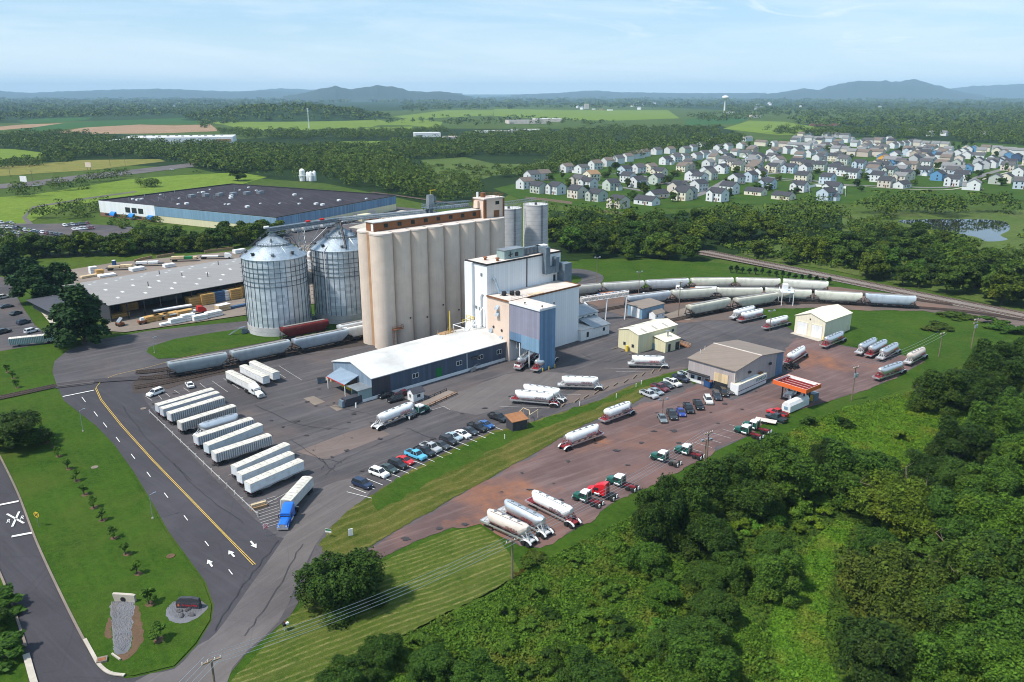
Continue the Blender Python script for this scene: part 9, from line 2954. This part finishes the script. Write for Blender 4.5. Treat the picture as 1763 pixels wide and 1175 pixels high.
# ------------------------------------------------------------------ near trees and thickets
big = [
 # px, py of the trunk foot, height, radius, prototype, tint, words
 (592,1036,12.8,7.2,'near2',(.62,.74,.62),'big round dark tree standing alone between the drive and the mown grass'),
 (20,772,10.0,7.6,'near1',(.62,.68,.62),'broad dark tree on the verge beside the spur track'),
 (1128,935,15,5.2,'near2',(.55,.65,.55),'tall dark vine-clad tree at the inner corner of the thicket by the tractors'),
 (1182,915,11,5.6,'near0',(.75,.85,.7),'dark tree just past the tall vine-clad one'),
 (1235,880,13,6.6,'near0',(.62,.72,.62),'dark spreading tree below the double-lamp pole'),
 (1222,955,9,5.0,'near1',(.6,.7,.62),'dark tree in the hollow below the spreading one'),
 (1290,895,11,6.0,'near2',(.72,.8,.66),'dark tree in the middle of the thicket by the gravel edge'),
 (1342,855,13,7.2,'near0',(1.0,1.12,.85),'large mid-green tree below the tight pair of tractors'),
 (1300,815,8,4.6,'near1',(.9,1.0,.8),'rounded tree at the gravel edge below the tractors'),
 (1468,860,13,7.4,'near0',(.92,1.1,.85),'large leafy tree alone between the two bright grass patches'),
 (1415,800,7,3.2,'near2',(.42,.5,.45),'narrow dark evergreen-looking tree between two large leafy trees'),
 (1532,908,10.5,8.0,'dome',(1.55,1.35,.75),'broad olive-yellow tree in the middle of the meadow thicket'),
 (1512,962,7,4.2,'near1',(.8,1.0,.85),'small green tree at the foot of the olive-yellow one'),
 (1520,1058,11,8.4,'dome',(1.15,.95,.75),'huge brownish dome-shaped tree beside the bright meadow strip'),
 (1490,1165,11,6.2,'near1',(.55,.62,.62),'dark blue-green tree below the brown dome'),
 (1335,1022,8.5,4.6,'near0',(1.25,1.4,1.15),'bright small tree alone beside the meadow strip'),
 (1328,968,6.5,3.6,'near1',(.95,1.1,.95),'small tree just above the bright lone one'),
 (1648,795,11,6.0,'near0',(.5,.6,.52),'dark tree at the edge of the bright rough grass'),
 (1588,840,9,5.0,'near2',(.55,.66,.58),'dark conical tree in the gap below the rough grass'),
 (1630,850,9,5.2,'near1',(.85,.95,.9),'grey-green tree near the dark conical one'),
 (1560, 690, 0, 0, None, None, None),
 (1612,705,12,7.0,'near0',(.8,.85,.62),'olive-green tree with pale trunk at the wood edge by the lot corner'),
 (1668,700,12,7.5,'near2',(.6,.68,.55),'dark tree in the wood edge below the lattice pole'),
 (1720,680,13,7.5,'near0',(.62,.72,.56),'dark tree at the frame edge above the thicket'),
 (1750,640,12,7.0,'near1',(.65,.75,.6),'dark tree at the frame edge beyond the garage lawn'),
 (1700,640,11,6.0,'near0',(.7,.8,.6),'tree behind the lattice pole'),
 (1760,745,13,7,'near2',(1.0,1.15,.85),'mid-green tree on the frame edge in the thicket'),
 (1700,770,12,6.5,'near0',(1.1,1.25,.9),'bright green tree in the thicket, uphill of the others'),
 (1745,830,13,7.0,'near1',(1.1,1.28,.85),'bright green tree on the frame edge, halfway down'),
 (1688,870,12,6.2,'near2',(1.15,1.3,.9),'bright upright tree in the crowd on the frame side'),
 (1640,930,11,5.6,'near0',(.9,1.1,.9),'green tree behind the brown dome'),
 (1700,945,12,6.6,'near2',(1.35,1.5,.9),'yellow-bright upright tree past the brown dome'),
 (1758,950,12,6.0,'near0',(1.4,1.55,.9),'yellow-bright tree cut by the frame edge'),
 (1660,1020,12,7.0,'near1',(1.1,1.1,.8),'olive tree with dead branches beside the brown dome'),
 (1730,1040,13,7.2,'near0',(.75,.85,.75),'dark tree on the frame edge in the lower crowd'),
 (1620,1100,11,5.6,'near2',(1.0,1.0,.8),'olive tree at the foot of the brown dome'),
 (1690,1125,12,6.8,'near0',(.95,1.15,.85),'green tree low on the frame side'),
 (1758,1130,12,6.5,'near1',(.9,1.1,.85),'green tree at the lower frame corner'),
 (1560,1165,8,4.8,'near1',(1.0,.95,.8),'small brownish tree below the brown dome'),
 (1610,1190,10,5.2,'near0',(1.2,1.4,.9),'bright leafy tree at the bottom edge'),
 (1720,1200,11,6,'near2',(1.3,1.5,.9),'very bright tree at the bottom edge near the corner'),
 (1225,1075,6.5,4.0,'near1',(.75,.85,.75),'dark leafy tree beside the lower end of the meadow strip'),
 (1255,1005,6,3.6,'near0',(.85,.95,.8),'vine-covered small tree above the lower meadow strip'),
 (1215,1015,5.5,3.4,'near1',(.9,1.0,.85),'grey-green small tree in the bush slope'),
 (1215,1135,6.5,4.2,'near0',(.9,1.05,.85),'leafy tree in the bottom thicket beside the meadow strip'),
 (1165,1130,7.5,4.6,'near2',(.85,1.0,.85),'leafy tree in the bottom thicket, second from the meadow strip'),
 (1200,1185,8,5.0,'near0',(1.05,1.25,.9),'bright leafy tree at the bottom edge beside the meadow strip'),
 (1110,985,6.5,4.0,'near1',(1.0,1.2,.9),'leafy tree on the bush slope below the tall vine-clad tree'),
 (1140,1040,5.0,3.2,'near1',(1.1,1.35,.9),'bright small tree amid the bush slope'),
 (660,1150,5.5,3.6,'near1',(.6,.75,.6),'dark small tree at the end of the bottom thicket by the mown grass'),
 (600,1195,5.5,3.8,'near0',(.6,.75,.6),'dark small tree at the bottom edge by the mown grass'),
 (740,1165,5.0,3.6,'near1',(.75,.95,.8),'dark leafy tree in the bottom thicket, middle'),
 (820,1190,5.5,4.0,'near0',(.8,1.0,.8),'dark leafy tree at the bottom edge, middle'),
 (1010,1190,6,4.2,'near0',(.7,.85,.75),'dark leafy tree at the bottom edge below the bush slope'),
 (-24,1095,5,3.6,'near1',(.6,.75,.6),'dark tree at the frame edge beyond the public road'),
]
for x, y, h, r, k, tn, lb in big:
 if k:
  plant(k,gp(x,y,-1.6 if x == 592 else -.3),r,h,lb,None,tn)
for o in [o for o in SC.objects if o.get('label') and any(w in o['label'] for w in ('dead branches', 'pale trunk', 'olive-yellow tree in'))]:
 rg = random.Random(len(o['label']))
 mb = MB()
 for k in range(7):
  a = rg.uniform(3.6, 6.0)
  p = Vector((1.5 * math.cos(a), 1.5 * math.sin(a), rg.uniform(2, 5)))
  for _ in range(3):
   q = p + Vector((math.cos(a) * rg.uniform(.7, 1.2), math.sin(a) * rg.uniform(.7, 1.2), rg.uniform(.1, 1.1)))
   mb.cyl(p, q, .05, .03, 5)
   mb.cyl(q,q + Vector((rg.uniform(-.9,.9),rg.uniform(-.9,.9),rg.uniform(.2,1.1))),.03,.012,4)
   p = q
   a += rg.uniform(-.5, .5)
 mb.build('bare_branch', M['pole_wood'], o)
plant('pine0',gp(143,592),10.0,19.5,'big spreading pine between the old pale trailer and the lumber shed',None,(.95,1.0,.9))
plant('pine1',gp(64,518),9.6,17.5,'big dark pine behind the office car park',None,(.85,.95,.85))
plant('pine0',gp(112,512),6.4,14,'smaller pine close to the lumber shed office roof',None,(1.0,1.1,.95))
plant('pine1',gp(18,482),7.5,15,'dark pine at the frame edge above the office car park',None,(.7,.8,.7))
# bushes: rough slope, thicket floor, garage lawn, warehouse planting, wetland
BUSH = [
 ('on the rough slope below the gravel lot',[(905,1000),(1000,945),(1100,900),(1125,960),(1200,1000),(1250,1090),(1230,1175),(900,1175),(680,1175),(690,1120),(800,1060)],62,1.5,1.6),
 ('under the trees of the lower thicket',[(1200,930),(1300,860),(1400,830),(1440,880),(1400,920),(1340,950),(1290,1010),(1250,990)],26,2.2,2.6),
 ('in the meadow beyond the gravel corner',[(1330,770),(1400,725),(1480,740),(1560,760),(1600,830),(1540,850),(1440,830),(1380,820)],22,1.8,1.9),
 ('under the crowded trees at the frame side',[(1560,860),(1640,770),(1763,700),(1763,1175),(1560,1175),(1580,1010)],34,2.4,2.8),
]
rg = random.Random(15)
for bi, (w_, poly, n, r, h) in enumerate(BUSH):
 for p in scatter(poly, n, 700 + bi, r * .9):
  random.seed(int(p.x * 31 + p.y * 17))
  tn = tint()
  k = rg.uniform(.6, 1.5)
  plant('bush%d' % rg.randrange(3),(p.x,p.y,ground_z(p.x,p.y)),r * k,h * k * rg.uniform(.8,1.2),'%s bush %s' % (tint_word(tn),w_),'%s bushes %s' % (tint_word(tn),w_),tn)
for x,y,r,h,tn,lb in [(1615,566,5.0,2.0,(.9,.75,.6),'wide brown-green bush mound in the middle of the garage lawn'),(1600,570,4.0,1.4,(1.0,.7,.6),'low reddish bush beside the mound on the garage lawn'),(1640,546,5.5,1.8,(.9,.8,.6),'long low bush bed by the track end of the garage lawn'),(1662,549,5,1.8,(1.0,.85,.6),'bush bed toward the main line on the garage lawn'),(1715,560,6.5,3.2,(.8,.9,.6),'dark bush clump beside the track at the frame edge'),(1745,572,6,3.0,(.7,.85,.6),'second dark bush clump beside the track at the frame edge'),(620,985,2.4,2.4,(.7,.8,.7),'dark bush at the tip of the gravel drive'),(895,990,1.6,1.0,(1.3,.6,.45),'rust-red low bush beside the utility pole'),(648,1158,2.2,2.2,(.7,.8,.7),'dark bush at the edge of the mown grass'),(905,975,2.4,1.8,(.9,.8,.6),'brownish bush by the grey tank trailer'),(925,962,2.4,1.4,(1.0,.75,.6),'brown weedy bush behind the grey tank trailer'),(0,1050,4,3,(.7,.85,.7),'dark hedge-like bush beyond the public road'),(8,1130,4,3,(.65,.8,.65),'dark bush at the frame corner beyond the public road')]:
 plant('bush%d' % rg.randrange(3),gp(x,y),r,h,lb,None,tn)
for p in scatter([(185,384),(285,394),(305,400),(240,402),(200,396)],14,800,3.0):
 random.seed(int(p.x))
 tn = tint()
 plant('bush%d' % rg.randrange(3),(p.x,p.y,.2),2.4,2.2,'landscaped shrub in the planting before the white warehouse end','shrubs before the white warehouse end',tn)
# weeds and long grass: one mass
def weeds(nm, areas, seed):
 rng = np.random.default_rng(seed)
 V_, N_, S_ = [], [], []
 for poly, n, size, hmax, avoid in areas:
  P = [tuple(at(*p)[:2]) for p in poly]
  A = [[tuple(at(*p)[:2]) for p in a] for a in avoid]
  xs, ys = [p[0] for p in P], [p[1] for p in P]
  ph = rng.uniform(0, 6.28, 6)
  got = 0
  while got < n:
   x = rng.uniform(min(xs), max(xs), 4000)
   y = rng.uniform(min(ys), max(ys), 4000)
   ok = np.zeros(4000, bool)
   j = len(P) - 1
   def ins(P):
    r_ = np.zeros(len(x), bool)
    j = len(P) - 1
    for i in range(len(P)):
     xi, yi = P[i]
     xj, yj = P[j]
     c = ((yi > y) != (yj > y)) & (x < (xj - xi) * (y - yi) / (yj - yi + 1e-12) + xi)
     r_ ^= c
     j = i
    return r_
   ok = ins(P)
   for a in A:
    ok &= ~ins(a)
   xx, yy = x[ok], y[ok]
   f = np.sin(xx * .31 + ph[0]) * np.sin(yy * .27 + ph[1]) + np.sin(xx * .83 + ph[2] + yy * .4) * np.sin(yy * .71 + ph[3]) * .7 + .4 * np.sin(xx * 2.1 + ph[4]) * np.sin(yy * 1.9 + ph[5])
   top = hmax * np.clip(.35 + .5 * f, .08, 1.2)
   z = top * rng.random(len(xx)) ** .6
   V_.append(np.stack([xx, yy, z + .5], 1))
   N_.append(np.stack([rng.normal(0,.5,len(xx)),rng.normal(0,.5,len(xx)),np.ones(len(xx))],1))
   S_.append(np.full(len(xx), size))
   got += len(xx)
 C, N, S = np.concatenate(V_), np.concatenate(N_), np.concatenate(S_)
 v, q = leaf_quads(C, N, S, rng, 1.9)
 return tag(mesh_np(nm,v,q,M['weeds']),None,None,None,'stuff')
STRIP_ = [(1380,1300),(1340,1175),(1320,1080),(1350,1000),(1400,930),(1440,900),(1470,905),(1440,970),(1425,1040),(1420,1110),(1440,1180),(1470,1300)]
SLOPE = [(905,990),(960,958),(1060,915),(1115,890),(1150,960),(1215,1010),(1270,1040),(1330,1110),(1345,1250),(600,1250),(690,1110),(770,1066),(850,1026)]
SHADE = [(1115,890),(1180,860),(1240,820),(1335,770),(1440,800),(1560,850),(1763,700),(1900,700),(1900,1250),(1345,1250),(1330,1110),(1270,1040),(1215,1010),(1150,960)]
weeds('undergrowth',[(SLOPE,60000,.22,1.0,[STRIP_]),([(905,985),(1060,905),(1180,850),(1330,762),(1400,724),(1500,692),(1400,735),(1335,775),(1240,830),(1110,900),(960,965)],7000,.22,.3,[])],4).color = (1.05,1.08,.9,1)
weeds('shaded_undergrowth',[(SHADE,44000,.27,.8,[STRIP_])],6).color = (.5,.58,.5,1)  # dark tint paints the shade under the trees into the leaves
weeds('tall_grass',[([(1335,765),(1400,728),(1500,696),(1600,668),(1640,700),(1763,690),(1763,760),(1600,860),(1440,830)],38000,.21,.8,[])],7).color = (1.3,1.25,.8,1)
weeds('meadow_grass',[(STRIP_,16000,.20,.30,[])],5).color = (1.25,1.35,1.0,1)
# haze: one closed box of even air
hz = MB().box(-32000, 32000, -4000, 24000, -1.0, 345.0)
m = bpy.data.materials.new('haze')
m.use_nodes = True
nt = m.node_tree
nt.nodes.clear()
pv = node(nt,'ShaderNodeVolumePrincipled',{'Color': (0.52,0.78,1.0,1),'Density': HAZE_D,'Anisotropy': -0.1})
oo = nt.nodes.new('ShaderNodeOutputMaterial')
nt.links.new(pv.outputs[0], oo.inputs['Volume'])
tag(hz.build('haze', m), None, None, None, 'stuff')
